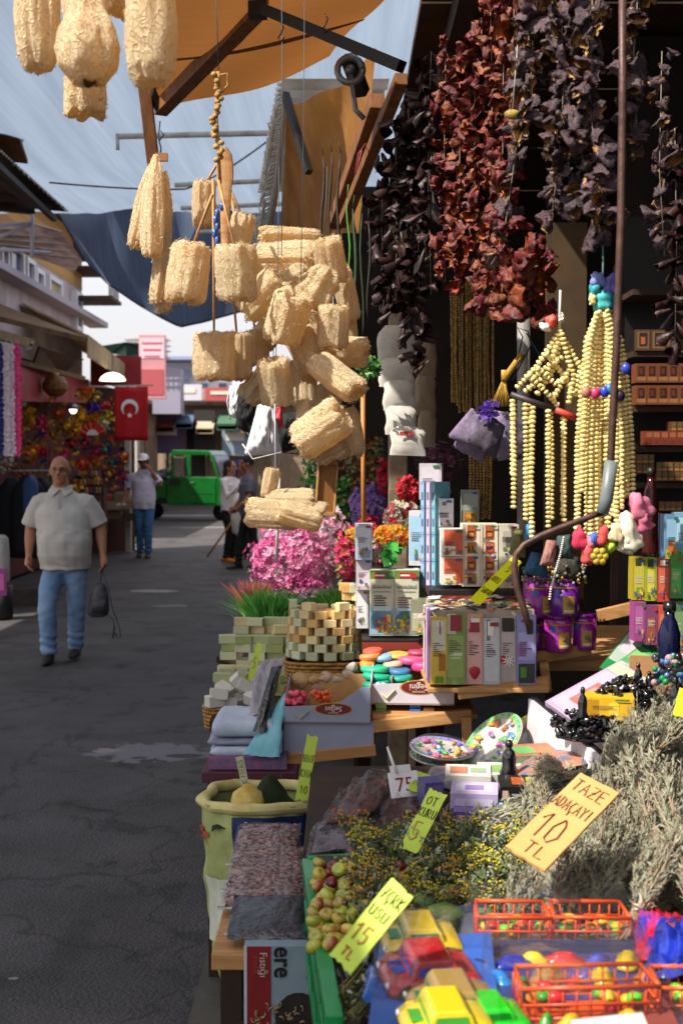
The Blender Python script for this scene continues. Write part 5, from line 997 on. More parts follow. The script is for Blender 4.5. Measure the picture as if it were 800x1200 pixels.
# white pouches
WCL = mat('white_cotton', 'cfcac2', 'aaa59e', .85, scale=14, bump=.4, bscale=30, tr=.15)
def pouch(label, px, py, w_, h_, Y, rot, m, group, name='cloth_pouch', cat='pouch'):
    S_ = Y/FPX; t = MB(); sd = rnd.random()*9
    def fn(a, b):
        an = 6.28318*a; z = -h_*S_*b; e = min(1, b*6)*.35+.65; q = math.sin(math.pi*min(1, .1+b*.95))**.5 if b < .97 else .15
        return (w_*S_*.5*e*math.cos(an)*(1+.05*math.sin(9*b+sd))+.003*noise.noise(Vector((an, b*5, sd))), .018*q*math.sin(an)*(1+.4*noise.noise(Vector((math.cos(an)*2, b*5, sd)))), z)
    t.grid(fn, 22, 10); o = t.build(name, m, None, P(px, py, Y), rot); return tag(o, label, cat, group)
for i, (x, y, w_, h_, yy) in enumerate(((464, 382, 42, 48, 4.1), (465, 420, 40, 34, 4.08), (468, 446, 38, 36, 4.05), (470, 476, 36, 34, 4.03), (478, 500, 40, 34, 4.0))):
    pouch(['topmost white cotton pouch of the hanging column', 'second white pouch from the top of the column', 'middle white pouch of the column', 'fourth white pouch with a red print below it', 'lowest white pouch, brightest at its bottom edge'][i], x, y, w_, h_, yy, (R(-6), R(2), rnd.uniform(-.2, .2)), WCL, 'white pouches hanging in a column')
for i, (x, y, w_, h_) in enumerate(((500, 398, 24, 44), (498, 440, 26, 46), (500, 480, 22, 44))): pouch(['upper cream lace bag behind the white pouches', 'middle cream lace bag with a loose ribbon', 'lowest cream lace bag behind the pouches'][i], x, y, w_, h_, 4.3, (0, 0, .3), C('8e7d6a', .9), 'cream bags behind the white pouches', 'lace_bag', 'bag')
t = MB(); t.box((0, 0, 0), (.045, .002, .014)); tag(t.build('red_label', C('a83a34'), loc=P(476, 508, 3.97)), 'small red printed strip between the two lowest white pouches', 'label')
# golden bead curtain
def strand(pts, r, step, nu=7, nv=4, fl=.62, jit=0):
    t = MB(); acc = 0; pts = [Vector(p) for p in pts]; k = 0; c = pts[0].copy(); seg = 0
    L_ = sum((pts[i+1]-pts[i]).length for i in range(len(pts)-1)); n = max(2, int(L_/step))
    for i in range(n):
        d = i*step; k = 0
        while k < len(pts)-2 and d > (pts[k+1]-pts[k]).length: d -= (pts[k+1]-pts[k]).length; k += 1
        ax = (pts[k+1]-pts[k]); c = pts[k]+ax.normalized()*d; q = Vector((0, 0, 1)).rotation_difference(ax.normalized()+Vector((rnd.uniform(-.2, .2), rnd.uniform(-.2, .2), 0)))
        f = rnd.uniform(.82, 1.12); t.ball(c+Vector((rnd.uniform(-jit, jit), rnd.uniform(-jit, jit), 0)), (r*f, r*f, r*fl*f), nu, nv, rot=q.to_euler())
    return t
GOLD = mat('dried_berry_beads', 'a8843c', '6d5222', .45, scale=90, bump=.3); IVORY = mat('carved_bone_beads', 'ecd898', 'cfb56c', .45, scale=60, bump=.2, rand=.06)
root = thing('bead_curtain', 'dense curtain of small golden brown berry strands hanging from the shop beam', 'bead strands', P(552, 350, 4.2))
for i in range(15):
    x = 528+i*3.5+rnd.uniform(-1, 1); y1 = 494 if i > 5 else 470+i*4; yy = 4.2+rnd.uniform(-.06, .06); ps = [P(x, 330, yy)-root.location, P(x+rnd.uniform(-2, 2), 420, yy)-root.location, P(x+rnd.uniform(-2, 2), y1 if i % 3 else y1+6, yy)-root.location]
    strand(ps, .0062, .0088, 6, 4, .8).build('strand', GOLD, root)
for i in range(7):
    x = 550+i*4; yy = 4.35+rnd.uniform(-.04, .04); strand([P(x, 500, yy)-root.location, P(x+1, 560, yy)-root.location, P(x-1, 612, yy)-root.location], .0065, .010, 6, 4, .8).build('strand', GOLD, root)
# lavender sachets
LAV = mat('lavender_cloth', '8c7f98', '5d5068', .9, scale=30, bump=.3, tr=.1); LAV2 = mat('dark_sachet', '4c4452', '332c38', .9, scale=40, bump=.4); PURP = mat('purple_tulle', '7a54c0', '5a3aa0', .6, scale=30, tr=.4)
for i, (cs, yy, m_, lab) in enumerate((([(552, 478), (570, 492), (562, 530), (523, 512)], 3.34, LAV, 'pale lavender sachet pointing left'), ([(545, 492), (572, 500), (566, 544), (530, 524)], 3.36, LAV, 'lowest pale sachet, its corner pointing down left'), ([(575, 486), (592, 500), (580, 540), (548, 516)], 3.28, LAV2, 'dark grey sachet in the middle front'), ([(578, 480), (604, 486), (606, 536), (582, 541)], 3.33, LAV, 'plum sachet hanging straight down'), ([(592, 480), (618, 496), (622, 536), (600, 540)], 3.42, LAV2, 'dim sachet behind the bead bar'))):
    tag(pillow('lavender_sachet', cs, yy, .04, m_), lab, 'sachet', 'bunch of lavender sachets')
t = MB(); petals(t, .04, 'v', 70, .6); tag(t.build('tulle_bow', PURP, loc=P(572, 482, 3.25)), 'ruffled violet tulle over the tops of the sachets', 'ribbon')
root = thing('straw_bunch', 'yellow straw stalks tied above the violet tulle', 'straw', P(590, 470, 3.3))
t = MB()
for i in range(46):
    a = rnd.uniform(-.65, .5); t.tube([(rnd.uniform(-.004, .004), 0, .06), (math.sin(a)*.05, rnd.uniform(-.01, .01), .06-.075*math.cos(a))], .0011, 4)
t.tube([(0, 0, .055), (-.0, 0, .085)], .008, 8); t.tube([(.0, 0, .06), (.05, 0, .13)], .009, 8); t.build('straw', mat('straw', 'c09a3c', '80601c', .7, scale=40), root)
root = thing('hanging_loop', 'looped black cord on which the sachets hang', 'cord', (0, 0, 0)); t = MB(); t.tube([P(592, 445, 3.3), P(606, 420, 3.3), P(612, 395, 3.3), P(606, 384, 3.3), P(618, 388, 3.3), P(622, 404, 3.3), P(608, 430, 3.3), P(600, 446, 3.3)], .0022, 5); t.build('loop', C('15120f'), root)
t = MB(); t.tube([P(616, 390, 3.3), P(640, 430, 3.3), P(655, 450, 3.3)], .0015, 5); t.build('blue_string', C('2c4a7a'), root)
# bead hangers
def tassel(parent, px, py, Y, w_, h_, m, name='cloth_tassel'):
    S_ = Y/FPX*.86; t = MB(); sd = rnd.random()*9; n = 22
    t.loft([[(w_*S_*.5*f*math.cos(a)*(1+.3*math.sin(3*a+sd)), w_*S_*.4*f*math.sin(a), -h_*S_*z) for a in [6.283*j/n for j in range(n)]] for f, z in ((.25, 0), (.4, .06), (.6, .15), (.75, .28), (.95, .42), (.9, .55), (1, .7), (1.1, .85), (1.05, .97), (.3, 1))])
    o = t.build(name, m, parent, P(px, py, Y)-parent.location, (rnd.uniform(-.2, .2), rnd.uniform(-.3, .3), 0)); displace(o.data, lambda p: .010*noise.noise(p*45+Vector((sd, 0, 0)))+.006*noise.noise(p*130)); return o
Y = 2.7; h1 = thing('bead_hanger', 'ivory bead hanger with a slanting dark and red bar under a bead net', 'bead hanger', P(656, 372, Y))
q = lambda x, y, yy=Y, r=None: P(x, y, yy)-(r or h1).location
t = MB(); t.tube([q(598, 462), q(650, 480)], .0068, 8); t.build('bar', mat('dark_bar', '3a3036', '241d20', .5, scale=20), h1); t = MB(); t.tube([q(650, 480), q(674, 490)], .0075, 8); t.build('red_bar_end', C('c03a34'), h1)
t = MB(); t.tube([q(656, 340), q(655, 385)], .003, 5); petals(t, .014, 'w', 20, 1.0); t.build('white_ribbon', C('d8d0cc'), h1)
for (x, y, w_, h_, c) in ((645, 370, 14, 16, 'b04030'), (640, 378, 12, 10, 'c8c0c0')): tassel(h1, x, y, Y, w_, h_, C(c), 'ribbon_end')
for pts in (((656, 388), (628, 430), (600, 460)), ((656, 392), (640, 440), (610, 462)), ((657, 392), (650, 430), (625, 468)), ((657, 392), (668, 430), (644, 474)), ((658, 392), (672, 440), (664, 482)), ((640, 415), (660, 440), (676, 470)), ((630, 432), (650, 450), (668, 440)), ((622, 445), (640, 430), (664, 415)), ((660, 398), (680, 430), (672, 470)), ((620, 440), (640, 460), (655, 478))):
    strand([q(x, y, Y+rnd.uniform(-.015, .015)) for x, y in pts], .0078, .0105).build('net_strand', IVORY, h1)
for (x, y0, y1, dx) in ((600, 470, 602, 2), (601, 474, 560, -1), (615, 474, 618, 1), (621, 474, 612, 0), (624, 478, 640, -2), (642, 482, 622, 0), (645, 484, 614, 1), (661, 492, 616, -1), (659, 490, 608, 1)):
    yy = Y+rnd.uniform(-.02, .02); strand([q(x, y0, yy), q(x+dx, (y0+y1)/2, yy), q(x+dx*.5, y1, yy)], .0078, .0103).build('strand', IVORY, h1)
h2 = thing('bead_hanger', 'full ivory bead hanger topped by teal ribbons and ending in coloured tassels', 'bead hanger', P(706, 360, 2.62))
q2 = lambda x, y, yy=2.62: P(x, y, yy)-h2.location
for i in range(22):
    f = i/21; x0 = 698+f*16; xb = 676+f*64; y1 = 575+rnd.uniform(0, 65)+(18 if .2 < f < .5 else 0)
    if f > .85: y1 = 588
    yy = 2.62+rnd.uniform(-.05, .04); mid = 681+f*54
    strand([q2(x0, 364+rnd.uniform(0, 8), yy), q2((x0+mid)/2+(f-.5)*6, 400, yy), q2(mid, 455, yy), q2(xb, 520, yy), q2(xb+rnd.uniform(-3, 3), y1, yy)], .0074, .0098).build('strand', IVORY, h2)
t = MB(); t.tube([q2(706, 285), q2(706, 368)], .0025, 5); t.build('cord', C('3c5a60'), h2)
for (x, y, w_, h_, c) in ((703, 318, 18, 18, '6d7ab0'), (716, 322, 12, 26, '5a4c9a'), (697, 332, 14, 26, '2c8a90'), (710, 328, 14, 34, '1c7a88'), (704, 340, 20, 24, '3aa0a0'), (692, 345, 8, 14, 'c8b870')): tassel(h2, x, y, 2.6, w_, h_, C(c, .6), 'ribbon')
for (x, y, c) in ((697, 461, 'c03060'), (708, 459, '2a3cb0'), (714, 456, '2f6fa8'), (720, 461, '15151c'), (733, 432, '2c3a9c'), (686, 460, 'a06a58'), (726, 464, '201a30')):
    t = MB(); t.ball(q2(x, y, 2.56), (.011, .009, .013), 8, 6); t.build('coloured_bead', C(c, .35), h2)
t = MB()
for (x, y, w_, h_, c) in ((746, 578, 28, 34, 'c8708a'), (752, 600, 22, 26, 'b05a74'), (730, 600, 26, 52, 'd8d0b8'), (736, 625, 20, 26, 'ccc4a8'), (722, 610, 14, 30, 'c8b890'), (676, 618, 16, 30, 'b82a48'), (690, 628, 22, 24, 'd06a70'), (688, 640, 18, 24, 'a03c3c'), (706, 616, 12, 26, 'c04040'), (714, 632, 16, 18, '9ab838'), (697, 622, 10, 20, '3a5aa8')): tassel(h2, x, y, 2.58, w_, h_, C(c, .8))
t = MB(); M = Matrix.Translation(q2(702, 652, 2.55)) @ Matrix.Rotation(R(90), 4, 'X')
for k in range(7):
    a = 6.283*k/6; c = (0, 0, 0) if k == 6 else (.012*math.cos(a), .012*math.sin(a), 0); t.ball(c, (.0085, .0085, .006), 8, 6, M=M)
t.build('yellow_flower_charm', mat('yellow_charm', 'a8942c', '8a7820', .5, scale=80), h2)
# the iron rod with its bent hook
root = thing('iron_hook_rod', 'long rusty iron rod with a grey sleeve, bent into a hook over the tins', 'rod', (0, 0, 0))
RUST = mat('rusty_rod', '5a4038', '35241f', .5, scale=30, bump=.3, metal=.4); Yr = 2.2
t = MB(); pts = [(729, -40), (729, 120), (727, 260), (722, 400), (715, 540), (708, 596)]; t.tube([P(x, y, Yr) for x, y in pts], .0074, 12); t.build('rod', RUST, root)
t = MB(); t.tube([P(716, 540, Yr-.01), P(710, 585, Yr-.01), P(705, 602, Yr-.01)], [.0125, .0125, .0115], 12); t.build('grey_sleeve', mat('grey_tube', '6c7474', '586060', .4, scale=20), root)
t = MB(); t.tube([P(x, y, Yr) for x, y in ((706, 600), (690, 606), (660, 617), (635, 627), (614, 638), (604, 650), (602, 664), (606, 690), (614, 715), (620, 738))], [.006]*6+[.0065]*3+[.005], 12); t.build('hook', RUST, root)
# ---------------------------------------------------------------- shelf rack at the right
rk = thing('shelf_rack', 'dark shelf rack filled with small orange and brown boxes at the right edge', 'shelf', P(800, 600, 4.7))
q3 = lambda x, y, yy=4.7: P(x, y, yy)
for y in (412, 476, 523, 565, 600, 340): t = MB(); a = q3(738, y); b = q3(1000, y); t.box(((a.x+b.x)/2-rk.location.x, .1, a.z-rk.location.z-.012), (b.x-a.x, .28, .022)); t.build('shelf', DARKWOOD, rk)
for x in (738, 860): t = MB(); a = q3(x, 450); t.box((a.x-rk.location.x, .24, .2), (.03, .02, 1.6)); t.build('upright', DARKWOOD, rk)
t = MB(); a = q3(738, 500); b = q3(1000, 500); t.box(((a.x+b.x)/2-rk.location.x, .25, .3), (b.x-a.x, .015, 1.8)); t.build('back_panel', C('170f0b'), rk)
def cartonmesh(name, w_, d_, h_, base, prints):
    t = MB(); t.box((0, 0, h_/2), (w_, d_, h_)); mats = [C(base, .45)]
    for k, (x0, z0, x1, z1, c) in enumerate(prints):
        mats.append(C(c, .45)); yy = -d_/2-.0006-.0003*k; t.add([((x0-.5)*w_, yy, z0*h_), ((x1-.5)*w_, yy, z0*h_), ((x1-.5)*w_, yy, z1*h_), ((x0-.5)*w_, yy, z1*h_)], [(0, 1, 2, 3)], len(mats)-1)
    me = t.data(name, mats); return me
S_ = 4.7/FPX
ca = cartonmesh('carton_a', 12.4*S_, .07, 22*S_, '6a3a1e', [(.08, .1, .92, .3, '8a5c34'), (.2, .35, .8, .85, '2a140e'), (.3, .45, .62, .75, '5a2814')])
cb = cartonmesh('carton_b', 9*S_, .07, 16*S_, '6c2c18', [(.1, .55, .9, .9, '8a5030'), (.2, .1, .8, .4, '5c2418')])
cc_ = cartonmesh('carton_c', 6.5*S_, .07, 11*S_, '5c301a', [(.1, .1, .9, .35, '8a6838'), (.15, .45, .85, .9, '5a5028')])
cd = cartonmesh('carton_d', 17*S_, .02, 24*S_, '4c3420', [(.1, .1, .9, .9, '6c5434'), (.25, .2, .8, .85, '241a18'), (.35, .3, .65, .65, 'a0522c')])
for (y, x0, me, n, dx, lab) in ((411, 752, cd, 4, 18, 'small framed dark picture card on the top shelf of the rack'), (449, 748, ca, 6, 12.6, 'orange brown carton in the upper row of the long shelf'), (474.5, 748, ca, 6, 12.6, 'orange brown carton in the lower row of the long shelf'), (521.5, 757, cb, 7, 9.3, 'red orange carton on the third shelf of the rack'), (497.5+8, 786, cc_, 3, 6.8, 'tiny carton standing on the third shelf row'),
        (543.5, 746, cc_, 3, 6.8, 'brown carton stacked on the left of the fourth shelf'), (555, 746, cc_, 3, 6.8, 'brown carton stacked on the left of the fourth shelf'), (563.5, 769, cc_, 6, 6.8, 'small green and orange carton on the fourth shelf'), (552.5, 769, cc_, 6, 6.8, 'small green and orange carton on the fourth shelf'), (598.5, 772, cc_, 6, 6.8, 'small carton on the bottom shelf of the rack')):
    for i in range(n):
        o = obj('shelf_carton', me, None, q3(x0+i*dx, y, 4.66)); o.rotation_euler.z = rnd.uniform(-.05, .05); tag(o, lab+', %s along' % ('first', 'second', 'third', 'fourth', 'fifth', 'sixth', 'seventh')[i], 'box', 'small cartons on the shelf rack')
# boxes with prints hanging under the rack: right edge goods
def carton(label, px, py, Y, wpx, hpx, dep, rz, base, prints, group=None, name='product_box', tilt=0, cat='box', writing=None, side=None):
    S_ = Y/FPX; prints = list(prints); rr_ = random.Random(px*7+py)
    if wpx > 11 and name == 'product_box':
        lum = sum(srgb(base)); k_ = ['2c2c34', '4c4440', '5c2c2c'][px % 3] if lum > .7 else 'c8c0b0'; x0 = rr_.uniform(.14, .2); zz = rr_.uniform(.52, .62)
        for i in range(5): prints.append((x0, zz-i*.035, x0+rr_.uniform(.3, .62), zz-i*.035+.014, k_))
        for i in range(7): a_, b_ = rr_.uniform(.1, .74), rr_.uniform(.04, .26); prints.append((a_, b_, a_+rr_.uniform(.08, .2), b_+rr_.uniform(.04, .12), rr_.choice(('b0702c', '5c7c34', 'a83c34', 'c8a848', '3c5c88', '7c4c7c'))))
        prints.append((.62, .88, .9, .95, rr_.choice(('a82c2c', '2c4c8c', '2c6c3c'))))
    o = obj(name, cartonmesh(name, wpx*S_, dep, hpx*S_, base, prints), None, P(px, py, Y), (tilt, 0, rz)); tag(o, label, cat, group)
    for (s, size, c, x, z) in (writing or []): text(s, size, C(c), o, ((x-.5)*wpx*S_, -dep/2-.0022, z*hpx*S_), (R(90), 0, 0))
    return o
G_ = 'bright product boxes stacked at the right edge'
for i, (x, y, w_, h_, c, pr, lab) in enumerate(((783, 660, 17, 58, '5f86a8', [(.1, .5, .9, .9, '88b0cc'), (.05, .02, .95, .3, 'a8a030'), (.2, .25, .7, .45, 'c06a2a')], 'tall sky blue box with an orange flower at the right edge'), (797, 660, 20, 60, '6f9ab4', [(.1, .4, .9, .9, '9abcd0'), (.1, .02, .95, .25, '90a030')], 'second sky blue box cut by the right edge'),
    (745, 702, 15, 50, '9a8a20', [(.1, .2, .9, .9, 'b0a83c'), (.2, .8, .7, .98, '303820'), (.3, .1, .8, .3, '6a8a30')], 'mustard yellow box standing under the dark red bottle'), (759, 703, 14, 50, '8a9a28', [(.2, .2, .8, .75, 'c0b848'), (.2, .8, .7, .98, '303820')], 'yellow green box next to the mustard one'), (774, 704, 15, 50, 'a03c30', [(.1, .2, .9, .8, 'c05a4a'), (.2, .85, .8, .97, 'e0d0c0')], 'brick red box in the right hand stack'), (789, 700, 14, 50, '3c8a3c', [(.1, .1, .9, .7, '5aa84c')], 'leaf green box in the right hand stack'), (803, 700, 14, 52, '58a08c', [(.1, .1, .9, .7, '7ac0a4')], 'sea green box cut by the right edge'),
    (746, 750, 14, 46, '8a4078', [(.1, .2, .8, .9, 'a05a8c')], 'magenta box in the lower right stack'), (760, 754, 14, 46, '703c60', [(.1, .1, .8, .7, '8a4a3c')], 'dark plum box in the lower right stack'), (774, 758, 14, 50, 'b04c38', [(.15, .1, .85, .8, 'c06a50')], 'orange red box in the lower right stack'), (790, 760, 16, 56, '4c6a44', [(.1, .2, .9, .8, '708a5c')], 'dull green box behind the blue bottle'))):
    carton(lab, x, y, 3.55+(.02 if i < 2 else (.0 if i < 7 else -.02)), w_*.97, h_, .05, rnd.uniform(-.06, .06), c, pr, G_)
root = thing('dark_bottle', 'tall dark red glass bottle beside the pink cloth tassel', 'bottle', P(761, 650, 3.45)); S_ = 3.45/FPX
t = MB(); t.lathe([(9*S_, 0), (9.5*S_, .01), (9.5*S_, 60*S_), (8*S_, 74*S_), (4*S_, 84*S_), (4*S_, 92*S_)], 16); t.build('glass', C('3a100e', .1), root); t = MB(); t.lathe([(4.6*S_, 92*S_), (4.6*S_, 102*S_)], 12); t.build('cap', C('14100f'), root)
# ================================================================ TABLES
def slab(name, x0, x1, y0, y1, z, th, m, parent=None, z2=None):
    t = MB(); z2 = z if z2 is None else z2
    t.add([(x0, y0, z-th), (x1, y0, z-th), (x1, y1, z2-th), (x0, y1, z2-th), (x0, y0, z), (x1, y0, z), (x1, y1, z2), (x0, y1, z2)], [(0, 1, 2, 3), (4, 5, 6, 7), (0, 1, 5, 4), (1, 2, 6, 5), (2, 3, 7, 6), (3, 0, 4, 7)])
    return t.build(name, m, parent, bevel=.003)
def table(label, x0, x1, y0, y1, z, m, legs=DARKWOOD, z2=None):
    r_ = thing('market_table', label, 'table', (0, 0, 0)); slab('tabletop', x0, x1, y0, y1, z, .035, m, r_, z2)
    for x in (x0+.04, x1-.04):
        for y in (y0+.04, y1-.04): t = MB(); zz = z if y < (y0+y1)/2 else (z2 or z); t.box((x, y, (zz-.04)/2+.01), (.045, .045, zz-.05)); t.build('leg', legs, r_)
    return r_
table('low wooden table that carries the bags of dried petals', -.275, -.075, 2.48, 3.05, .655, WOOD)
table('front market table under the herbs and toy packs', .03, 1.75, 1.2, 2.75, .84, DARKWOOD, z2=.80)
table('middle market table under the candy bags and boxes', -.09, 1.75, 2.78, 3.55, .78, DARKWOOD)
table('side table with a patterned cloth under the folded towels', -.44, -.14, 3.72, 4.1, .715, C('4a2030'))
table('rear market table under the soap', -.46, .12, 4.13, 5.6, .79, DARKWOOD)
table('low table hidden behind the soap that carries the flower buckets', -.62, .4, 5.9, 7.4, .72, DARKWOOD)
table('high shelf table under the tea boxes and purple tins', .28, 1.6, 3.95, 4.8, 1.03, WOOD)
# pine shelf rails
r_ = thing('pine_shelf', 'stepped pine shelf frame in the middle of the stall', 'shelf', (0, 0, 0))
def rail(x0, y0, x1, y1, Y0, Y1, h, d=.03, nm='rail'):
    a = P(x0, y0, Y0); b = P(x1, y1, Y1); t = MB(); beam(t, a, b, d, h); t.build(nm, WOOD, r_, bevel=.002)
rail(436, 851, 552, 838, 3.85, 3.85, .038); rail(536, 812, 642, 799, 3.72, 3.72, .038); rail(626, 771, 690, 760, 3.85, 3.9, .036); rail(700, 722, 742, 712, 4.0, 4.0, .04)
rail(546, 840, 548, 900, 3.8, 3.8, .03, .03, 'post'); rail(636, 775, 640, 810, 3.8, 3.8, .03, .03, 'post'); rail(332, 890, 440, 878, 3.84, 3.84, .035)
t = MB(); slab('shelf_board', P(436, 830, 3.85).x, P(560, 830, 3.85).x, 3.86, 4.2, P(500, 838, 3.85).z, .015, WOOD, r_); slab('shelf_board', P(500, 805, 3.75).x, P(640, 805, 3.75).x, 3.70, 4.1, P(560, 803, 3.75).z, .015, WOOD, r_)
# ---------------------------------------------------------------- yellow price cards
YEL = mat('fluorescent_card', 'd2e23c', 'c2d22c', .7, scale=6, bump=.1); YEL2 = mat('pale_green_card', 'b4cc50', 'a4bc40', .7, scale=6)
def card(name, label, pts, Ys, lines, m=YEL, ink=INK, rows=None, r=.0011, jag=.02, cat='price card', th=.0025):
    """pts: foot-left, foot-right, top-right, top-left of the card in pixels, reading direction along the first edge"""
    c = [P(x, y, Y) for (x, y), Y in zip(pts, Ys)]; o = c[0]; yv = c[3]-o; xv = c[1]-o; xv -= yv*(xv.dot(yv)/yv.dot(yv)); M = frame_from(o, xv, yv); W = xv.length; H = (c[3]-c[0]).length
    root = thing(name, label, cat, o); root.matrix_basis = M
    n = 9; out = []
    for i in range(n): out.append((W*i/(n-1)*1.0, rnd.uniform(-jag, jag)*H))
    for i in range(1, n): out.append((W*(1+rnd.uniform(-jag, jag)), H*i/(n-1)))
    for i in range(1, n): out.append((W*(1-i/(n-1)), H*(1+rnd.uniform(-jag, jag))))
    for i in range(1, n-1): out.append((W*rnd.uniform(-jag, jag), H*(1-i/(n-1))))
    t = MB(); t.prism(out, -th, 0, 0, axis='z'); t.build('card', m, root)
    for (s, fx_, fy, h, wd, kk) in lines:
        t = MB(); hand(t, s, fx_*W, fy*H, h*H, wd*W, r*(kk if isinstance(kk, (int, float)) else 1.25), .0008); t.build('handwriting', REDINK if kk == 'r' else ink, root)
    return root
card('price_card', 'largest lime price card with torn edges, standing between apples and toy cars', [(386, 1118), (402, 1152), (473, 1062), (458, 1030)], (1.56, 1.53, 1.58, 1.60), [('TL', .25, .08, .10, .26, 'r'), ('15', .12, .27, .20, .34, 'r'), ('USU', .1, .58, .12, .26, 1), ('7CRK', .06, .78, .14, .24, 1)], YEL2)
card('price_card', 'lime price card leaning in the herbs above the apples', [(468, 992), (492, 994), (521, 944), (503, 924)], (2.35, 2.34, 2.42, 2.44), [('5', .2, .15, .3, .5, 'r'), ('KURU', .05, .55, .14, .24, 1), ('OT', .2, .75, .14, .3, 1)], YEL2)
card('price_card', 'upright lime price card stuck in the sack of green powder', [(346, 936), (358, 944), (376, 876), (360, 861)], (3.45, 3.45, 3.5, 3.5), [('10', .2, .1, .12, .4, 1), ('KINA', .05, .35, .12, .25, 1), ('HINT', .05, .58, .12, .25, 1)], YEL2)
card('price_card', 'bright yellow price card leaning below the white and orange boxes', [(550, 702), (560, 711), (603, 674), (600, 652)], (3.44, 3.42, 3.58, 3.62), [('SABUN', .1, .2, .1, .2, 1), ('OTEL', .1, .45, .1, .2, 1), ('25', .2, .7, .14, .3, 1)], mat('lemon_card', 'e8ec20', 'd8dc18', .6, scale=6))
card('price_card', 'narrow lime card standing among the pale green soap bars', [(290, 796), (297, 798), (305, 758), (301, 753)], (4.35, 4.35, 4.4, 4.4), [('5', .2, .3, .3, .6, 1)], YEL2)
card('price_card', 'folded lime card lying beside the white 75 tag', [(478, 925), (500, 930), (505, 905), (484, 902)], (2.95, 2.95, 3.0, 3.0), [('NA', .2, .3, .4, .3, 1)], YEL2)
card('price_card', 'yellow card cut off by the right edge above the sage', [(788, 838), (806, 842), (808, 808), (796, 806)], (2.5, 2.5, 2.5, 2.5), [], YEL)
card('price_board', 'brown cardboard sign reading TAZE ADACAYI 10 TL standing in the sage', [(592, 992), (628, 1030), (712, 938), (680, 905)], (1.92, 1.86, 2.0, 2.06), [], mat('tan_card', 'c0905a', 'b4844c', .8, scale=8, bump=.1), th=.006, jag=.008)
cb_ = [o for o in COL.objects if o.name.startswith('price_board')][0]
c = [P(592, 992, 1.92), P(628, 1030, 1.86), P(712, 938, 2.0), P(680, 905, 2.06)]; xv = c[1]-c[0]; yv = c[3]-c[0]; W = (xv-yv*(xv.dot(yv)/yv.dot(yv))).length; H = yv.length
for (s, fx_, fy, h, wd, k) in (('TAZE', .10, .80, .13, .21, 1), ('ADACAYI', .02, .58, .12, .135, 1), ('10', .12, .22, .28, .34, 1.3), ('TL', .3, .05, .12, .28, 1)):
    t = MB(); hand(t, s, fx_*W, fy*H, h*H, wd*W, .0013*k, .0008); t.build('handwriting', mat('marker_ink', '4a2c18', '3a2010', .6) if s == 'TAZE' else bpy.data.materials['marker_ink'], cb_)
# white tag with 75 on a stick
r_ = thing('price_tag', 'white plastic price tag reading 75 on a white peg', 'price tag', P(476, 935, 2.95), (R(-25), 0, R(20))); S_ = 2.95/FPX
t = MB(); t.box((0, 0, 16*S_), (38*S_, .003, 30*S_)); t.build('plate', C('d8d8dc', .4), r_, bevel=.001)
text('75', .05, C('8a2020'), r_, (0, -.0025, 15*S_), (R(90), 0, 0), 'number')
t = MB(); t.tube([(-8*S_, 0, 30*S_), (-14*S_, .0, 62*S_)], [.009, .005], 8, flat=.4); t.box((-2*S_, 0, 34*S_), (26*S_, .004, 10*S_)); t.build('peg', C('d0d0d0', .4), r_)
# ---------------------------------------------------------------- petals in bags on the low table
EDGE = mat('sealed_film', 'b8b4bc', '847880', .15, scale=60, bump=.8, spec=.8)  # clear film seam; its pale colour stands in for highlights
PFILL = mat('petal_fill', 'a08480', '3c1816', .7, scale=95, fac=(.4, .62), bump=.6, detail=8)
PETALM = [C('7c3c40'), C('a07068'), C('c4a8a8'), C('5c2226')]
for i, (x0, x1, yt, yb, Yf, lab) in enumerate(((268, 352, 990, 1010, 2.95, 'rearmost clear bag of dried rose petals'), (262, 358, 1008, 1040, 2.8, 'second clear bag of dried pink petals'), (258, 358, 1032, 1060, 2.7, 'third clear bag, its torn corner poking out left'), (266, 360, 1058, 1090, 2.6, 'frontmost clear bag of crushed pink petals'))):
    z0 = P(300, yb, Yf).z; a = P(x0, yb, Yf); b = P(x1, yb, Yf); zt = .02; dY = .17
    r_ = thing('petal_bag', lab, 'bag', (0, 0, 0), 0, 'clear bags of dried petals')
    cs = [(a.x, Yf, z0), (b.x, Yf, z0), (b.x-.005, Yf+dY, z0+.045), (a.x+.01, Yf+dY, z0+.045)]
    f = pillow('film', cs, Yf, .05, FILM, r_, wr=.6); q_ = pillow('petal_fill', [tuple(Vector(p).lerp(sum((Vector(k) for k in cs), Vector())/4, .07)) for p in cs], Yf, .034, PFILL, r_, wr=.5); t = MB()
    for k in range(420):
        u, v = rnd.random(), rnd.random(); p = Vector(cs[0]).lerp(Vector(cs[1]), .06+.88*u).lerp(Vector(cs[3]).lerp(Vector(cs[2]), .06+.88*u), .04+.9*v)+Vector((0, -.004*rnd.random(), rnd.uniform(-.006, .010)))
        if rnd.random() < .3: p = Vector(cs[0]).lerp(Vector(cs[1]), .05+.9*u)+Vector((0, -.004, rnd.uniform(-.016, .012)))
        d = Vector((rnd.uniform(-1, 1), rnd.uniform(-1, 1), rnd.uniform(-.5, .5))).normalized()*rnd.uniform(.003, .008); e = d.cross(Vector((rnd.uniform(-.4, .4), .2, 1))).normalized()*d.length*.6
        t.add([p-d, p+e, p+d, p-e], [(0, 1, 2, 3)], rnd.randrange(4))
    o = t.build('petals', PETALM, r_); o['kind'] = 'stuff'; t = MB(); t.grid(lambda u, v: (cs[0][0]-.006+(cs[1][0]-cs[0][0]+.012)*u, Yf-.016+.02*v, z0+.004*noise.noise(Vector((u*9, v, i)))-.004), 20, 2); t.build('sealed_edge', EDGE, r_, thick=.001)
a = P(266, 1096, 2.52); b = P(360, 1096, 2.52)
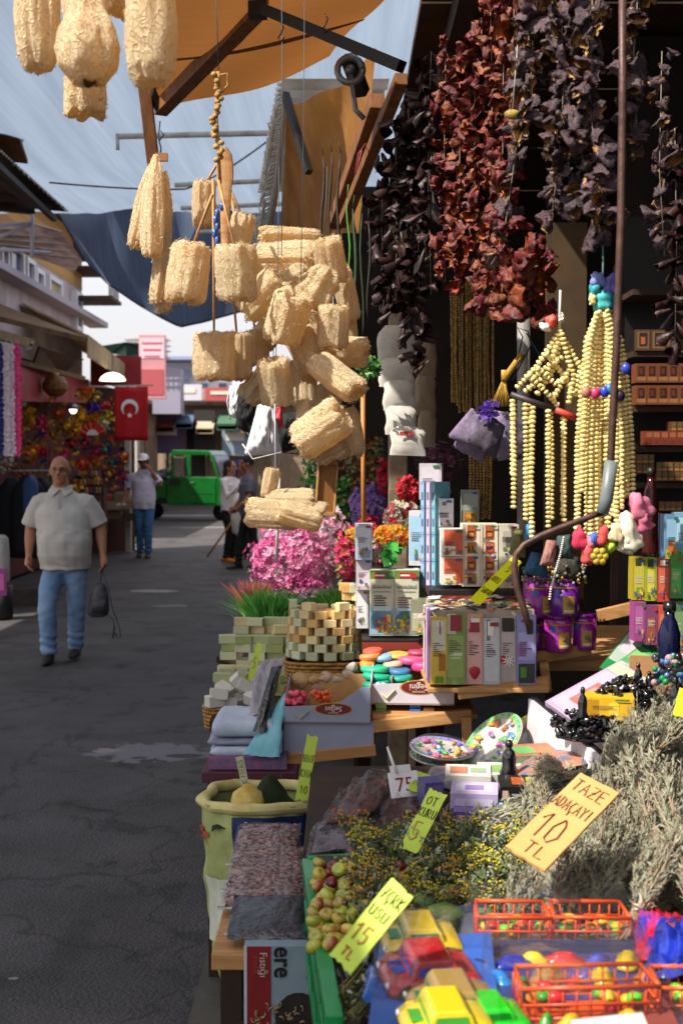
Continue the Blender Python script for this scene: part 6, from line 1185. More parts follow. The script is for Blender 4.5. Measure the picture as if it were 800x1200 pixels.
r_ = thing('folded_film', 'dark crumpled plastic lying on the edge of the low table', 'plastic', (0, 0, 0)); pillow('film', [(a.x, 2.5, a.z), (b.x, 2.5, a.z), (b.x, 2.7, a.z+.02), (a.x, 2.7, a.z+.02)], 2.5, .025, mat('dark_film', '3a3a42', '121216', .12, scale=30, bump=1, bscale=60, spec=.9), r_)
# nut carton under the low table
Yb = 2.47; S_ = Yb/FPX; r_ = thing('nut_carton', 'red and grey carton printed with cashew nuts under the low table', 'box', (P(337, 1105, Yb).x, Yb, .20))
zt = P(300, 1108, Yb).z-.20; hw = 52*S_
t = MB(); t.box((0, .14, zt/2), (2*hw, .28, zt)); t.build('carton', C('7a8c98', .6), r_, bevel=.002)
t = MB(); t.box((-hw*.66, -.001, zt/2), (hw*.55, .002, zt-.004)); t.build('red_band', C('7a1218', .6), r_); t = MB(); t.box((-hw*.965, -.001, zt/2), (hw*.07, .002, zt-.004)); t.build('white_edge', C('b8bcc0'), r_)
text('ere', .055, C('101214'), r_, (-hw*.12, -.0025, zt-.035), (R(90), R(90), 0), 'lettering', sx=.9, bold=.001); text('Fıstığı', .022, C('b8aaa0'), r_, (-hw*.56, -.0035, zt-.04), (R(90), R(90), 0), 'lettering'); text('Findik', .016, C('9a3a34'), r_, (-hw*.72, -.0035, zt-.04), (R(90), R(90), 0), 'lettering')
t = MB(); t.add([(hw*.55+.011*math.cos(k*.35), -.003, zt-.068+.011*math.sin(k*.35)) for k in range(18)], [tuple(range(18))]); t.build('round_mark', C('101214'), r_)
t = MB(); t.add([(hw*.25+.05*math.cos(k*.35), -.002, zt-.155+.055*math.sin(k*.35)) for k in range(18)], [tuple(range(18))]); t.build('bowl_print', mat('bowl_print', '2a221c', '14100c', .6), r_)
NUT = C('8c7a5c')
for k in range(64):
    a = rnd.uniform(0, 6.28); x = rnd.uniform(-.8, .35)*hw; z = zt-.20+rnd.uniform(-.05, .075)*(1 if x > -hw*.6 else .8); t = MB()
    t.tube([(.006*math.cos(q_), 0, .0045*math.sin(q_)) for q_ in (0, .8, 1.6, 2.4, 3.1)], [.0018, .0032, .0036, .0032, .002], 5, flat=.5); o = t.build('cashew_print', NUT, r_, (x, -.0035, z), (0, a, 0)) if k == 0 else obj('cashew_print', nutme, r_, (x, -.0035, z), (0, a, 0))
    if k == 0: nutme = o.data
t = MB(); p = P(282, 1110, 2.46); t.box((p.x-.0, 2.47, .26), (.03, .03, .5)); tag(t.build('table_leg', DARKWOOD), 'dark square leg beside the nut carton', 'leg')
# ---------------------------------------------------------------- sack of green powder
sk = thing('powder_sack', 'open woven sack of dark green powder with a rolled cream rim and blue print', 'sack', (P(304, 955, 3.55).x, 3.55, .12)); S_ = 3.55/FPX; zr = P(304, 948, 3.4).z-.12
SACK = mat('woven_sack', 'a8b070', '8a9458', .7, scale=14, bump=.3, bscale=200); RIM = mat('sack_rim', 'c4bc84', 'a89a5c', .75, scale=12, bump=.3, bscale=150)
def sr(a, b, off=0):
    an = 6.28318*a; r = (.118+.052*b**.7)*(1+.03*math.sin(5*an+3)+.02*math.sin(11*an+b*5))+off+.016*noise.noise(Vector((math.cos(an)*3, math.sin(an)*3, b*7)))+.006*noise.noise(Vector((an*9, b*3, 1)))*b; return (r*math.cos(an), r*.9*math.sin(an), zr*b+.006*math.sin(3*an))
t = MB(); t.grid(sr, 60, 24); t.build('sack_body', SACK, sk)
def band(a0, a1, b0, b1, m, nm, off=.007): t = MB(); t.grid(lambda a, b: sr(a0+(a1-a0)*a, b0+(b1-b0)*b, off), 24, 8); return t.build(nm, m, sk)
band(.685, .98, .74, .95, C('1c2858'), 'blue_band'); band(.52, .60, .83, .86, C('a8442c'), 'red_print'); band(.52, .585, .79, .81, C('8a3a2c'), 'red_print'); band(.56, .66, .28, .62, C('c8ccb8'), 'white_print')
for i, ch in enumerate("EALLE'S"):
    an = .822+i*.0185; x, y, z = sr(an, .87, .010); text(ch, .026, C('cfc8a0'), sk, (x, y, z), (R(90), 0, 6.28318*an+R(90)), 'letter')
t = MB(); n = 48
t.loft([[Vector(sr(i/n, .93)[:2]+(zr*(1+.0),))*1 + Vector((0, 0, .0)) + (Vector((math.cos(6.283*i/n), math.sin(6.283*i/n), 0))*(.016*math.cos(k)*(1+.3*math.sin(i*1.3)+.2*math.sin(i*.6))-.004))+Vector((0, 0, .018*math.sin(k)-.008+.006*math.sin(3*6.283*i/n))) for i in range(n)] for k in [6.283*j/10 for j in range(11)]], caps=False); t.build('rolled_rim', RIM, sk)
POWD = mat('green_powder', '1c2e12', '101e0a', .95, scale=40, bump=.5, bscale=200)
t = MB(); t.grid(lambda a, b: ((a-.5)*.265, (b-.5)*.235, zr-.045+.105*math.exp(-(((a-.62)/.2)**2+((b-.55)/.26)**2))+.006*noise.noise(Vector((a*9, b*9, 0)))-.1*max(0, ((a-.5)**2+(b-.5)**2)-.17)), 40, 36); t.build('powder', POWD, sk)
r_ = thing('scoop_cup', 'yellowish round measuring cup with a paper strip standing in the powder', 'cup', P(290, 948, 3.45)); S_ = 3.45/FPX
t = MB(); t.lathe([(10*S_, 0), (19*S_, .004), (20*S_, 10*S_), (17*S_, 20*S_), (8*S_, 26*S_), (4*S_, 30*S_)], 20); t.build('cup', mat('worn_yellow', 'c8b46c', 'a88c30', .5, scale=20), r_)
t = MB(); t.box((-6*S_, 0, 46*S_), (9*S_, .003, 34*S_), rot=Euler((0, R(-12), 0))); t.build('paper_strip', C('b8b890'), r_)
t = MB(); M = Matrix.Translation((-6*S_, -.003, 46*S_)) @ Matrix.Rotation(R(-12), 4, 'Y') @ Matrix.Rotation(R(90), 4, 'X') @ Matrix.Rotation(R(90), 4, 'Z'); hand(t, 'KINA5', -15*S_, -3*S_, 6*S_, 6*S_, .0008, 0, 0, M); t.build('handwriting', INK, r_)
# ---------------------------------------------------------------- candy bags
for i, (cs, ys, th, lab, cols) in enumerate((([(372, 972), (440, 952), (470, 905), (408, 925)], (2.85, 2.85, 3.15, 3.2), .07, 'large crumpled clear bag of dark red dried fruit beside the sack', ('5c2418', '7a3418', '2a1410')), ([(358, 1004), (438, 992), (452, 950), (366, 968)], (2.75, 2.75, 2.95, 2.95), .06, 'crinkled clear bag with bluish reflections in front of the sack', ('34303c', '4a2c24', '6a5a60')),
        ([(430, 990), (486, 972), (500, 930), (446, 945)], (2.78, 2.78, 3.0, 3.0), .06, 'clear bag of dark berries under the white price tag', ('4a1814', '6d2c20', '30120e')), ([(400, 1012), (478, 1000), (490, 972), (408, 985)], (2.62, 2.62, 2.8, 2.8), .05, 'flat clear bag of crimson strips behind the apples', ('7a2a2c', '5c1c20', '8a4448')), ([(440, 955), (490, 940), (500, 905), (452, 910)], (2.95, 2.95, 3.2, 3.2), .06, 'clear bag of brown dried fruit behind the white tag', ('6a3020', '8a4a2a', '381810')))):
    r_ = thing('clear_bag', lab, 'bag', (0, 0, 0), 0, 'crumpled clear bags of dried fruit'); pillow('film', cs, 0, th, FILM, r_, 26, 22, .9, ys=ys); cx_ = (sum(p[0] for p in cs)/4, sum(p[1] for p in cs)/4); pillow('fruit_mass', [(p[0]*.85+cx_[0]*.15, p[1]*.85+cx_[1]*.15) for p in cs], 0, th*.6, mat('fruit_mass', cols[0], cols[2], .6, scale=45, bump=.8), r_, ys=ys)
    c = [P(x, y, Y) for (x, y), Y in zip(cs, ys)]; t = MB()
    for k in range(150):
        u, v = .1+.8*rnd.random(), .1+.8*rnd.random(); p = c[0].lerp(c[1], u).lerp(c[3].lerp(c[2], u), v)+Vector((rnd.uniform(-.008, .008), rnd.uniform(-.01, .01), rnd.uniform(-.02, .014)*math.sin(math.pi*v))); t.ball(p, (rnd.uniform(.005, .011), rnd.uniform(.004, .009), rnd.uniform(.004, .007)), 6, 4, rnd.randrange(3), rot=Euler((rnd.random()*3, rnd.random()*3, 0)))
    o = t.build('dried_fruit', [C(k, .4) for k in cols], r_); o['kind'] = 'stuff'
t = MB(); t.tube([P(340, 958, 3.5), P(480, 905, 3.1)], .0007, 4); tag(t.build('thin_thread', C('a8a8a8')), 'thin grey thread running from the sack toward the white tag', 'thread')
# ---------------------------------------------------------------- cloths and baskets
TW = [mat('white_towel', 'b8c4d4', '98a4b8', .85, scale=10, bump=.4, bscale=30), mat('aqua_towel', '7ab4c0', '5c98a8', .85, scale=10, bump=.3), mat('grey_towel', '8c90a4', '70748a', .85, scale=10, bump=.3)]
def towel(label, x0, x1, yb, hpx, Y, m, dep=.26, nm='folded_towel'):
    S_ = Y/FPX; a = P(x0, yb, Y); b = P(x1, yb, Y); h = hpx*S_; W = b.x-a.x; sd = rnd.random()*9; t = MB(); rings = []
    for i in range(22):
        u = i/21; x = W*(u-.5); e = min(1, min(u, 1-u)*9+.35)
        rings.append([(x+.004*noise.noise(Vector((k, u*3, sd))), dep/2+dep/2*(abs(math.cos(k))**.4*math.copysign(1, math.cos(k)))*(.97+.03*e), max(0, h/2+h/2*abs(math.sin(k))**.6*math.copysign(1, math.sin(k))*e+.004*noise.noise(Vector((math.cos(k)*2, u*5, sd)))*(math.sin(k) > 0))) for k in [6.283*j/20 for j in range(20)]])
    t.loft(rings); return tag(t.build(nm, m, None, ((a.x+b.x)/2, Y, a.z)), label, 'towel', 'folded cloths on the side table')
towel('bottom folded aqua white towel on the patterned cloth', 246, 330, 889, 14, 3.78, TW[0]); towel('thin grey folded towel in the middle of the pile', 243, 318, 875, 8, 3.79, TW[2]); towel('thick white folded towel on top of the pile', 248, 322, 867, 24, 3.80, TW[0]); 
t = MB(); a = P(244, 892, 3.74); b = P(336, 886, 3.74); t.box(((a.x+b.x)/2, 3.93, a.z+.002), (b.x-a.x, .36, .01)); t.box(((a.x+b.x)/2, 3.745, a.z-.012), (b.x-a.x, .006, .03)); tag(t.build('patterned_cloth', mat('patterned_cloth', '8a5068', '3a4c78', .8, scale=60, kind='voronoi')), 'pink and blue patterned cloth under the folded towels', 'cloth')
pillow_ = pillow('aqua_cloth', [(285, 884), (328, 888), (334, 812), (318, 830)], 0, .03, TW[1], None, ys=(3.72, 3.72, 3.9, 3.95)); tag(pillow_, 'aqua blue cloth draped up against the cardboard box', 'cloth')
tag(pillow('black_plastic_bag', [(296, 858), (312, 858), (330, 780), (318, 782)], 0, .035, mat('black_film', '14141a', '050507', .15, scale=20, bump=1, bscale=50, spec=.8), None, ys=(3.78, 3.78, 4.0, 4.0)), 'twisted black plastic bag beside the aqua cloth', 'bag')
tag(pillow('white_plastic_bag', [(292, 842), (312, 830), (334, 770), (305, 775)], 0, .06, mat('milky_film', 'c8c4cc', 'a09ca8', .25, scale=12, bump=1, bscale=40, tr=.35), None, 20, 20, .7, ys=(3.86, 3.86, 4.1, 4.1)), 'crumpled milky plastic bag between the soap and the boxes', 'bag')
t = MB(); t.tube([P(331, 838, 3.72), P(328, 880, 3.71), P(330, 925, 3.7), P(328, 950, 3.7)], .004, 6, flat=.3); tag(t.build('teal_ribbon', C('1c5a60')), 'teal ribbon dangling below the table edge', 'ribbon')
WICK = mat('wicker', 'a87a38', '7a5220', .6, scale=40, bump=.3)
def basket(label, cx_, yb, Y, rx, ry, h, rows, n, flare=1.08):
    root = thing('wicker_basket', label, 'basket', P(cx_, yb, Y)); N = n*4
    for k in range(rows):
        t = MB(); z = h*(k+.5)/rows; f = 1+(flare-1)*k/rows
        def sq(an): ca, sa = math.cos(an), math.sin(an); return rx*f*math.copysign(abs(ca)**.55, ca), ry*f*math.copysign(abs(sa)**.55, sa)
        pts = []
        for i in range(N+1):
            an = 6.28318*i/N; x, y = sq(an); w_ = 1+.018*math.cos(an*n+(math.pi if k % 2 else 0)); pts.append((x*w_, y*w_, z))
        t.tube(pts, h/rows*.52, 5, caps=False); t.build('woven_row', WICK, root)
    t = MB()
    for i in range(n):
        an = 6.28318*i/n; ca, sa = math.cos(an), math.sin(an); x, y = rx*math.copysign(abs(ca)**.55, ca), ry*math.copysign(abs(sa)**.55, sa); t.tube([(x, y, 0), (x*flare, y*flare, h)], .0035, 5)
    o = t.build('stakes', WICK, root); o['kind'] = 'stuff'
    t = MB(); t.box((0, 0, .004), (rx*1.7, ry*1.7, .006)); t.build('base', WICK, root); return root
basket('rectangular wicker basket of white soap at the left end of the stall', 275, 850, 4.3, .10, .09, .085, 6, 22)
basket('wicker basket under the round tower of soap', 382, 796, 4.5, .145, .12, .085, 6, 26)
# soap bars ---------------------------------------------------
SOAPG = [mat('olive_soap', c, tuple(v*.85 for v in srgb(c)), .5, scale=12, bump=.1, rand=.12) for c in ('a8b080', 'b8bc98', '98a468')]
SOAPT = [mat('tan_soap', c, tuple(v*.8 for v in srgb(c)), .5, scale=12, bump=.15, rand=.12) for c in ('c8a468', 'b88e50', 'd0bc8c')]
SOAPW = [mat('white_soap', c, tuple(v*.9 for v in srgb(c)), .5, scale=12, bump=.1, rand=.06) for c in ('c4c2b8', 'b4b2ac')]
def barmesh(w_, d_, h_, m, tail='soap'):
    t = MB(); t.box((0, 0, h_/2), (w_, d_, h_)); return t.data(tail+'_bar', m, bevel=.0025)
T_ = [barmesh(.046, .03, .03, m) for m in SOAPT]+[barmesh(.046, .03, .03, SOAPG[1])]
ct = P(382, 768, 4.5)
for k in range(7):
    n = 13 if k < 6 else 6; R_ = .136-(.002*k)
    for i in range(n):
        an = 6.28318*(i+.5*(k % 2))/n; 
        if k == 6 and math.sin(an) > .75: continue
        o = obj('soap_bar', T_[rnd.choice((0, 0, 1, 2, 2, 3)) if k > 1 else rnd.choice((2, 3, 3))], None, ct+Vector((R_*math.cos(an), R_*.9*math.sin(an), k*.0305)), (0, 0, an+math.pi/2+rnd.uniform(-.12, .12)))
        tag(o, 'small cut soap bar in the round latticed tower over the wicker basket', 'soap', 'soap bars of the round tower')
t = MB(); t.lathe([(.09, 0), (.09, .17), (.02, .175)], 16); tag(t.build('soap_core', SOAPT[1], loc=ct), 'heap of soap filling the inside of the round tower', 'soap', kind='stuff')
for i in range(9): tag(obj('soap_bar', T_[i % 4], None, ct+Vector((.08+rnd.uniform(-.05, .05), rnd.uniform(-.06, .03), .214+.03*(i % 2))), (0, 0, rnd.random()*3)), 'loose cut soap bar on top of the round tower', 'soap', 'loose soap bars on the tower')
GB = [barmesh(.07, .045, .034, m) for m in SOAPG]+[barmesh(.07, .045, .034, SOAPT[2])]
for (x, y, n, rows, Y, mix, lab) in ((256, 838, 6, 1, 4.42, (1,), 'grey white soap bar at the front of the left pile'), (262, 830, 6, 4, 4.6, (0, 0, 2), 'pale green soap bar in the front stack of the left pile'), (264, 792, 6, 1, 4.85, (3, 1), 'tan soap slab lying across the middle of the left pile'), (268, 783, 6, 4, 4.95, (0, 0, 1, 2), 'olive green soap bar in the rear stack of the left pile'), (284, 760, 5, 4, 5.25, (0, 1, 3), 'pale soap bar in the last row before the flowers'), (330, 770, 2, 4, 5.0, (1, 3), 'light soap bar stacked beside the round tower')):
    for r2 in range(rows):
        for i in range(n):
            if rnd.random() < .08: continue
            o = obj('soap_bar', rnd.choice([GB[q] for q in mix]), None, P(x, y, Y)+Vector((i*.064+rnd.uniform(-.006, .006), rnd.uniform(-.02, .02), r2*.0345-.0)), (0, 0, rnd.uniform(-.25, .25))); tag(o, lab, 'soap', 'pale soap bars in the left pile')
            if r2 == 0:
                o = obj('soap_bar', GB[mix[0]], None, P(x, y, Y)+Vector((i*.064, .055, 0)), (0, 0, rnd.uniform(-.1, .1))); tag(o, lab, 'soap', 'pale soap bars in the left pile')
WB_ = [barmesh(.055, .04, .035, m, 'white_soap') for m in SOAPW]
for i, (x, y, z, rx) in enumerate(((252, 826, 0, 0), (266, 828, 0, .2), (262, 812, 0, .4), (282, 824, 0, -.3), (298, 822, 0, .2), (286, 808, 0, .5), (276, 802, 0, .8), (302, 806, 0, -.5), (256, 818, 0, .1))):
    o = obj('soap_bar', WB_[i % 2], None, P(x, y+2, 4.22+.02*(i % 4)), (rnd.uniform(-.4, .6), rx, rnd.uniform(-.6, .6))); o.scale = (1.15,)*3; tag(o, 'white soap block heaped in the rectangular wicker basket', 'soap', 'white soap blocks in the basket')
# pumice and sponges in front of the tower
for i, (x, y, r, c, lab) in enumerate(((352, 797, 12, 'c0a070', 'round tan sponge in the pale heap behind the cut out box'), (368, 795, 9, 'b89468', 'smaller tan sponge beside the round one'), (381, 793, 9, 'b8a08c', 'pinkish pumice stone in the heap'), (395, 795, 8, 'b4a898', 'grey pumice stone in the heap'), (408, 790, 8, 'a89a90', 'pale pumice stone at the right of the heap'), (412, 782, 7, 'b8b0a8', 'small white stone above the others'), (340, 810, 9, 'c0643c', 'orange sponge at the left of the cut out box'), (372, 806, 10, 'a88478', 'rosy pumice stone low in the heap'))):
    S_ = 4.1/FPX; t = MB(); t.ball((0, 0, 0), (r*S_, r*S_*.8, r*S_*.75), 14, 10); o = t.build('pumice_stone', mat('stone', c, tuple(v*.75 for v in srgb(c)), .9, scale=60, bump=.8, bscale=160), None, P(x, y, 4.08)); displace(o.data, lambda p: .008*noise.noise(p*50+Vector((i, 0, 0)))); tag(o, lab, 'stone')
# ---------------------------------------------------------------- cardboard trays
GREYB = mat('grey_white_board', '9096ac', '7c8298', .6, scale=4); INNER = CARD
def tray(label, x0, x1, yb, Y, h, hb, d_, m, rz=0, word=None, cut=True):
    S_ = Y/FPX; a = P(x0, yb, Y); b = P(x1, yb-6, Y); W = (x1-x0)*S_; r_ = thing('cardboard_tray', label, 'box', ((a.x+b.x)/2, Y, a.z), rz)
    w2 = W/2; t = MB(); t.box((0, d_/2, .003), (W, d_, .005)); t.build('floor', INNER, r_)
    fr = [(-w2, 0), (w2, 0), (w2, hb), (w2*.8, hb), (w2*.35, h*.9), (-w2*.1, h*.72), (-w2*.95, h*.66), (-w2, h*.7)] if cut else [(-w2, 0), (w2, 0), (w2, h), (-w2, h)]
    t = MB(); t.prism(fr, 0, .003); t.build('front_wall', m, r_); t = MB(); t.prism([(-w2, 0), (w2, 0), (w2, hb), (-w2, hb)], d_-.003, d_); t.build('back_wall', INNER, r_)
    for s in (-1, 1): t = MB(); t.prism([(0.004, 0), (d_-.004, 0), (d_-.004, hb), (.004, hb if s > 0 or not cut else h*.7)], s*w2-.0015, s*w2+.0015, axis='x'); t.build('side_wall', m if s < 0 else INNER, r_)
    if cut:
        for fx2 in (-.25, .3): t = MB(); t.prism([(0.004, 0), (d_*.8, 0), (d_*.8, h*.7), (.004, h*.85)], fx2*W-.001, fx2*W+.001, axis='x'); t.build('divider', INNER, r_)
    if word:
        t = MB(); t.add([(w2*.15+w2*.42*math.cos(k*.2618), -.0015, h*.58+h*.22*math.sin(k*.2618)) for k in range(24)], [tuple(range(24))]); t.build('red_oval', C('6a1c20'), r_)
        t = MB(); t.add([(w2*.15+w2*.46*math.cos(k*.2618), -.0008, h*.58+h*.25*math.sin(k*.2618)) for k in range(24)], [tuple(range(24))]); t.build('gold_ring', C('b08a3c'), r_)
        text(word, h*.3, C('dcd4c8'), r_, (w2*.15, -.0025, h*.6), (R(90), R(180), 0), 'brand_lettering', sx=.9); text('ŞEKERLEME', h*.08, C('c8bca8'), r_, (w2*.15, -.0025, h*.44), (R(90), R(180), 0), 'small_lettering')
        t = MB(); t.tube([(-w2*.75, -.001, h*.36), (-w2*.62, -.001, h*.2), (-w2*.42, -.001, h*.5)], .006, 6, flat=.2); t.build('yellow_tick', C('b8b048'), r_)
    return r_
tray('lower grey white cardboard tray under the cut out one', 332, 438, 887, 3.84, .115, .115, .24, GREYB, R(-3), None, False)
tray('upper grey cut out cardboard tray of pink and orange soaps', 332, 434, 848, 3.83, .082, .12, .24, GREYB, R(-3), 'Seğini')
tray('white cut out cardboard tray of round coloured soaps', 434, 532, 826, 3.9, .10, .125, .26, mat('white_board', 'c8c4cc', 'b0acb8', .6, scale=4), R(-4), 'Segini')
def chunk(label, px, py, Y, r, c, grp, n=1, flat=.6, nm='coloured_soap'):
    t = MB(); S_ = Y/FPX; t.ball((0, 0, 0), (r*S_, r*S_*.8, r*S_*flat), 9, 6); o = t.build(nm, C(c, .5), None, P(px, py, Y), (rnd.random(), rnd.random(), rnd.random()*3)); return tag(o, label, 'soap', grp)
for k in range(34): chunk('small pink soap chip in the left compartment of the upper grey tray', 336+rnd.random()*24, 820+rnd.uniform(-9, 5), 3.86+rnd.random()*.05, 4.2, rnd.choice(('d0405c', 'c83450', 'd8607a')), 'pink soap chips', flat=.7, nm='soap_chip')
for k in range(28): chunk('small orange soap chip in the middle compartment of the upper grey tray', 366+rnd.random()*20, 818+rnd.uniform(-8, 4), 3.86+rnd.random()*.05, 4, rnd.choice(('d8622c', 'e07840', 'd05024')), 'orange soap chips', flat=.7, nm='soap_chip')
for k in range(7): chunk('white lump of soap in the left compartment of the white tray', 442+rnd.random()*16, 808+rnd.uniform(-5, 4), 3.96, 5, 'c8c8cc', 'white soap lumps', flat=.7, nm='soap_lump')
for k in range(7): chunk('yellow lump of soap in the white tray beneath the green discs', 470+rnd.random()*20, 804+rnd.uniform(-4, 3), 3.96, 4, 'c8c04c', 'yellow soap lumps', flat=.7, nm='soap_lump')
def disc(label, px, py, Y, r, h, c, tilt=0):
    S_ = Y/FPX; t = MB(); t.lathe([(r*S_*.8, 0), (r*S_*.98, h*S_*.15), (r*S_, h*S_*.5), (r*S_*.98, h*S_*.85), (r*S_*.8, h*S_)], 22, smooth=True); t.tube([(r*S_*1.005*math.cos(k*.3), r*S_*1.005*math.sin(k*.3), h*S_*.5) for k in range(22)], .0012, 4); tag(t.build('soap_disc', C(c, .5), None, P(px, py, Y), (rnd.uniform(-.1, .1), tilt, 0)), label, 'soap')
for i, (x, y, r, h, c, lab) in enumerate(((441, 806, 16, 8, '1c8a74', 'lowest teal soap disc at the left of the white tray'), (441, 797, 17, 8, '1f9a7c', 'second teal soap disc of the left stack'), (439, 788, 17, 8, '2aa47c', 'top green teal soap disc of the left stack'), (469, 799, 15, 8, '1a8878', 'teal soap disc in the middle of the white tray'), (468, 790, 13, 7, '3a6a98', 'blue soap disc behind the middle teal one'),
    (497, 786, 16, 11, 'd83c78', 'hot pink soap disc at the right'), (482, 778, 17, 9, 'c0507c', 'rose soap disc left of the hot pink one'), (461, 782, 12, 7, 'b8a08c', 'beige soap disc behind the teal stack'), (449, 774, 12, 7, '7ca0c0', 'pale blue soap disc at the back'), (434, 774, 13, 8, 'c87c44', 'orange soap disc at the back left'), (437, 766, 12, 6, 'c8503c', 'red orange soap disc at the very back left'), (430, 783, 9, 8, 'd0843c', 'amber soap disc at the far left'), (466, 770, 14, 5, 'a89a4c', 'olive yellow soap disc at the back'), (490, 768, 13, 6, '9a3c5c', 'dark rose disc at the back right'))):
    disc(lab, x, y, 4.0+.004*(806-y), r, h, c, rnd.uniform(-.12, .12))
for i, (x, y, c, lab) in enumerate(((446, 838, '6a8c40', 'green little soap under the white tray'), (446, 830, '7a9c50', 'second green little soap stacked under the white tray'), (486, 838, '2c5ca0', 'blue little soap under the white tray'), (486, 829, '24488a', 'dark blue little soap on the blue one'), (502, 836, '6a5040', 'brown little soap under the white tray'))):
    t = MB(); t.box((0, 0, .012), (.036, .03, .021)); tag(t.build('little_soap', C(c, .5), None, P(x, y, 3.92), bevel=.002), lab, 'soap')
# ================================================================ BOXED GOODS
GBX = 'boxes on the high shelf'
r_ = thing('red_tray_shelf', 'dark tray with a red front edge under the tea boxes', 'shelf', (0, 0, 0)); a = P(424, 752, 4.25); b = P(505, 745, 4.25); slab('board', a.x, b.x, 4.22, 4.6, a.z+.012, .012, C('18120f'), r_)
t = MB(); t.box(((a.x+b.x)/2, 4.21, a.z-.01), (b.x-a.x, .012, .025)); t.build('red_edge', C('7a2c20'), r_)
tea = lambda w_: [(.02, .84, .98, .99, '5a7c24'), (.02, .40, .98, .86, 'b8b8a4'), (.02, .02, .98, .42, '7ca4bc'), (.2, .87, .8, .96, 'a02030'), (.24, .905, .76, .93, 'e0d4d0'), (.1, .72, .9, .745, '7c7c70'), (.15, .66, .85, .68, '8c8c80'), (.1, .38, .9, .45, 'a8c4cc'), (.3, .58, .7, .59, '8c8c80')]
for i, (x, lab) in enumerate(((447, 'left white and green herbal tea box with yellow flowers at its foot'), (476, 'right white and green herbal tea box with yellow flowers at its foot'))):
    o = carton(lab, x, 743, 4.3, 28.5, 77, .08, R(-2), 'b4b4a8', tea(0), 'herbal tea boxes', writing=[('DEMLİKLİ', .016, '7c7c70', .5, .74)])
    S_ = 4.3/FPX; t = MB()
    for k in range(26): t.ball(((.5-i)*.03+rnd.uniform(-9, 9)*S_, -.0415, rnd.uniform(3, 18)*S_), (.0055, .0008, .0055), 6, 4, k % 3)
    q_ = t.build('flower_print', [C('c0a41c'), C('d0b838'), C('a08a18')], o); q_['kind'] = 'stuff'
    t = MB(); t.add([(x_*S_, -.0412, z*S_) for x_, z in ((-13, 8), (13, 8), (13, 26), (3, 33), (-6, 30), (-13, 22))], [tuple(range(6))]); t.build('mountain_print', C('5f90b0'), o)
for (x, y, Y, w_, h_, d_, rz, c, pr, lab) in ((426, 655, 4.35, 20, 42, .06, 0, 'a8b0c0', [(.1, .3, .9, .9, 'c4cad4'), (.15, .05, .85, .25, '8090a8')], 'narrow silvery box standing behind the tea boxes'), (426, 690, 4.37, 18, 36, .06, 0, 'b0a8b0', [(.1, .1, .9, .6, 'c8b8c4')], 'pinkish box under the silvery one'), (424, 735, 4.4, 14, 46, .06, 0, 'c0c0c4', [(.1, .1, .9, .9, 'd4d4d8')], 'white box edge left of the tea boxes'),
    (487, 715, 4.35, 24, 48, .08, R(-30), '5c7c68', [(.05, .5, .95, .95, '7ca0a8'), (.1, .1, .9, .45, '8c9c40')], 'green and blue box beside the right tea box'), (498, 742, 4.2, 26, 40, .08, R(-30), '6c6c58', [(.1, .1, .9, .6, '8c8c74')], 'dull olive box low beside the tea boxes'), (492, 662, 4.45, 22, 64, .07, R(-18), 'b8b8c0', [(.05, .1, .9, .9, '8cb0c8')], 'pale blue box leaning behind the green box')):
    carton(lab, x, y, Y, w_, h_, d_, rz, c, pr, GBX)
t = MB(); petals(t, .05, 'gl', 26, 1.1, .4); tag(t.build('green_wrapping', [C('2c8a38', .2), C('58b050', .2)], loc=P(458, 650, 4.3)), 'shiny green wrapping bunched on top of the tea boxes', 'wrapping')
# white tower of boxes seen from the side
for i in range(4):
    for j in range(3):
        carton('slim %s box in the %s of the white tower' % (('blue', 'lilac', 'teal')[j], ('lowest row', 'second row', 'third row', 'top row')[i]), 503+j*6.5, 688-i*31, 4.3-.08*j, 8, 30.5, .06, R(-62), ('6c8cb0', 'a898b8', '5c94a8')[j], [(.1, .1, .9, .9, ('86a4c0', 'b8aac4', '78a8b4')[j]), (.25, .3, .75, .6, '4c5c78')], GBX)
carton('tall pale carton at the top left of the white tower', 505, 585, 4.35, 26, 42, .07, R(-10), 'b8b0b8', [(.1, .1, .9, .9, 'c4bcc4')], GBX); carton('white carton with a small round leaf mark, on the white tower', 520, 620, 4.15, 22, 36, .06, R(-6), 'd0ccd4', [(.4, .78, .62, .9, '607060'), (.25, .5, .75, .54, '808088'), (.3, .4, .7, .42, 'a0a0a8')], GBX)
for k, (y, lab) in enumerate(((651, 'upper white box with an orange square front'), (684, 'lower white box with an orange square front'))):
    carton(lab, 529, y, 4.05, 27, 32, .07, 0, 'd8d0c8', [(.12, .06, .98, .98, 'cc6040'), (.12, .06, .62, .38, 'd8cfc8'), (.66, .06, .98, .2, 'b05038')], GBX)
for i, (x, y, lab) in enumerate(((550, 650, 'upper left ivory box with amber pictures'), (571, 650, 'upper middle ivory box with amber pictures'), (550, 686, 'lower left ivory box with amber pictures'), (571, 686, 'lower middle ivory box with amber pictures'))):
    carton(lab, x, y, 4.05, 20.5, 37, .07, 0, 'd4ccb8', [(.28, .5, .8, .96, 'a8542c'), (.34, .56, .74, .78, '4c2a14'), (.4, .6, .68, .72, 'c87c34'), (.28, .06, .8, .42, 'b86438'), (.34, .1, .74, .3, '3c2412'), (.05, .02, .16, .98, 'b8a888')], GBX)
carton('cream box printed with a grey lantern', 594, 652, 4.05, 23, 38, .07, 0, 'c4bcaa', [(.2, .2, .8, .8, 'a8a090'), (.35, .3, .65, .62, '5c5c50')], GBX); carton('cream box half hidden by the yellow card', 594, 688, 4.05, 23, 36, .07, 0, 'b8b09c', [(.2, .2, .8, .8, '8c8c70')], GBX)
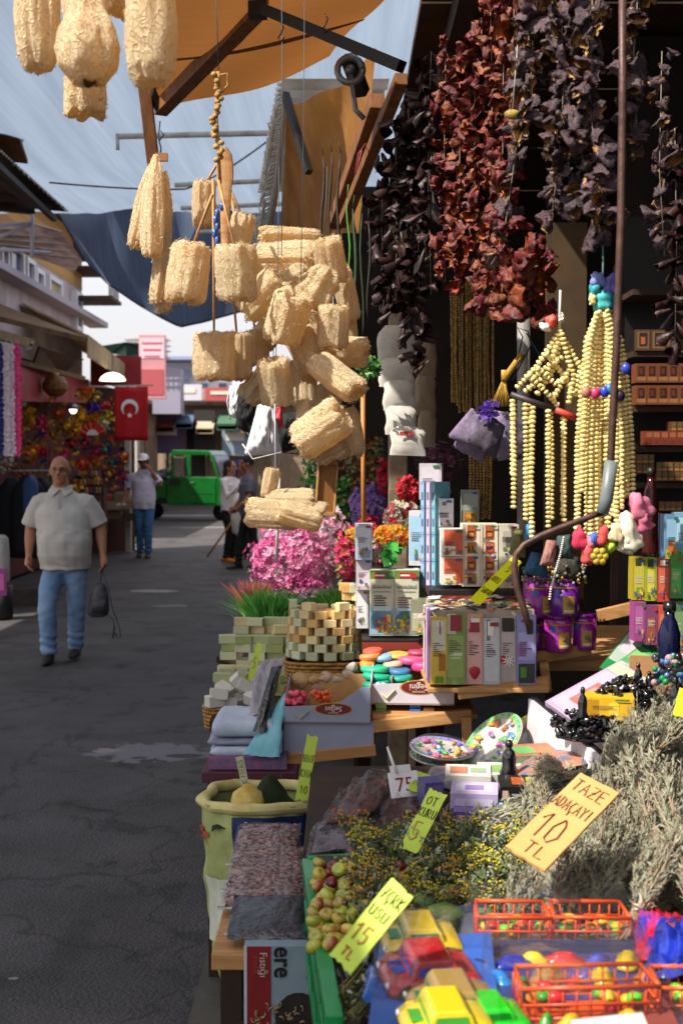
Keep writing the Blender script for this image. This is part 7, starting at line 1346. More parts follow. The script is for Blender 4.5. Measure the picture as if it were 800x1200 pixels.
carton('box with an orange sunflower behind the beads', 550, 614, 4.3, 20, 40, .05, 0, '7c8c80', [(.1, .02, .9, .35, 'b87820'), (.3, .05, .8, .28, 'd8a030'), (.1, .5, .9, .9, '98a498')], GBX)
a = P(512, 690, 4.0); t = MB(); t.box((a.x+.14, 4.05, a.z-.012), (.34, .16, .02)); t.box((a.x+.14, 3.965, a.z-.035), (.34, .012, .03), 1); tag(t.build('box_tray', [C('1a1210'), C('6c2418')]), 'dark red tray carrying the orange and ivory boxes', 'tray')
# open carton full of packets
pk = thing('packet_carton', 'open carton wrapped in printed packets with loose sachets heaped on top', 'box', P(565, 803, 3.72)); S_ = 3.72/FPX
t = MB(); t.box((0, .13, 45*S_), (122*S_, .24, 88*S_)); t.build('carton', C('a89888'), pk)
for i, (x0, x1, c, pr, lab) in enumerate(((-62, -42, 'c8a838', [(.1, .5, .9, .95, 'c8c4b0'), (.1, .1, .6, .5, 'd0b040'), (.5, .2, .9, .45, 'a06a20'), (.3, .02, .8, .12, '5c8a30')], 'yellow packet with leaves'), (-44, -20, '7a8c48', [(.05, .7, .5, .98, 'c4bcac'), (.1, .1, .9, .68, '8a9c58'), (.2, .4, .8, .44, 'c4c8a8'), (.25, .36, .75, .375, 'c4c8a8')], 'olive green packet'), (-20, 0, 'c89890', [(.1, .1, .9, .9, 'd0a49c'), (.15, .74, .8, .79, 'b03038'), (.3, .55, .7, .565, '9c6c68'), (.35, .45, .6, .46, '9c6c68'), (.6, .85, .9, .99, 'c8a030')], 'pink packet with a strawberry'), (0, 20, 'b0b0b4', [(.1, .05, .9, .95, 'c0c0c4'), (.2, .66, .4, .98, '706c78'), (.15, .5, .7, .515, 'a06068')], 'white packet'), (20, 39, 'a89c98', [(.1, .4, .9, .8, 'b8aca8'), (.1, .8, .8, .98, '3c3430'), (.0, .3, .6, .42, 'a82c30')], 'grey packet with a white flower'), (39, 62, '8c88c0', [(.1, .35, .9, .75, 'a4a0d0'), (.1, .02, .95, .3, '3c3c34'), (.2, .1, .5, .25, '4c8a3c'), (.05, .4, .5, .6, '9c6cac')], 'lavender blue packet'))):
    w_ = (x1-x0)*S_; me = cartonmesh('packet', w_*.98, .012, 82*S_*rnd.uniform(.94, 1.04), c, pr+[(.16, .60-.03*j, .3+.5*rnd.random(), .612-.03*j, '4c4844') for j in range(7)]+[(rnd.uniform(.1, .6), rnd.uniform(.7, .9), rnd.uniform(.6, .9), rnd.uniform(.9, .97), rnd.choice(('2c2824', 'e0dcd4', '8c2c34'))) for j in range(2)]); o = obj('packet', me, pk, ((x0+x1)/2*S_, -.008-.004*(i % 2), 2*S_), (R(rnd.uniform(-3, 0)), 0, R(rnd.uniform(-3, 3)))); o['label'] = lab
    if i == 2: t = MB(); t.lathe([(.001, 0), (.010, .008), (.017, .022), (.016, .034), (.006, .04)], 10, sq=(1, .12)); t.build('strawberry_print', C('a81c2c', .4), o, (0, -.0085, 6*S_))
    if i == 4:
        t = MB()
        for k in range(9): a_ = 6.283*k/9; t.add([(0, -.009, 28*S_), (.009*math.cos(a_-.25), -.0095, 28*S_+.009*math.sin(a_-.25)), (.026*math.cos(a_), -.0095, 28*S_+.026*math.sin(a_)), (.009*math.cos(a_+.25), -.0095, 28*S_+.009*math.sin(a_+.25))], [(0, 1, 2, 3)])
        t.build('flower_print', C('dcdcd8'), o)
for k, c in enumerate(('6c5084', 'b8a8b8', '8c4c70', 'c8c0c0')): t = MB(); t.box((-62*S_-.003, .02+k*.055, 46*S_), (.008, .05, 86*S_*(1-.02*k))); t.build('side_packet', C(c), pk, bevel=.001)
for k in range(70):
    t = MB() if k == 0 else t
    c = Vector((rnd.uniform(-60, 58)*S_, rnd.uniform(.0, .26), 88*S_+rnd.uniform(0, .02))); R2 = Euler((rnd.uniform(-.3, .3), rnd.uniform(-.3, .3), rnd.random()*3)); t.box(c, (rnd.uniform(.02, .05), rnd.uniform(.015, .03), .003), k % 9, rot=R2)
o = t.build('loose_sachets', [C(c, .35) for c in ('b8b0a8', 'a8503c', '4c7a58', '6c84a8', 'c8b8a0', '3c3430', '8c8c3c', 'c8c4cc', '7a5c48')], pk); o['kind'] = 'stuff'
# more loose packets behind
for i, (x, y, w_, c, rz, lab) in enumerate(((520, 712, 44, '8c7448', .3, 'long tan packet lying on top of the packet carton'), (505, 722, 30, 'a89c8c', -.2, 'grey packet lying at the left corner of the packet carton'), (548, 722, 36, '9c8458', .15, 'brown packet lying behind the loose sachets'))):
    t = MB(); S2 = 3.85/FPX; t.box((0, 0, 0), (w_*S2, .05, .012)); t.box((0, 0, .007), (w_*S2*.7, .035, .003), 1); tag(t.build('flat_packet', [C(c), C('5c4c3c')], None, P(x, y, 3.85), (R(8), R(-6), rz), bevel=.002), lab, 'packet')
# tins
def tin(label, px, py, Y, w_, h_, rz, c='8a1c88'):
    S_ = Y/FPX; r = w_*S_/2; h = h_*S_; root = thing('tea_tin', label, 'tin', P(px, py, Y), rz, 'purple tins')
    t = MB(); t.lathe([(r*.97, 0), (r, .003), (r, h*.9)], 28); t.build('body', mat('purple_print', c, tuple(v*.9 for v in srgb(c)), .3, scale=8, coat=.3), root)
    t = MB(); t.lathe([(r*1.02, h*.9), (r*1.03, h*.91), (r*1.03, h*.98), (r*.98, h)], 28); t.build('lid', mat('lid_purple', '6a1470', '541058', .3, scale=8, metal=.2), root)
    def patch(a0, a1, z0, z1, m, nm, off=.0012, jag=0): t = MB(); t.grid(lambda a, b: ((r+off)*math.sin(a0+(a1-a0)*a), -(r+off)*math.cos(a0+(a1-a0)*a), h*(z0+(z1-z0)*b)), 12, 2); return t.build(nm, m, root)
    patch(-1.5, 1.5, .74, .78, C('c87830'), 'gold_line', .001); patch(-.1, .75, .1, .55, C('b88a30'), 'picture_panel'); patch(-.75, -.35, .55, .72, C('3c60a8'), 'blue_emblem'); patch(0.0, .65, .14, .2, C('d8c8b0'), 'caption', .0018)
    t = MB(); t.ball((r*.3, -r*.98, h*.36), (.009, .003, .008), 8, 6); t.ball((r*.5, -r*.9, h*.3), (.008, .003, .007), 8, 6); t.build('nut_print', C('6c6458'), root); 
    text('mikü', .013, C('d8c0d8'), root, (0, -r-.0012, h*.84), (R(90), 0, 0), 'brand_lettering'); return root
tin('upper left purple tin with a blue emblem', 629, 722, 3.92, 33, 45, .3); tin('upper right violet tin in half shade', 661, 722, 3.88, 33, 46, -.2, '5c1c80'); tin('lower left tin mostly hidden by the packet carton', 627, 762, 3.96, 32, 42, .4); tin('lower middle magenta tin with pictured nuts', 653, 762, 3.86, 32, 42, 0, '9a2490'); tin('lower right purple tin beside the dark gap', 684, 760, 3.9, 28, 42, -.3)
# beaded pouches above the tins
for i, (cs, Y, c, th, lab) in enumerate((([(612, 672), (642, 678), (640, 650), (622, 646)], 3.75, '2c5878', .05, 'steel blue pouch above the left tin'), ([(632, 662), (650, 664), (652, 634), (640, 632)], 3.7, 'a07068', .04, 'dotted pink pouch with a white braided cord'), ([(648, 652), (672, 656), (668, 626), (652, 628)], 3.72, '3c504c', .04, 'dark grey green pouch under the tassels'), ([(596, 650), (616, 654), (612, 622), (600, 620)], 3.75, '6c6c3c', .04, 'olive cloth cone left of the pouches'), ([(614, 634), (628, 636), (626, 614), (616, 614)], 3.7, '2f84b8', .03, 'bright blue cloth scrap by the hook'), ([(646, 680), (684, 682), (676, 652), (652, 656)], 3.85, '38332c', .05, 'dark beaded pouch on the right tin'))):
    tag(pillow('beaded_pouch', cs, Y, th, mat('pouch_cloth', c, tuple(v*.5 for v in srgb(c)), .8, scale=90, kind='voronoi')), lab, 'pouch')
t = MB()
for k in range(170):
    p = P(rnd.uniform(612, 686), rnd.uniform(662, 684), 3.85+rnd.uniform(-.04, .04)); t.ball(p, rnd.uniform(.003, .007), 5, 4, k % 6)
o = t.build('trinket_heap', [C(c, .3) for c in ('8c6c30', '6c5c50', '3c4c5c', 'a8842c', '54402c', '8c8c84')]); tag(o, 'heap of tiny beads and trinkets on top of the purple tins', 'trinkets', kind='stuff')
pts = [P(660, 630, 3.65), P(656, 650, 3.62), P(652, 664, 3.6), P(645, 690, 3.55), P(643, 706, 3.55)]
tag(strand(pts, .0045, .0075).build('braided_cord', C('d0ccc4')), 'white knotted cord hanging in front of the purple tins', 'cord')
# leaning lilac and green boxes
def leanbox(label, c3, Y3, th, base, top, prints):
    """c3: bottom-left, bottom-right, top-left in pixels"""
    a, b, c = [P(x, y, Y) for (x, y), Y in zip(c3, Y3)]; M = frame_from(a, b-a, c-a); W = (b-a).length; H = (c-a).length
    t = MB(); t.box((W/2, H/2, -th/2), (W, H, th)); mats = [C(base, .35)]
    for k, (x0, z0, x1, z1, cc2) in enumerate(prints): mats.append(C(cc2, .35)); t.add([(x0*W, z0*H, .0006+.0003*k), (x1*W, z0*H, .0006+.0003*k), (x1*W, z1*H, .0006+.0003*k), (x0*W, z1*H, .0006+.0003*k)], [(0, 1, 2, 3)], k+1)
    o = t.build('product_box', mats, bevel=0); o.matrix_basis = M; return tag(o, label, 'box', 'boxes leaning in the right tray')
leanbox('front lilac box with a red spiral print, leaning in the white tray', [(638, 822), (672, 846), (676, 758)], (3.25, 3.15, 3.45), .05, '9a88a0', 1, [(.08, .05, .94, .8, 'a898ac'), (.3, .2, .75, .6, '9c605c'), (.38, .28, .68, .52, 'b88078'), (.04, .82, .96, .98, '9cac8c')])
leanbox('second lilac box behind the front one', [(672, 820), (700, 838), (704, 762)], (3.3, 3.25, 3.5), .05, '94809c', 1, [(.05, .1, .95, .8, 'a494a8'), (.04, .82, .96, .98, '94a47c')]); leanbox('green topped box behind the lilac ones', [(690, 800), (716, 812), (722, 748)], (3.4, 3.35, 3.6), .05, '4c8a58', 1, [(.05, .1, .9, .6, 'a0a8a4'), (.1, .7, .9, .9, '6ca060')])
leanbox('grey and green box leaning highest on the cardboard', [(702, 782), (738, 800), (732, 722)], (3.5, 3.45, 3.65), .06, '1c6c38', 1, [(.04, .2, .6, .98, '8c9890'), (.15, .4, .5, .8, 'a89ca4'), (.65, .1, .95, .4, '2c8a4c')])
carton('brown cardboard flap behind the black incense', 765, 812, 3.35, 56, 44, .01, R(-8), 'a07850', [], None, 'cardboard_flap')
# styrofoam tray
st = thing('foam_tray', 'white foam tray with a black rim line, full of shiny black figures', 'tray', (0, 0, 0)); WHF = mat('white_foam', 'c8c4c8', 'b4b0b4', .6, scale=20)
A = P(622, 822, 3.35); B_ = P(722, 905, 2.82); t = MB(); beam(t, A+Vector((0, 0, -.05)), B_+Vector((0, 0, -.05)), .022, .12); t.build('front_side', WHF, st); t = MB(); beam(t, A+Vector((.004, .0, .013)), B_+Vector((.004, 0, .013)), .012, .006); t.build('black_rim', C('0e0e10'), st)
t = MB(); t.add([tuple(A+Vector((0, 0, -.03))), tuple(B_+Vector((0, 0, -.03))), tuple(B_+Vector((.55, .1, -.03))), tuple(A+Vector((.6, .2, -.03)))], [(0, 1, 2, 3)]); t.build('floor', WHF, st, thick=.01)
GLOSS = mat('glossy_black', '0a0a0c', '040405', .12, scale=30, spec=.8, coat=.5); 
def blackheap(label, px, py, Y, wpx, hpx, n, stalks=0):
    S_ = Y/FPX; root = thing('black_incense_heap', label, 'figurines', P(px, py, Y)); 
    for k in range(n):
        a = rnd.uniform(0, 6.283); f = rnd.random()**.5; x = f*math.cos(a)*wpx*S_/2; y = f*math.sin(a)*wpx*S_*.3; z = (1-f*f)*hpx*S_*.6+rnd.uniform(0, .01); s = rnd.uniform(.006, .012)
        t = MB(); t.lathe([(s*.7, -s), (s*1.1, -s*.3), (s*.6, s*.4), (s*.75, s*.9), (s*.15, s*1.6)], 7); t.build('figure', GLOSS, root, (x, y, z), (rnd.uniform(-1.2, 1.2), rnd.uniform(-1.2, 1.2), 0))
    t = MB(); t.lathe([(wpx*S_*.4, -.004), (wpx*S_*.5, .002), (wpx*S_*.48, .006)], 20, sq=(1, .6)); t.build('dish', C('101012', .2), root); return root
blackheap('front heap of shiny black figures in the foam tray', 692, 864, 3.0, 84, 34, 60); blackheap('rear black glossy heap on a round dish', 734, 822, 3.15, 78, 40, 55); blackheap('small black pile at the far left of the foam tray', 668, 850, 3.05, 44, 20, 22)
for (x, y, Y, w_, h_, lab, c) in ((596, 908, 2.98, 22, 42, 'shiny black standing figure on the small boxes', '0a0a0c'), (682, 842, 3.0, 14, 38, 'upright black figure rising from the front heap', '0a0a0c'), (747, 806, 3.2, 12, 30, 'tall black oval figure against the cardboard flap', '0c0a0a'), (760, 808, 3.2, 12, 22, 'second black figure against the cardboard flap', '0a0a0c'), (790, 840, 2.9, 16, 48, 'dark bottle neck standing at the right above the sage', '0e0c08')):
    S_ = Y/FPX; t = MB(); w2 = w_*S_/2; h = h_*S_; t.lathe([(w2, 0), (w2*1.05, h*.08), (w2*.75, h*.25), (w2*.82, h*.5), (w2*.6, h*.68), (w2*.3, h*.76), (w2*.45, h*.86), (w2*.35, h*.96), (w2*.1, h)], 14); tag(t.build('black_figure', GLOSS, None, P(x, y, Y)), lab, 'figurine')
carton('yellow box under the rear black heap', 712, 840, 3.12, 58, 26, .08, R(-10), 'c8a020', [(.05, .1, .3, .9, 'a87c18'), (.5, .2, .7, .8, 'd8b838')])
for (cs, Y, c, lab) in (([(702, 905), (730, 915), (744, 888), (706, 880)], 2.8, 'c4c4d4', 'white and blue patterned bag beside the foam tray'), ([(700, 925), (716, 930), (724, 905), (704, 900)], 2.75, '2838a8', 'deep blue plastic scrap above the cardboard sign'), ([(738, 898), (752, 896), (750, 880), (742, 882)], 2.8, 'a83844', 'small red scrap beside the blue bag')): tag(pillow('plastic_bag', cs, Y, .04, mat('bag_print', c, '3444a0' if c != 'a83844' else '8a2030', .3, scale=22, fac=(.45, .5)), None, 14, 12, .8), lab, 'bag')
r_ = thing('blue_bottle', 'dark blue bottle at the right edge behind the cardboard', 'bottle', P(783, 782, 3.3)); S_ = 3.3/FPX; t = MB(); t.lathe([(12*S_, 0), (13*S_, .01), (13*S_, 40*S_), (9*S_, 54*S_), (6*S_, 60*S_), (6*S_, 68*S_)], 18); t.build('glass', mat('cobalt', '10163c', '080a20', .1, scale=9), r_); t = MB(); t.lathe([(7*S_, 66*S_), (8*S_, 70*S_), (7*S_, 78*S_)], 14); t.build('cap', C('0e0e12', .3), r_)
t = MB()
for k in range(60): t.ball(P(rnd.uniform(764, 804), rnd.uniform(768, 800), 3.1+rnd.uniform(-.05, .05)), rnd.uniform(.006, .012), 6, 5, k % 5)
tag(t.build('bead_strings', [C(c, .12) for c in ('1c7a48', '30343c', '4c6a98', '9c7c7c', '18181c')]), 'heap of shiny green, blue and black bead strings at the right edge', 'beads', kind='stuff')
# plates (children's toy sets under film)
def plate(label, px, py, Y, r, rot, rim, seed):
    S_ = Y/FPX; rr = r*S_; root = thing('toy_plate', label, 'plate', P(px, py, Y), rot if rot[0] > 0 else Vector(rot).to_track_quat('Z', 'Y').to_euler(), 'round toy plates'); t = MB(); t.lathe([(rr*.1, 0), (rr*.7, .0), (rr*.8, .006), (rr, .010), (rr*1.01, .007), (rr*.75, -.006), (rr*.1, -.006)], 40); t.build('dish', C('b8b4a8', .3), root)
    t = MB(); t.lathe([(rr*.82, .0075), (rr*.99, .0115)], 40, caps=False); t.build('coloured_rim', C(rim, .3), root)
    t = MB(); r3 = random.Random(seed)
    for k in range(26):
        a = r3.random()*6.283; f = r3.random()**.5*.82; s = rr*r3.uniform(.07, .18); t.ball((f*rr*math.cos(a), f*rr*math.sin(a), .008), (s*1.3, s*.6, .005), 5, 3, k % 7, rot=Euler((0, 0, r3.random()*3)))
    for k in range(22): a = 6.283*k/22; t.ball((rr*.92*math.cos(a), rr*.92*math.sin(a), .010), (rr*.045, rr*.045, .002), 6, 4, (k*3) % 7)
    o = t.build('toy_pieces', [C(c, .3) for c in ('d0582c', '4c9a48', '5c54b0', 'd8a038', 'c44c80', '4c88b8', 'c8c4b8')], root); o['kind'] = 'stuff'
    t = MB(); t.lathe([(rr*1.0, .012), (rr*.8, .026), (rr*.4, .034), (rr*.02, .036)], 24, caps=False); t.build('film', FILM, root); return root
plate('toy plate lying flat with a lilac rim', 517, 880, 3.35, 38, (R(8), R(3), .4), '8c80b8', 3); plate('toy plate beneath the flat lilac one', 515, 889, 3.38, 36, (R(6), R(-2), 1), '6ca08c', 5); plate('large toy plate leaning at a slant with a green rim', 578, 872, 3.32, 44, (-.65, -.30, .70), '6cae68', 8); plate('toy plate with a yellow rim standing behind the large one', 620, 868, 3.4, 32, (-.80, -.42, .40), 'd4c838', 11)
for (cs, ys, lab, c) in (([(492, 925), (560, 925), (572, 900), (505, 898)], (2.95, 2.95, 3.15, 3.15), 'flat printed packs wrapped in film below the toy plates', '8c7060'), ([(600, 912), (700, 892), (690, 872), (612, 890)], (2.95, 2.95, 3.15, 3.15), 'colourful printed pack lying right of the black figure', 'a86c50')): tag(pillow('printed_pack', cs, 0, .03, mat('motley', c, '3c5c7c', .4, scale=26, kind='voronoi', fac=(.1, .7)), None, 16, 12, .3, ys=ys), lab, 'pack')
def lying(label, px, py, Y, w_, h_, dep, rz, top, front, prints, g='small boxes in a heap below the toy plates', writing=None):
    S_ = Y/FPX; W = w_*S_; h = h_*S_; t = MB(); t.box((0, dep/2, h/2), (W, dep, h)); mats = [C(front, .35), C(top, .35)]; t.add([(-W/2, 0, h+.0006), (W/2, 0, h+.0006), (W/2, dep, h+.0006), (-W/2, dep, h+.0006)], [(0, 1, 2, 3)], 1)
    for k, (x0, z0, x1, z1, c, fc) in enumerate(prints):
        mats.append(C(c, .35)); q_ = .0012+.0003*k
        t.add([((x0-.5)*W, -q_, z0*h), ((x1-.5)*W, -q_, z0*h), ((x1-.5)*W, -q_, z1*h), ((x0-.5)*W, -q_, z1*h)] if fc == 0 else [((x0-.5)*W, z0*dep, h+q_), ((x1-.5)*W, z0*dep, h+q_), ((x1-.5)*W, z1*dep, h+q_), ((x0-.5)*W, z1*dep, h+q_)], [(0, 1, 2, 3)], k+2)
    o = t.build('small_box', mats, None, P(px, py, Y), (R(4), 0, rz)); tag(o, label, 'box', g)
    for (s, size, c, x, z) in (writing or []): text(s, size, C(c), o, ((x-.5)*W, -.003, z*h), (R(90), 0, 0))
lying('black soap box with an orange picture on top', 610, 942, 2.86, 50, 20, .09, R(-4), '1c1816', '141214', [(.3, .2, .6, .8, '9c4c20', 1), (.65, .2, .85, .8, 'a8a020', 1), (.06, .25, .2, .8, 'b89890', 0), (.28, .5, .8, .62, '8c8c8c', 0), (.28, .25, .7, .34, '6c6c6c', 0), (.84, .2, .95, .5, '909090', 0)])
lying('light blue box under the black soap box', 612, 958, 2.84, 56, 15, .10, R(-6), '8cb0cc', '6c98c4', [(.1, .2, .7, .8, '9cbcd8', 0)]); lying('white and green box lowest at the right of the heap', 618, 974, 2.8, 48, 14, .09, R(-12), 'c0c8b8', 'b0b8ac', [(.1, .2, .9, .8, '7c9c5c', 1), (.2, .2, .6, .8, '90a478', 0)])
lying('white box with a green and red print behind the black one', 592, 922, 3.0, 62, 14, .10, R(-3), 'c4c4b8', 'b8b8b0', [(.1, .2, .5, .8, '7c9c64', 1), (.6, .3, .9, .7, 'b0705c', 1)]); lying('pale lilac box at the left of the heap', 555, 948, 2.86, 56, 18, .09, R(-8), 'b0a4c4', 'a498bc', [(.1, .2, .9, .8, 'c4bcd0', 1), (.3, .3, .7, .7, '8c74a8', 1), (.1, .2, .9, .7, 'b8b0c8', 0)])
lying('white and orange printed box at the left rear of the heap', 548, 925, 2.98, 54, 16, .09, R(-6), 'd0ccc4', 'c0bcb4', [(.1, .2, .5, .8, 'b8745c', 1), (.55, .3, .9, .7, '8ca07c', 1)]); lying('violet edged box beneath the lilac one', 560, 964, 2.82, 60, 12, .09, R(-8), '6c5ca0', '5c4c98', [(.1, .3, .9, .7, 'a098c0', 0)]); lying('slim white box lying under the heap', 590, 968, 2.83, 40, 12, .08, R(4), 'c8c8c4', 'bcbcb8', [(.2, .2, .8, .8, 'a8b4a0', 1)])
lying('blue grey striped box standing at the left of the heap', 508, 950, 2.9, 24, 34, .05, R(18), '4c4c8c', '544c80', [(.1, .1, .9, .9, '6c5c90', 0)]); lying('blue grey flat box behind the toy plate', 632, 895, 3.1, 60, 10, .1, R(12), 'a85c48', '7c8c6c', [(.1, .2, .5, .8, '5c9c58', 1), (.5, .1, .9, .7, 'c86c3c', 1)])
# ================================================================ HERBS
SAGE = mat('sage_leaf', '9a9886', '706e5c', .85, scale=30, bump=.2, tr=.15, rand=.08); STEM = mat('dry_stem', 'a08a70', '70584a', .8, scale=20); SAGED = mat('sage_leaf_green', '8a8a70', '5c6048', .85, scale=30, tr=.15)
def leafblade(t, c, d, n, L_, w_, mi, curl=.3):
    s = d.cross(n); 
    if s.length < 1e-3: return
    s.normalize(); n = s.cross(d).normalized(); a = c; m1 = c+d*L_*.35+n*L_*curl*.15; m2 = c+d*L_*.7+n*L_*curl*.05; e = c+d*L_-n*L_*curl*.2
    t.add([a, m1+s*w_*.5-n*w_*.15, m1, m1-s*w_*.5-n*w_*.15, m2+s*w_*.4-n*w_*.12, m2, m2-s*w_*.4-n*w_*.12, e], [(0, 1, 2), (0, 2, 3), (1, 4, 5, 2), (2, 5, 6, 3), (4, 7, 5), (5, 7, 6)], mi, True)
def bundle_meshes(seed, L_=.30, ns=64, nl=1500, spread=.34, lw=.0048, ll=.024, dens=0):
    r3 = random.Random(seed); ts = MB(); tl = MB(); st_ = []
    for i in range(ns):
        a = r3.random()*6.283; f = r3.random()**.6*spread; d = Vector((math.cos(a)*f, math.sin(a)*f*.55, 1)).normalized(); b = Vector((math.cos(a), math.sin(a), 0))*r3.random()*.012; k = Vector((r3.uniform(-1, 1), r3.uniform(-1, 1), 0))*.02
        e = L_*r3.uniform(.75, 1.05); pts = [b-d*L_*.33*r3.uniform(.6, 1.1), b, b+d*e*.5+k, b+d*e+k*.6]; st_.append(pts)
        if i < 46: ts.tube(pts, [.002, .002, .0017, .0011], 4)
    for i in range(nl):
        p = r3.choice(st_); u = r3.uniform(.1, 1); c = p[1].lerp(p[2], u*2) if u < .5 else p[2].lerp(p[3], u*2-1); ax = (p[3]-p[1]).normalized()
        d = (ax*r3.uniform(.7, 1.7)+Vector((r3.uniform(-1, 1), r3.uniform(-1, 1), r3.uniform(-.5, .5)))).normalized(); n = Vector((r3.uniform(-1, 1), r3.uniform(-1, 1), r3.uniform(-1, 1))); q_ = r3.uniform(.5, 1.25)
        leafblade(tl, c, d, n, ll*q_, lw*q_, 0 if r3.random() < .7 else 1, r3.uniform(-.5, 1))
    return ts.data('stems', [STEM]), tl.data('leaves', [SAGE, SAGED])
BM = [bundle_meshes(5, nl=2300), bundle_meshes(9, .27, 60, 2300, .4), bundle_meshes(13, .32, 70, 2500, .3)]
def sage(label, px, py, Y, head, k, sc_=1.0, roll=0, tie=None, group='tied bundles of dried sage'):
    """px,py,Y: where the bundle is tied; head: pixel and depth its tips point to"""
    o = P(px, py, Y); d = (P(head[0], head[1], head[2])-o); root = thing('sage_bundle', label, 'herb bundle', o, 0, group); M = d.normalized().to_track_quat('Z', 'Y').to_matrix().to_4x4() @ Matrix.Rotation(roll, 4, 'Z'); M.translation = o; root.matrix_basis = M @ Matrix.Scale(sc_*.74, 4)
    s_, l_ = BM[k % 3]; a = obj('stems', s_, root); a['kind'] = 'stuff'; b = obj('leaves', l_, root); b['kind'] = 'stuff'
    t = MB(); t.tube([(.017*math.cos(q_), .012*math.sin(q_), .004*math.sin(q_*2)) for q_ in [6.283*j/12 for j in range(13)]], .0022, 5); 
    if tie: t.tube([(.017, 0, 0), (.035, -.012, .015), (.03, -.02, .03)], .002, 4); t.tube([(.017, 0, 0), (.032, -.02, -.012), (.045, -.012, -.02)], .002, 4)
    t.build('tie', C(tie or '3a3a34', .4), root); return root
for i, a in enumerate(((706, 925, 2.45, (780, 830, 2.75), 0, 1.15, .3, '5c84c8', 'large bundle rising to the upper right, tied with pale blue ribbon'), (745, 910, 2.55, (780, 830, 2.8), 1, 1.05, 1, '5c84c8', 'bundle behind it whose tips reach the black bottle neck'), (760, 960, 2.3, (720, 850, 2.65), 2, 1.1, 2, None, 'broad bundle leaning left in the middle of the heap'), (800, 1000, 2.15, (790, 890, 2.4), 0, 1.1, .5, None, 'bundle cut off by the right edge, stalks showing'),
    (650, 1060, 1.95, (700, 930, 2.3), 1, .95, 1.4, '4c7ad0', 'front bundle with a bright blue tie right of the cardboard sign'), (600, 1075, 2.0, (650, 985, 2.3), 2, .75, 0, '4c7ad0', 'small bundle with a blue tie in front of the sign'), (745, 1070, 1.9, (800, 960, 2.1), 0, .9, 2.2, 'c0bcb4', 'front right bundle tied with a white wire loop'), (700, 1075, 1.95, (690, 970, 2.3), 2, .85, .8, None, 'low bundle between the two front ones'),
    (660, 905, 2.75, (600, 880, 3.0), 1, .6, .3, None, 'greyish bundle behind the cardboard sign'), (760, 868, 2.7, (800, 815, 2.95), 2, .8, .3, None, 'rearmost bundle beside the patterned bag'), (640, 960, 2.6, (620, 890, 2.75), 0, .6, 1.9, None, 'upright tuft between the small boxes and the sign'), (810, 1060, 1.9, (830, 900, 2.3), 1, .9, 1, None, 'bundle in the lower right corner of the heap'), (770, 880, 2.55, (810, 820, 2.8), 1, .9, 2.4, None, 'bundle at the far right beneath the yellow card'))):
    sage('sage '+a[8], a[0], a[1], a[2], a[3], a[4], a[5], a[6], a[7])
for i in range(30):
    y = 1075-200*(i//5)/5-rnd.uniform(0, 20); x = 640+(i % 5)*38+rnd.uniform(-12, 12)+(30 if y < 900 else 0); p = PZ(x, y, .93+.06*(i//5)/5)
    if (x < 700 and 985 > y > 900) or (y < 905 and x < 755): continue
    sage('grey dried sage bundle lying packed among the others in the heap', x, y, p.y, (x+rnd.uniform(10, 60), y-100, p.y+.2), i, rnd.uniform(.62, .85), rnd.random()*6)
# supporting heap so that no gap opens under the bundles
hp = lambda a, b: Vector((.24+a*1.1, 1.72+b*1.2, .83+.07*math.sin(min(1, a*1.6)*1.57)*math.sin(min(1, b*2.2)*1.57)+.16*a*b+.02*noise.noise(Vector((a*9, b*9, 0)))))
t = MB(); t.grid(hp, 30, 30)
for k in range(7000): leafblade(t, hp(rnd.random(), rnd.random())+Vector((0, 0, .006)), Vector((rnd.uniform(-.2, 1), rnd.uniform(-.2, 1), rnd.uniform(-.1, .5))).normalized(), Vector((rnd.uniform(-.5, .5), rnd.uniform(-1, .2), 1)), rnd.uniform(.018, .04), rnd.uniform(.003, .006), 1+(k % 2))
tag(t.build('crushed_leaves', [mat('crushed_leaves', '4c4a3e', '2a2820', .95, scale=90, bump=1, bscale=120), SAGE, SAGED]), 'dark crushed leaves the sage bundles lie on', 'herbs', kind='stuff')
# mixed wild flower herbs
HG = [C(c, .7) for c in ('4f5f30', '8c9080', '6c7458', '35481f')]; YEF = C('b8a428', .6); ORF = C('b87820', .6)
def tuft(seed, nst, nlf, nfl, fl, L_=.14):
    r3 = random.Random(seed); t = MB(); t2 = MB()
    for i in range(nst):
        a = r3.random()*6.283; f = r3.random()*.75; d = Vector((math.cos(a)*f, math.sin(a)*f, 1)).normalized(); e = d*L_*r3.uniform(.6, 1); t.tube([(0, 0, 0), e*.5+Vector((r3.uniform(-.01, .01), 0, 0)), e], .001, 4, 0)
        for k in range(nlf//nst): c = e*r3.uniform(.2, 1); leafblade(t, c, (d+Vector((r3.uniform(-1.2, 1.2), r3.uniform(-1.2, 1.2), r3.uniform(-.6, .6)))).normalized(), Vector((r3.uniform(-1, 1), r3.uniform(-1, 1), 1)), r3.uniform(.012, .028), r3.uniform(.004, .010), r3.randrange(4), .3)
        for k in range(nfl): c = e+Vector((r3.uniform(-1, 1), r3.uniform(-1, 1), r3.uniform(-.6, .5)))*.014; t2.ball(c, (.0038, .0038, .0028), 5, 3, 0)
    return t.data('foliage', HG), t2.data('florets', [fl])
TU = [tuft(3, 14, 160, 4, YEF), tuft(6, 16, 200, 3, ORF), tuft(8, 12, 170, 2, C('8c8c94', .7)), tuft(11, 16, 120, 6, YEF)]
def place_tuft(name, label, p, k, rot, sc_, group):
    r_ = thing(name, label, 'herbs', p, rot, group); r_.scale = (sc_,)*3; a, b = TU[k]; o = obj('foliage', a, r_); o['kind'] = 'stuff'; o = obj('florets', b, r_); o['kind'] = 'stuff'
spots_ = [(x, y) for y in (985, 1005, 1028, 1050, 1070) for x in range(420, 640, 26)]
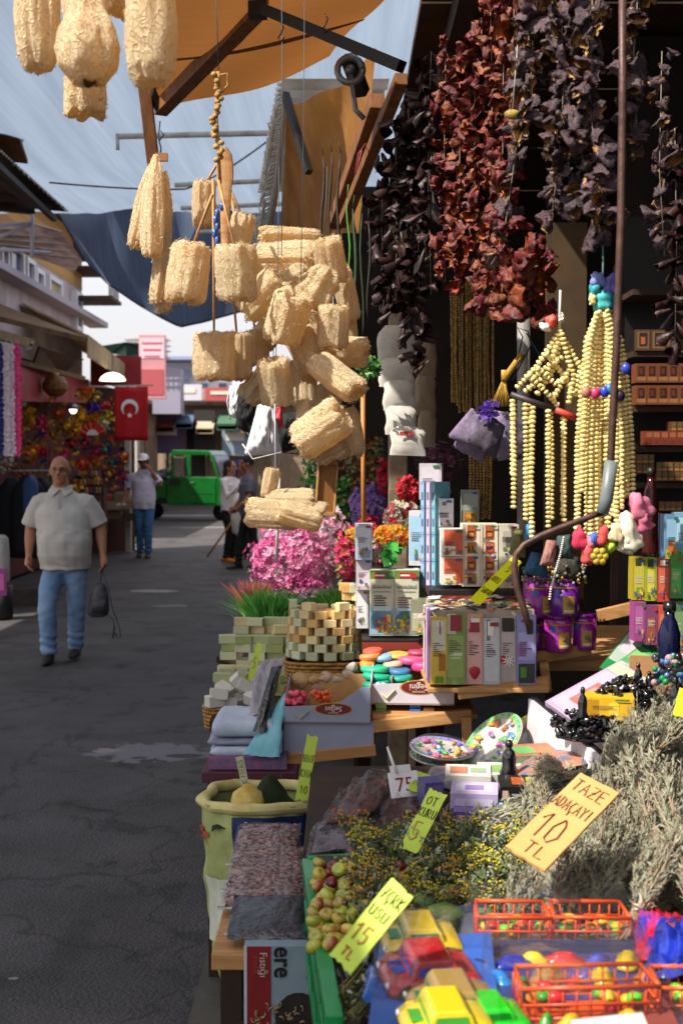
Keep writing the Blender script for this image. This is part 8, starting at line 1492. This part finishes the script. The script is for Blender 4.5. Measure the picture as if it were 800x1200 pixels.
for i, (x, y) in enumerate(spots_):
    x += rnd.uniform(-8, 8)+(985-y)*.15; z = .88
    if x < 430+(985-y)*-.0 and y > 1030: continue
    if x > 600 and y > 1040: continue
    k = rnd.choice((0, 0, 3, 2, 1)); p = PZ(x, y+14, .865)
    place_tuft('wild_herb_tuft', ('grey green herb sprig with pale yellow florets in the mixed heap', 'herb sprig with orange florets in the mixed heap', 'silvery herb sprig without bright flowers in the mixed heap', 'herb sprig dotted with many yellow florets in the mixed heap')[k], p, k, (rnd.uniform(-.5, .6), rnd.uniform(-.8, .8), rnd.random()*6), rnd.uniform(.55, .8), 'sprigs of the mixed wild herb heap')
t = MB(); t.grid(lambda a, b: (.05+a*.50, 1.9+b*.85, .855+.02*noise.noise(Vector((a*7, b*9, 2)))), 24, 24); tag(t.build('herb_bed', mat('herb_bed', '38421f', '1c2210', .95, scale=80, bump=1, bscale=120)), 'dark green bed of crushed herbs under the sprigs', 'herbs', kind='stuff')
for i, (x, y, Y, w_) in enumerate(((655-150, 1045, 2.15, .05), (540, 1050, 2.1, .06), (500, 1062, 2.05, .045), (480, 1050, 2.15, .04), (556, 1064, 2.05, .05))):
    t = MB(); leafblade(t, Vector((0, 0, 0)), Vector((.7, -.3, .3)).normalized(), Vector((0, -.5, 1)), w_*1.6, w_, 0); tag(t.build('broad_leaf', C('5c7c3c', .5), None, P(x, y, Y), (rnd.random(), rnd.random(), rnd.random()*2), thick=.0006), ['broad green leaf left of the herb heap centre', 'largest broad green leaf by the yellow florets', 'broad leaf above the clear toy pack', 'small broad leaf near the big lime card', 'broad leaf touching the orange toy crate'][i], 'leaf')
# bundles lying against the apples
for i, (x, y, Y, hx, hy, hY, lab) in enumerate(((418, 1098, 2.0, 470, 1020, 2.45, 'thin stalk bundle bound with orange rubber band behind the lime card'), (440, 1070, 2.1, 490, 1010, 2.5, 'second orange bound stalk bundle leaning over the apples'), (470, 1040, 2.25, 520, 985, 2.6, 'third orange bound stalk bundle by the herb heap'), (400, 1165, 1.85, 440, 1120, 2.05, 'lavender coloured bundle below the largest lime card'), (412, 1190, 1.75, 450, 1150, 1.9, 'leafy bundle in the bottom left corner of the green crate'), (395, 1200, 1.85, 420, 1165, 1.8, 'dark bundle end in the corner of the green crate'))):
    o = P(x, y, Y); d = P(hx, hy, hY)-o; r_ = thing('herb_stalk_bundle', lab, 'herb bundle', o, 0, 'stalk bundles in the green crate'); M = d.normalized().to_track_quat('Z', 'Y').to_matrix().to_4x4(); M.translation = o; r_.matrix_basis = M
    t = MB(); L_ = min(.17, d.length)
    for k in range(26): a = rnd.random()*6.283; q_ = Vector((math.cos(a), math.sin(a), 0))*.012*rnd.random(); t.tube([q_, q_*.8+Vector((0, 0, L_*.5)), q_*2.5+Vector((0, 0, L_*rnd.uniform(.8, 1.1)))], .0012, 4, k % 2)
    q2_ = t.build('stalks', [C('6c7440'), C('8c7c4c')], r_); q2_['kind'] = 'stuff'; t = MB()
    for k in range(90): c = Vector((rnd.gauss(0, .012), rnd.gauss(0, .012), L_*rnd.uniform(.35, 1.1))); leafblade(t, c, Vector((rnd.uniform(-1, 1), rnd.uniform(-1, 1), 1)).normalized(), Vector((rnd.uniform(-1, 1), 1, 0)), .022, .006, k % 4)
    q2_ = t.build('leaves', HG if i != 3 else [C('6c5c80'), C('8c8c8c'), C('5c5070'), C('5c6c44')], r_); q2_['kind'] = 'stuff'
    if i < 3:
        t = MB()
        for z in (.15, .35, .55, .7): t.tube([(.015*math.cos(q_), .015*math.sin(q_), L_*z+.006*math.sin(q_)) for q_ in [6.283*j/10 for j in range(11)]], .0018, 4)
        t.build('rubber_band', C('c87820', .5), r_)
# green crate and apples
cr = thing('green_crate', 'green plastic crate of small apples and herbs at the front edge', 'crate', (0, 0, 0)); GP = mat('green_plastic', '0f8a44', '0c7038', .35, scale=6, coat=.2)
a = P(361, 1012, 2.55); b = P(392, 1200, 1.72); c = P(500, 1004, 2.62)
for (z0, z1, nm) in ((-.015, .012, 'top_rim'), (-.10, -.075, 'middle_rail'), (-.20, -.165, 'bottom_rail')):
    t = MB(); beam(t, a+Vector((0, 0, (z0+z1)/2)), b+Vector((0, 0, (z0+z1)/2)), .018 if z0 != -.015 else .026, z1-z0); t.build(nm, GP, cr, bevel=.002)
t = MB(); beam(t, a, c, .02, .03); t.build('rear_rim', GP, cr, bevel=.002); 
for k in range(7): t = MB(); p = a.lerp(b, k/6); t.box(p+Vector((0, 0, -.09)), (.014, .035, .18)); t.build('slat', GP, cr)
APP = [mat('apple_skin', c, c2, .3, scale=18, coat=.3, rand=.15, fac=(.4, .6)) for c, c2 in (('a8a83c', '8c9430'), ('7c2018', '5c1810'), ('b87830', 'a8a83c'), ('8c3a20', 'a09838'))]
AM = []
for m in APP: t = MB(); t.lathe([(.002, .004), (.008, .009), (.014, .008), (.0185, .001), (.0175, -.008), (.012, -.014), (.004, -.0155)], 14); AM.append(t.data('apple', m))
n_ = 0
for r2 in range(11):
    for c2 in range(9):
        x = 374+c2*13.5+rnd.uniform(-4, 4)-r2*.5; y = 1012+r2*9.5+rnd.uniform(-3, 3)
        if x > 502-(y-1010)*.95+8: continue
        o = obj('small_apple', AM[rnd.choice((0, 0, 0, 1, 2, 2, 3, 3))], None, PZ(x, y, .868+.012*((r2+c2) % 2)), (rnd.uniform(-.8, .8), rnd.uniform(-.8, .8), rnd.random()*3)); f = rnd.uniform(.68, .88); o.scale = (f,)*3
        tag(o, 'small yellow green or russet apple in the green crate', 'apple', 'small apples in the green crate'); n_ += 1
for i, (x, y) in enumerate(((482, 1004), (490, 996), (478, 994), (497, 1006), (500, 995))): o = obj('small_apple', AM[(2, 1, 3, 0, 2)[i]], None, P(x, y, 2.5), (0, .4*i, 0)); tag(o, 'small reddish apple in the little group beside the second lime card', 'apple', 'little group of apples')
t = MB(); p0 = PZ(370, 1008, .85); p1 = PZ(500, 1008, .85); p2_ = PZ(400, 1125, .85); t.add([tuple(p0), tuple(p1), tuple(p2_+Vector((.12, 0, 0))), tuple(p2_+Vector((-.02, 0, 0)))], [(0, 1, 2, 3)]); t.build('crate_lining', C('2c2a18'), cr, thick=.01)
# ================================================================ FLOWERS
def bouquet(label, px, py, Y, rx, ry, cols, n, size, leaves=0, drop=0, group='artificial flowers behind the soap'):
    S_ = Y/FPX; root = thing('flower_bouquet', label, 'flowers', P(px, py, Y), 0, group); t = MB()
    for i in range(n):
        d = Vector((rnd.gauss(0, 1), rnd.gauss(0, 1), rnd.gauss(0, 1))).normalized(); f = rnd.uniform(.35, 1)**.5*(1+.25*noise.noise(d*2.3+Vector((px, 0, 0)))); c = Vector((d.x*rx*S_, d.y*rx*S_*.7, d.z*ry*S_))*f; mi = rnd.randrange(len(cols)) if rnd.random() < .35 else int((noise.noise(c*9/(rx*S_*4))+1)*.5*len(cols)) % len(cols)
        s = size*rnd.uniform(.6, 1.3); n5 = 5; ax = (d+Vector((rnd.uniform(-.5, .5), rnd.uniform(-.9, 0), rnd.uniform(-.3, .5)))).normalized(); u = ax.orthogonal().normalized(); v = ax.cross(u)
        for k in range(n5): a = 6.283*k/n5+i; r1 = (u*math.cos(a)+v*math.sin(a)); r2 = (u*math.cos(a+.55)+v*math.sin(a+.55)); r0 = (u*math.cos(a-.55)+v*math.sin(a-.55)); t.add([c, c+r0*s*.6+ax*s*.35, c+r1*s+ax*s*.25, c+r2*s*.6+ax*s*.35], [(0, 1, 2, 3)], mi)
    o = t.build('blossoms', [FLM(k) for k in cols], root); o['kind'] = 'stuff'
    t = MB()
    for i in range(max(8, leaves)): d = Vector((rnd.gauss(0, 1), rnd.gauss(0, .7), rnd.gauss(-.3, .8))).normalized(); c = Vector((d.x*rx*S_, d.y*rx*S_*.6, d.z*ry*S_))*rnd.uniform(.5, 1.0); leafblade(t, c, d, Vector((0, 0, 1)), .05, .02, i % 2)
    for i in range(6): t.tube([(rnd.uniform(-.5, .5)*rx*S_, 0, 0), (0, 0, -ry*S_*1.3)], .002, 4, 0)
    o = t.build('leaves', [C('2c5a28'), C('4c7c38')], root); o['kind'] = 'stuff'; return root
_f = {}
def FLM(h):
    if h not in _f: _f[h] = mat('petal', h, tuple(v*.75 for v in srgb(h)), .6, scale=20, tr=.35)
    return _f[h]
bouquet('largest magenta pink bouquet in the left front', 340, 655, 6.2, 50, 42, ['e27cb0', 'eea0c6', 'd05c98', 'f4bcd8'], 760, .019, 10); bouquet('lower magenta bouquet joined to the largest', 352, 690, 6.15, 34, 22, ['d05898', 'e88cbc'], 150, .02, 8); bouquet('pale pink bouquet right of the magenta one', 378, 640, 6.3, 32, 48, ['e4a4bc', 'ecc0d0', 'd890ac'], 440, .02, 8); bouquet('white and pinkish bouquet right of the pale pink one', 402, 668, 6.35, 18, 34, ['d0c8c8', 'dcc0c8', 'c8a8b4'], 200, .018, 14)
bouquet('cerise bunch with yellow centres in front of the tea boxes', 405, 655, 5.9, 12, 36, ['c82454', 'd83c70', 'd8a028'], 110, .02, 14); bouquet('yellow rose bunch among the pink ones', 412, 632, 6.0, 14, 12, ['d8ac20', 'e0bc3c'], 60, .02, 6); bouquet('crimson bunch high beside the lilac one', 430, 622, 6.4, 16, 18, ['c02444', 'd04060'], 110, .022, 4)
bouquet('lilac bouquet hanging below the foliage', 432, 592, 6.6, 22, 26, ['9c74c8', 'b494d8', '8458b4'], 260, .018, 4); bouquet('bright red spray at the top of the flower wall', 455, 560, 6.6, 14, 26, ['c01c34', 'd42c4c', 'a01428'], 160, .022, 6); bouquet('scarlet bunch left of the white box tower', 478, 576, 6.2, 14, 18, ['c82430', 'd8344c'], 120, .02, 6); bouquet('red bunch with tiny white blossom', 468, 604, 6.1, 20, 16, ['c02c3c', 'd8d0bc', 'b01c48'], 150, .018, 10)
bouquet('orange and yellow bunch below the red ones', 462, 628, 6.0, 24, 14, ['d88c1c', 'e0a82c', 'c86020'], 150, .021, 10); bouquet('pink and cream bunch behind the tea boxes', 440, 648, 6.1, 18, 16, ['c87c98', 'dcc8b8', 'c04060'], 110, .02, 12); bouquet('dusky plum dried flowers above the white tower', 515, 545, 5.2, 24, 26, ['5c3044', '74405a', '4a2638'], 260, .014, 4); bouquet('plum dried sprays beside the pillar', 495, 530, 5.3, 14, 22, ['5c3044', '6c3a50'], 120, .014, 4)
bouquet('pale lavender bunch behind the hanging paddle', 345, 600, 7.2, 22, 24, ['a8a4b8', 'c8c0cc', '8c88a0'], 130, .018, 14); bouquet('small rose bunch hanging above the caps', 350, 455, 6.5, 12, 8, ['c83c7c', 'd0a0b0'], 40, .018, 10)
for i, (x, y, rx, ry, lab) in enumerate(((368, 565, 16, 44, 'green artificial ivy hanging right of the caps'), (395, 590, 14, 30, 'green ivy lower down behind the paddle'), (412, 540, 14, 60, 'autumn coloured garland of small leaves'), (440, 540, 8, 26, 'dark leafy garland beside the wooden pole'))):
    S_ = 6.8/FPX; r_ = thing('ivy_garland', lab, 'garland', P(x, y, 6.8), 0, 'leaf garlands'); t = MB()
    for k in range(230): c = Vector((rnd.gauss(0, .45)*rx*S_, rnd.uniform(-.06, .06), rnd.uniform(-1, 1)*ry*S_)); leafblade(t, c, Vector((rnd.uniform(-1, 1), -.4, rnd.uniform(-1, .4))).normalized(), Vector((rnd.uniform(-1, 1), -1, .5)), .034, .022, k % 3)
    t.tube([(0, 0, ry*S_), (0, 0, -ry*S_)], .004, 4); o = t.build('leaves', [C(c) for c in (('3c7c30', '54983c', '2c5c28') if i < 2 else ('5c5a28', '8c4c24', '3c4c20'))], r_); o['kind'] = 'stuff'
# buckets with grassy plants
for (x, y, Y, w_, h_, c, lab) in ((312, 738, 5.95, 44, 30, '3a3350', 'dark violet bucket holding grass like greenery'), (350, 738, 6.1, 56, 40, '2c3038', 'dark bucket under the magenta bouquet')):
    S_ = Y/FPX; r_ = thing('flower_bucket', lab, 'bucket', P(x, y, Y)); t = MB(); t.lathe([(w_*S_*.38, 0), (w_*S_*.5, h_*S_), (w_*S_*.53, h_*S_), (w_*S_*.53, h_*S_*.94)], 20, caps=True); t.build('pail', C(c, .4), r_); t = MB(); t.tube([(w_*S_*.52*math.cos(k*.4), w_*S_*.52*math.sin(k*.4), h_*S_*1.0) for k in range(17)], .004, 5); t.build('rim', C(c, .4), r_)
def grassy(label, px, py, Y, w_, h_, cols, n): 
    S_ = Y/FPX; t = MB()
    for k in range(n):
        x = rnd.gauss(0, .3)*w_*S_; d = Vector((x*3+rnd.uniform(-.3, .3), rnd.uniform(-.4, .1), 1)).normalized(); e = Vector((x, 0, 0))+d*h_*S_*rnd.uniform(.6, 1.05); s = Vector((.004, 0, 0)); m_ = Vector((x*.5, 0, 0))+d*h_*S_*.5; t.add([Vector((x*.5, 0, 0))-s, Vector((x*.5, 0, 0))+s, m_+s, m_-s, e], [(0, 1, 2, 3), (3, 2, 4)], k % len(cols))
    tag(t.build('grass_plant', [C(c) for c in cols], None, P(px, py, Y)), label, 'plant', kind='stuff')
grassy('bushy green grass like plant in the violet bucket', 316, 738, 5.85, 52, 52, ('2f6a24', '4a8a34', '235220'), 520); grassy('spray of dusty pink dried grass left of the green plant', 296, 716, 5.9, 34, 40, ('a0485c', '8c3c5c', 'b0743c'), 200); grassy('bright lime leaves beside the round soap tower', 392, 720, 5.2, 50, 34, ('5c9c38', '7cb84c', '3c7828'), 300); grassy('ochre dried grass beside the violet bucket', 306, 712, 5.9, 18, 30, ('a8842c', '8c6a20'), 90)
tag(pillow('clear_wrap', [(345, 722), (400, 724), (404, 690), (352, 690)], 5.4, .1, FILM, None, 18, 16, .9), 'crumpled clear wrapping in front of the lime leaves', 'wrapping')
# ================================================================ TOYS
def car_meshes(body, win, L_=.115):
    t = MB(); prof_ = [(-.5, .16, .10, .36), (-.47, .13, .19, .42), (-.36, .10, .24, .46), (-.2, .10, .27, .47), (.1, .10, .28, .48), (.32, .10, .27, .47), (.46, .12, .24, .44), (.5, .15, .18, .38)]
    t.loft([[(x*L_, y*w_*L_*.95, z*L_) for y, z in ((-1, z0), (-1.04, (z0+z1)/2), (-.92, z1), (-.5, z1+.015), (.5, z1+.015), (.92, z1), (1.04, (z0+z1)/2), (1, z0))] for x, z0, z1, w_ in prof_]); 
    for y in (-.43, .43):
        for x in (-.3, .3): t.ball((x*L_, y*L_*.93, .13*L_), (.14*L_, .03*L_, .13*L_), 10, 6)
    b = t.data('body', body); t = MB(); t.loft([[(x*L_, y*L_, z*L_) for x, y in ((-w1, -w2), (w1, -w2), (w1, w2), (-w1, w2))] for z, w1, w2 in ((.27, .26, .38), (.38, .22, .35), (.44, .17, .32))], smooth=False); cbn = t.data('cabin', body, bevel=.002)
    t = MB(); 
    for s in (-1, 1): t.add([(-.2*L_, s*.372*L_, .30*L_), (.2*L_, s*.372*L_, .30*L_), (.17*L_, s*.352*L_, .39*L_), (-.17*L_, s*.352*L_, .39*L_)], [(0, 1, 2, 3)]); t.add([(s*.252*L_, -.32*L_, .30*L_), (s*.252*L_, .32*L_, .30*L_), (s*.21*L_, .3*L_, .395*L_), (s*.21*L_, -.3*L_, .395*L_)], [(0, 1, 2, 3)])
    t.box((-.34*L_, 0, .272*L_), (.14*L_, .3*L_, .01*L_)); wn = t.data('windows', win); t = MB(); t.lathe([(.02*L_, -.05*L_), (.115*L_, -.05*L_), (.125*L_, -.03*L_), (.125*L_, .03*L_), (.115*L_, .05*L_), (.02*L_, .05*L_)], 16, M=Matrix.Rotation(R(90), 4, 'X')); wh = t.data('wheel', C('101010', .6)); return b, cbn, wn, wh, L_
def toycar(label, px, py, Y, body, win, rz, L_=.115, tilt=(0, 0), bpx=None):
    root = thing('toy_car', label, 'toy car', P(px, py, Y), (tilt[0], tilt[1], rz), 'packaged toy cars'); b, c_, w_, wh, L_ = car_meshes(mat('toy_paint', body, tuple(v*.9 for v in srgb(body)), .2, scale=9, coat=.6), C(win, .15), L_)
    obj('body', b, root); obj('cabin', c_, root); obj('windows', w_, root)
    for x in (-.3, .3):
        for y in (-.42, .42): obj('wheel', wh, root, (x*L_, y*L_, .12*L_))
    t = MB()
    for s in (-1, 1): t.ball((-.49*L_, s*.26*L_, .19*L_), (.012*L_*2, .05*L_, .035*L_), 7, 5)
    t.build('headlights', C('d8d8d8', .2), root); return root
toycar('yellow toy car with green windows, rearmost of the four packed cars', 492, 1117, 1.80, 'c8a81c', '1c7c50', R(6), .12); toycar('red toy car with blue windows, second of the packed cars', 502, 1160, 1.66, 'a80f1c', '2434a0', R(9), .135); toycar('tan toy car with green windows, third of the packed cars', 530, 1194, 1.56, '9a7c40', '1c6c50', R(7), .12); toycar('yellow toy car, frontmost, partly below the frame', 522, 1216, 1.48, 'c0a81c', '3c8c30', R(7), .115); toycar('bright green toy car right of the tan one', 575, 1206, 1.52, '18b01c', '0e7014', R(10), .09)
def blister(label, cs, Y, th, ys, h=.05, m=PLASTIC_BOX, card_=None):
    a, b, c, d = [P(x, y, q_) for (x, y), q_ in zip(cs, ys)]; root = thing('clear_package', label, 'package', (0, 0, 0), 0, 'clear toy packages'); up = Vector((0, -.15, 1))*h; t = MB()
    i_ = .06; t.loft([[a, b, c, d], [p.lerp((a+b+c+d)/4, i_)+up*.85 for p in (a, b, c, d)], [p.lerp((a+b+c+d)/4, i_*1.6)+up for p in (a, b, c, d)]], smooth=False, caps=False); o = [p.lerp((a+b+c+d)/4, i_*1.6)+up for p in (a, b, c, d)]; t.grid(lambda u, v: o[0].lerp(o[1], u).lerp(o[3].lerp(o[2], u), v)+Vector((0, 0, .004*noise.noise(Vector((u*5, v*5, th))))), 10, 8); t.build('blister', m, root)
    t = MB(); t.add([tuple(p-Vector((0, 0, .002))) for p in (a, b, c, d)], [(0, 1, 2, 3)]); t.build('backing_card', C(card_ or '3c4a8c', .4), root, thick=.0015); return root
blister('long clear package around the four toy cars', [(428, 1225), (590, 1235), (575, 1092), (445, 1100)], 0, 1, (1.46, 1.46, 1.82, 1.84), .055, card_='2c5cb0')
tag(pillow('blue_foil', [(424, 1172), (460, 1186), (462, 1140), (432, 1130)], 0, .02, mat('blue_foil_plastic', '2c6cc0', '1c4c98', .2, scale=9, coat=.4), None, ys=(1.6, 1.6, 1.75, 1.75)), 'light blue plastic corner left of the red toy car', 'plastic')
def toycrate(label, x0, x1, y, Y, h, dep, c, rz=0, nx=7):
    S_ = Y/FPX; W = (x1-x0)*S_; root = thing('toy_crate', label, 'toy crate', P((x0+x1)/2, y, Y), rz, 'orange toy baskets'); m = C(c, .35)
    for z, nm in ((h, 'rim'), (h*.5, 'rail'), (.004, 'base_rail')):
        t = MB()
        for a, b in (((-W/2, 0), (W/2, 0)), ((W/2, 0), (W/2*.94, dep)), ((W/2*.94, dep), (-W/2*.94, dep)), ((-W/2*.94, dep), (-W/2, 0))): t.tube([(a[0], a[1], z), (b[0], b[1], z)], .0022 if nm != 'rim' else .0034, 5)
        t.build(nm, m, root)
    t = MB()
    for k in range(nx+1): x = -W/2+W*k/nx; t.tube([(x, 0, 0), (x, 0, h)], .0016, 4); t.tube([(x*.94, dep, 0), (x*.94, dep, h)], .0016, 4)
    for k in range(4): t.tube([(-W/2, dep*k/4, 0), (-W/2, dep*k/4, h)], .0016, 4); t.tube([(W/2, dep*k/4, 0), (W/2, dep*k/4, h)], .0016, 4)
    o = t.build('lattice', m, root); t = MB(); t.box((0, dep/2, .002), (W, dep, .003)); t.build('bottom', m, root)
    t = MB()
    for k in range(14): t.ball((rnd.uniform(-.4, .4)*W, rnd.uniform(.15, .85)*dep, rnd.uniform(.008, h*.6)), (rnd.uniform(.008, .014), .009, rnd.uniform(.006, .010)), 7, 5, k % 5)
    o = t.build('toy_food', [C(q_, .3) for q_ in ('58c02c', 'd8b020', 'c8242c', 'e08020', '3c8c2c')], root); o['kind'] = 'stuff'; return root
toycrate('left orange toy basket at the back of the clear packages', 558, 645, 1108, 1.86, .045, .07, 'e04c10', R(-2)); toycrate('right orange toy basket at the back of the clear packages', 648, 738, 1108, 1.86, .045, .07, 'd84a12', R(-2)); toycrate('orange toy basket under the front clear package', 608, 775, 1196, 1.56, .045, .07, 'c8481a', R(3), 10); toycrate('orange toy basket cut off by the right edge', 772, 860, 1200, 1.6, .05, .07, 'd05018', 0)
for i, (x, y, Y, rx, rz_, c, lab) in enumerate(((600, 1132, 1.74, 26, 8, '1c2c9c', 'dark blue toy piece in the middle package'), (660, 1128, 1.76, 24, 8, 'c01c34', 'red toy piece in the middle package'), (735, 1130, 1.74, 26, 9, 'c8a418', 'yellow toy piece at the right of the middle package'), (640, 1150, 1.68, 34, 9, 'a8804c', 'tan toy piece in the middle package'), (706, 1150, 1.68, 24, 11, 'c8a41c', 'yellow bell shaped toy in the middle package'), (690, 1146, 1.70, 20, 6, '3c2c80', 'violet toy piece behind the yellow bell'), (560, 1140, 1.72, 26, 10, '243470', 'navy toy piece beside the red car'), (668, 1204, 1.50, 22, 10, 'd0a01c', 'yellow toy near the bottom edge'), (702, 1204, 1.50, 18, 8, 'b81c24', 'red toy near the bottom edge'), (738, 1200, 1.51, 24, 10, 'd8a81c', 'second yellow toy near the bottom edge'), (640, 1200, 1.52, 14, 8, '3c9c2c', 'green toy near the bottom edge'), (585, 1150, 1.68, 22, 8, '2c7cc0', 'sky blue toy piece beside the navy one'), (625, 1128, 1.75, 18, 8, 'd8b81c', 'small yellow toy piece between blue and red'), (760, 1150, 1.68, 24, 9, 'b86c2c', 'orange brown toy piece at the package end'), (675, 1158, 1.66, 20, 8, 'c02838', 'crimson toy piece in the front of the middle package'), (612, 1158, 1.66, 20, 8, '1c8c4c', 'green toy piece in the front of the middle package'), (700, 1128, 1.76, 18, 7, '2c48b8', 'blue toy piece between red and yellow'))):
    S_ = Y/FPX; t = MB(); q_ = rx*S_; hh = rz_*S_*1.6; t.loft([ell((0, 0, z*hh), a*q_, a*q_*.55, 18, 0, .75) for a, z in ((.9, 0), (1, .15), (.95, .4), (.6, .62), (.55, .8), (.3, .98), (.05, 1))]); tag(t.build('toy_piece', C(c, .2), None, P(x, y, Y), (0, 0, x*.1)), lab, 'toy', 'loose toy pieces in the clear packages')
blister('rear clear package over the two orange baskets', [(530, 1130), (760, 1130), (735, 1070), (545, 1070)], 0, 2, (1.76, 1.76, 2.0, 2.0), .06, card_='5c5c60'); blister('middle clear package with blue, red and yellow toys', [(560, 1172), (772, 1170), (760, 1110), (560, 1112)], 0, 3, (1.6, 1.62, 1.82, 1.82), .045, card_='33407c'); blister('front clear package with a white label, reaching the bottom edge', [(590, 1250), (812, 1235), (770, 1150), (600, 1165)], 0, 4, (1.42, 1.44, 1.68, 1.66), .055, card_='7c3c34')
t = MB(); a = P(668, 1196, 1.46); b = P(752, 1187, 1.47); c = P(770, 1230, 1.36); d = P(675, 1240, 1.35); t.add([tuple(p) for p in (a, b, c, d)], [(0, 1, 2, 3)]); tag(t.build('white_label', C('c0c0c0'), thick=.001), 'white paper label at the bottom edge on the front clear package', 'label')
for (cs, ys, c, c2, lab) in (([(742, 1130), (800, 1110), (800, 1072), (745, 1078)], (1.75, 1.75, 1.95, 1.95), 'b81c34', '1c2c8c', 'red and blue plastic toy bag at the right edge'), ([(752, 1150), (830, 1140), (830, 1080), (770, 1082)], (1.66, 1.66, 1.85, 1.85), '1c2c90', '14206c', 'shiny blue plastic toy bag at the right edge')): tag(pillow('toy_bag', cs, 0, .05, mat('toy_foil', c, c2, .15, scale=12, coat=.5, fac=(.4, .5)), None, 20, 16, .9, ys=ys), lab, 'bag')
r_ = thing('toy_stack_base', 'stacked brown cartons that carry the toy packages', 'cartons', (0, 0, 0)); t = MB(); t.box((.37, 1.62, .90), (.64, .46, .09)); t.build('carton', C('2c3450'), r_, bevel=.003)
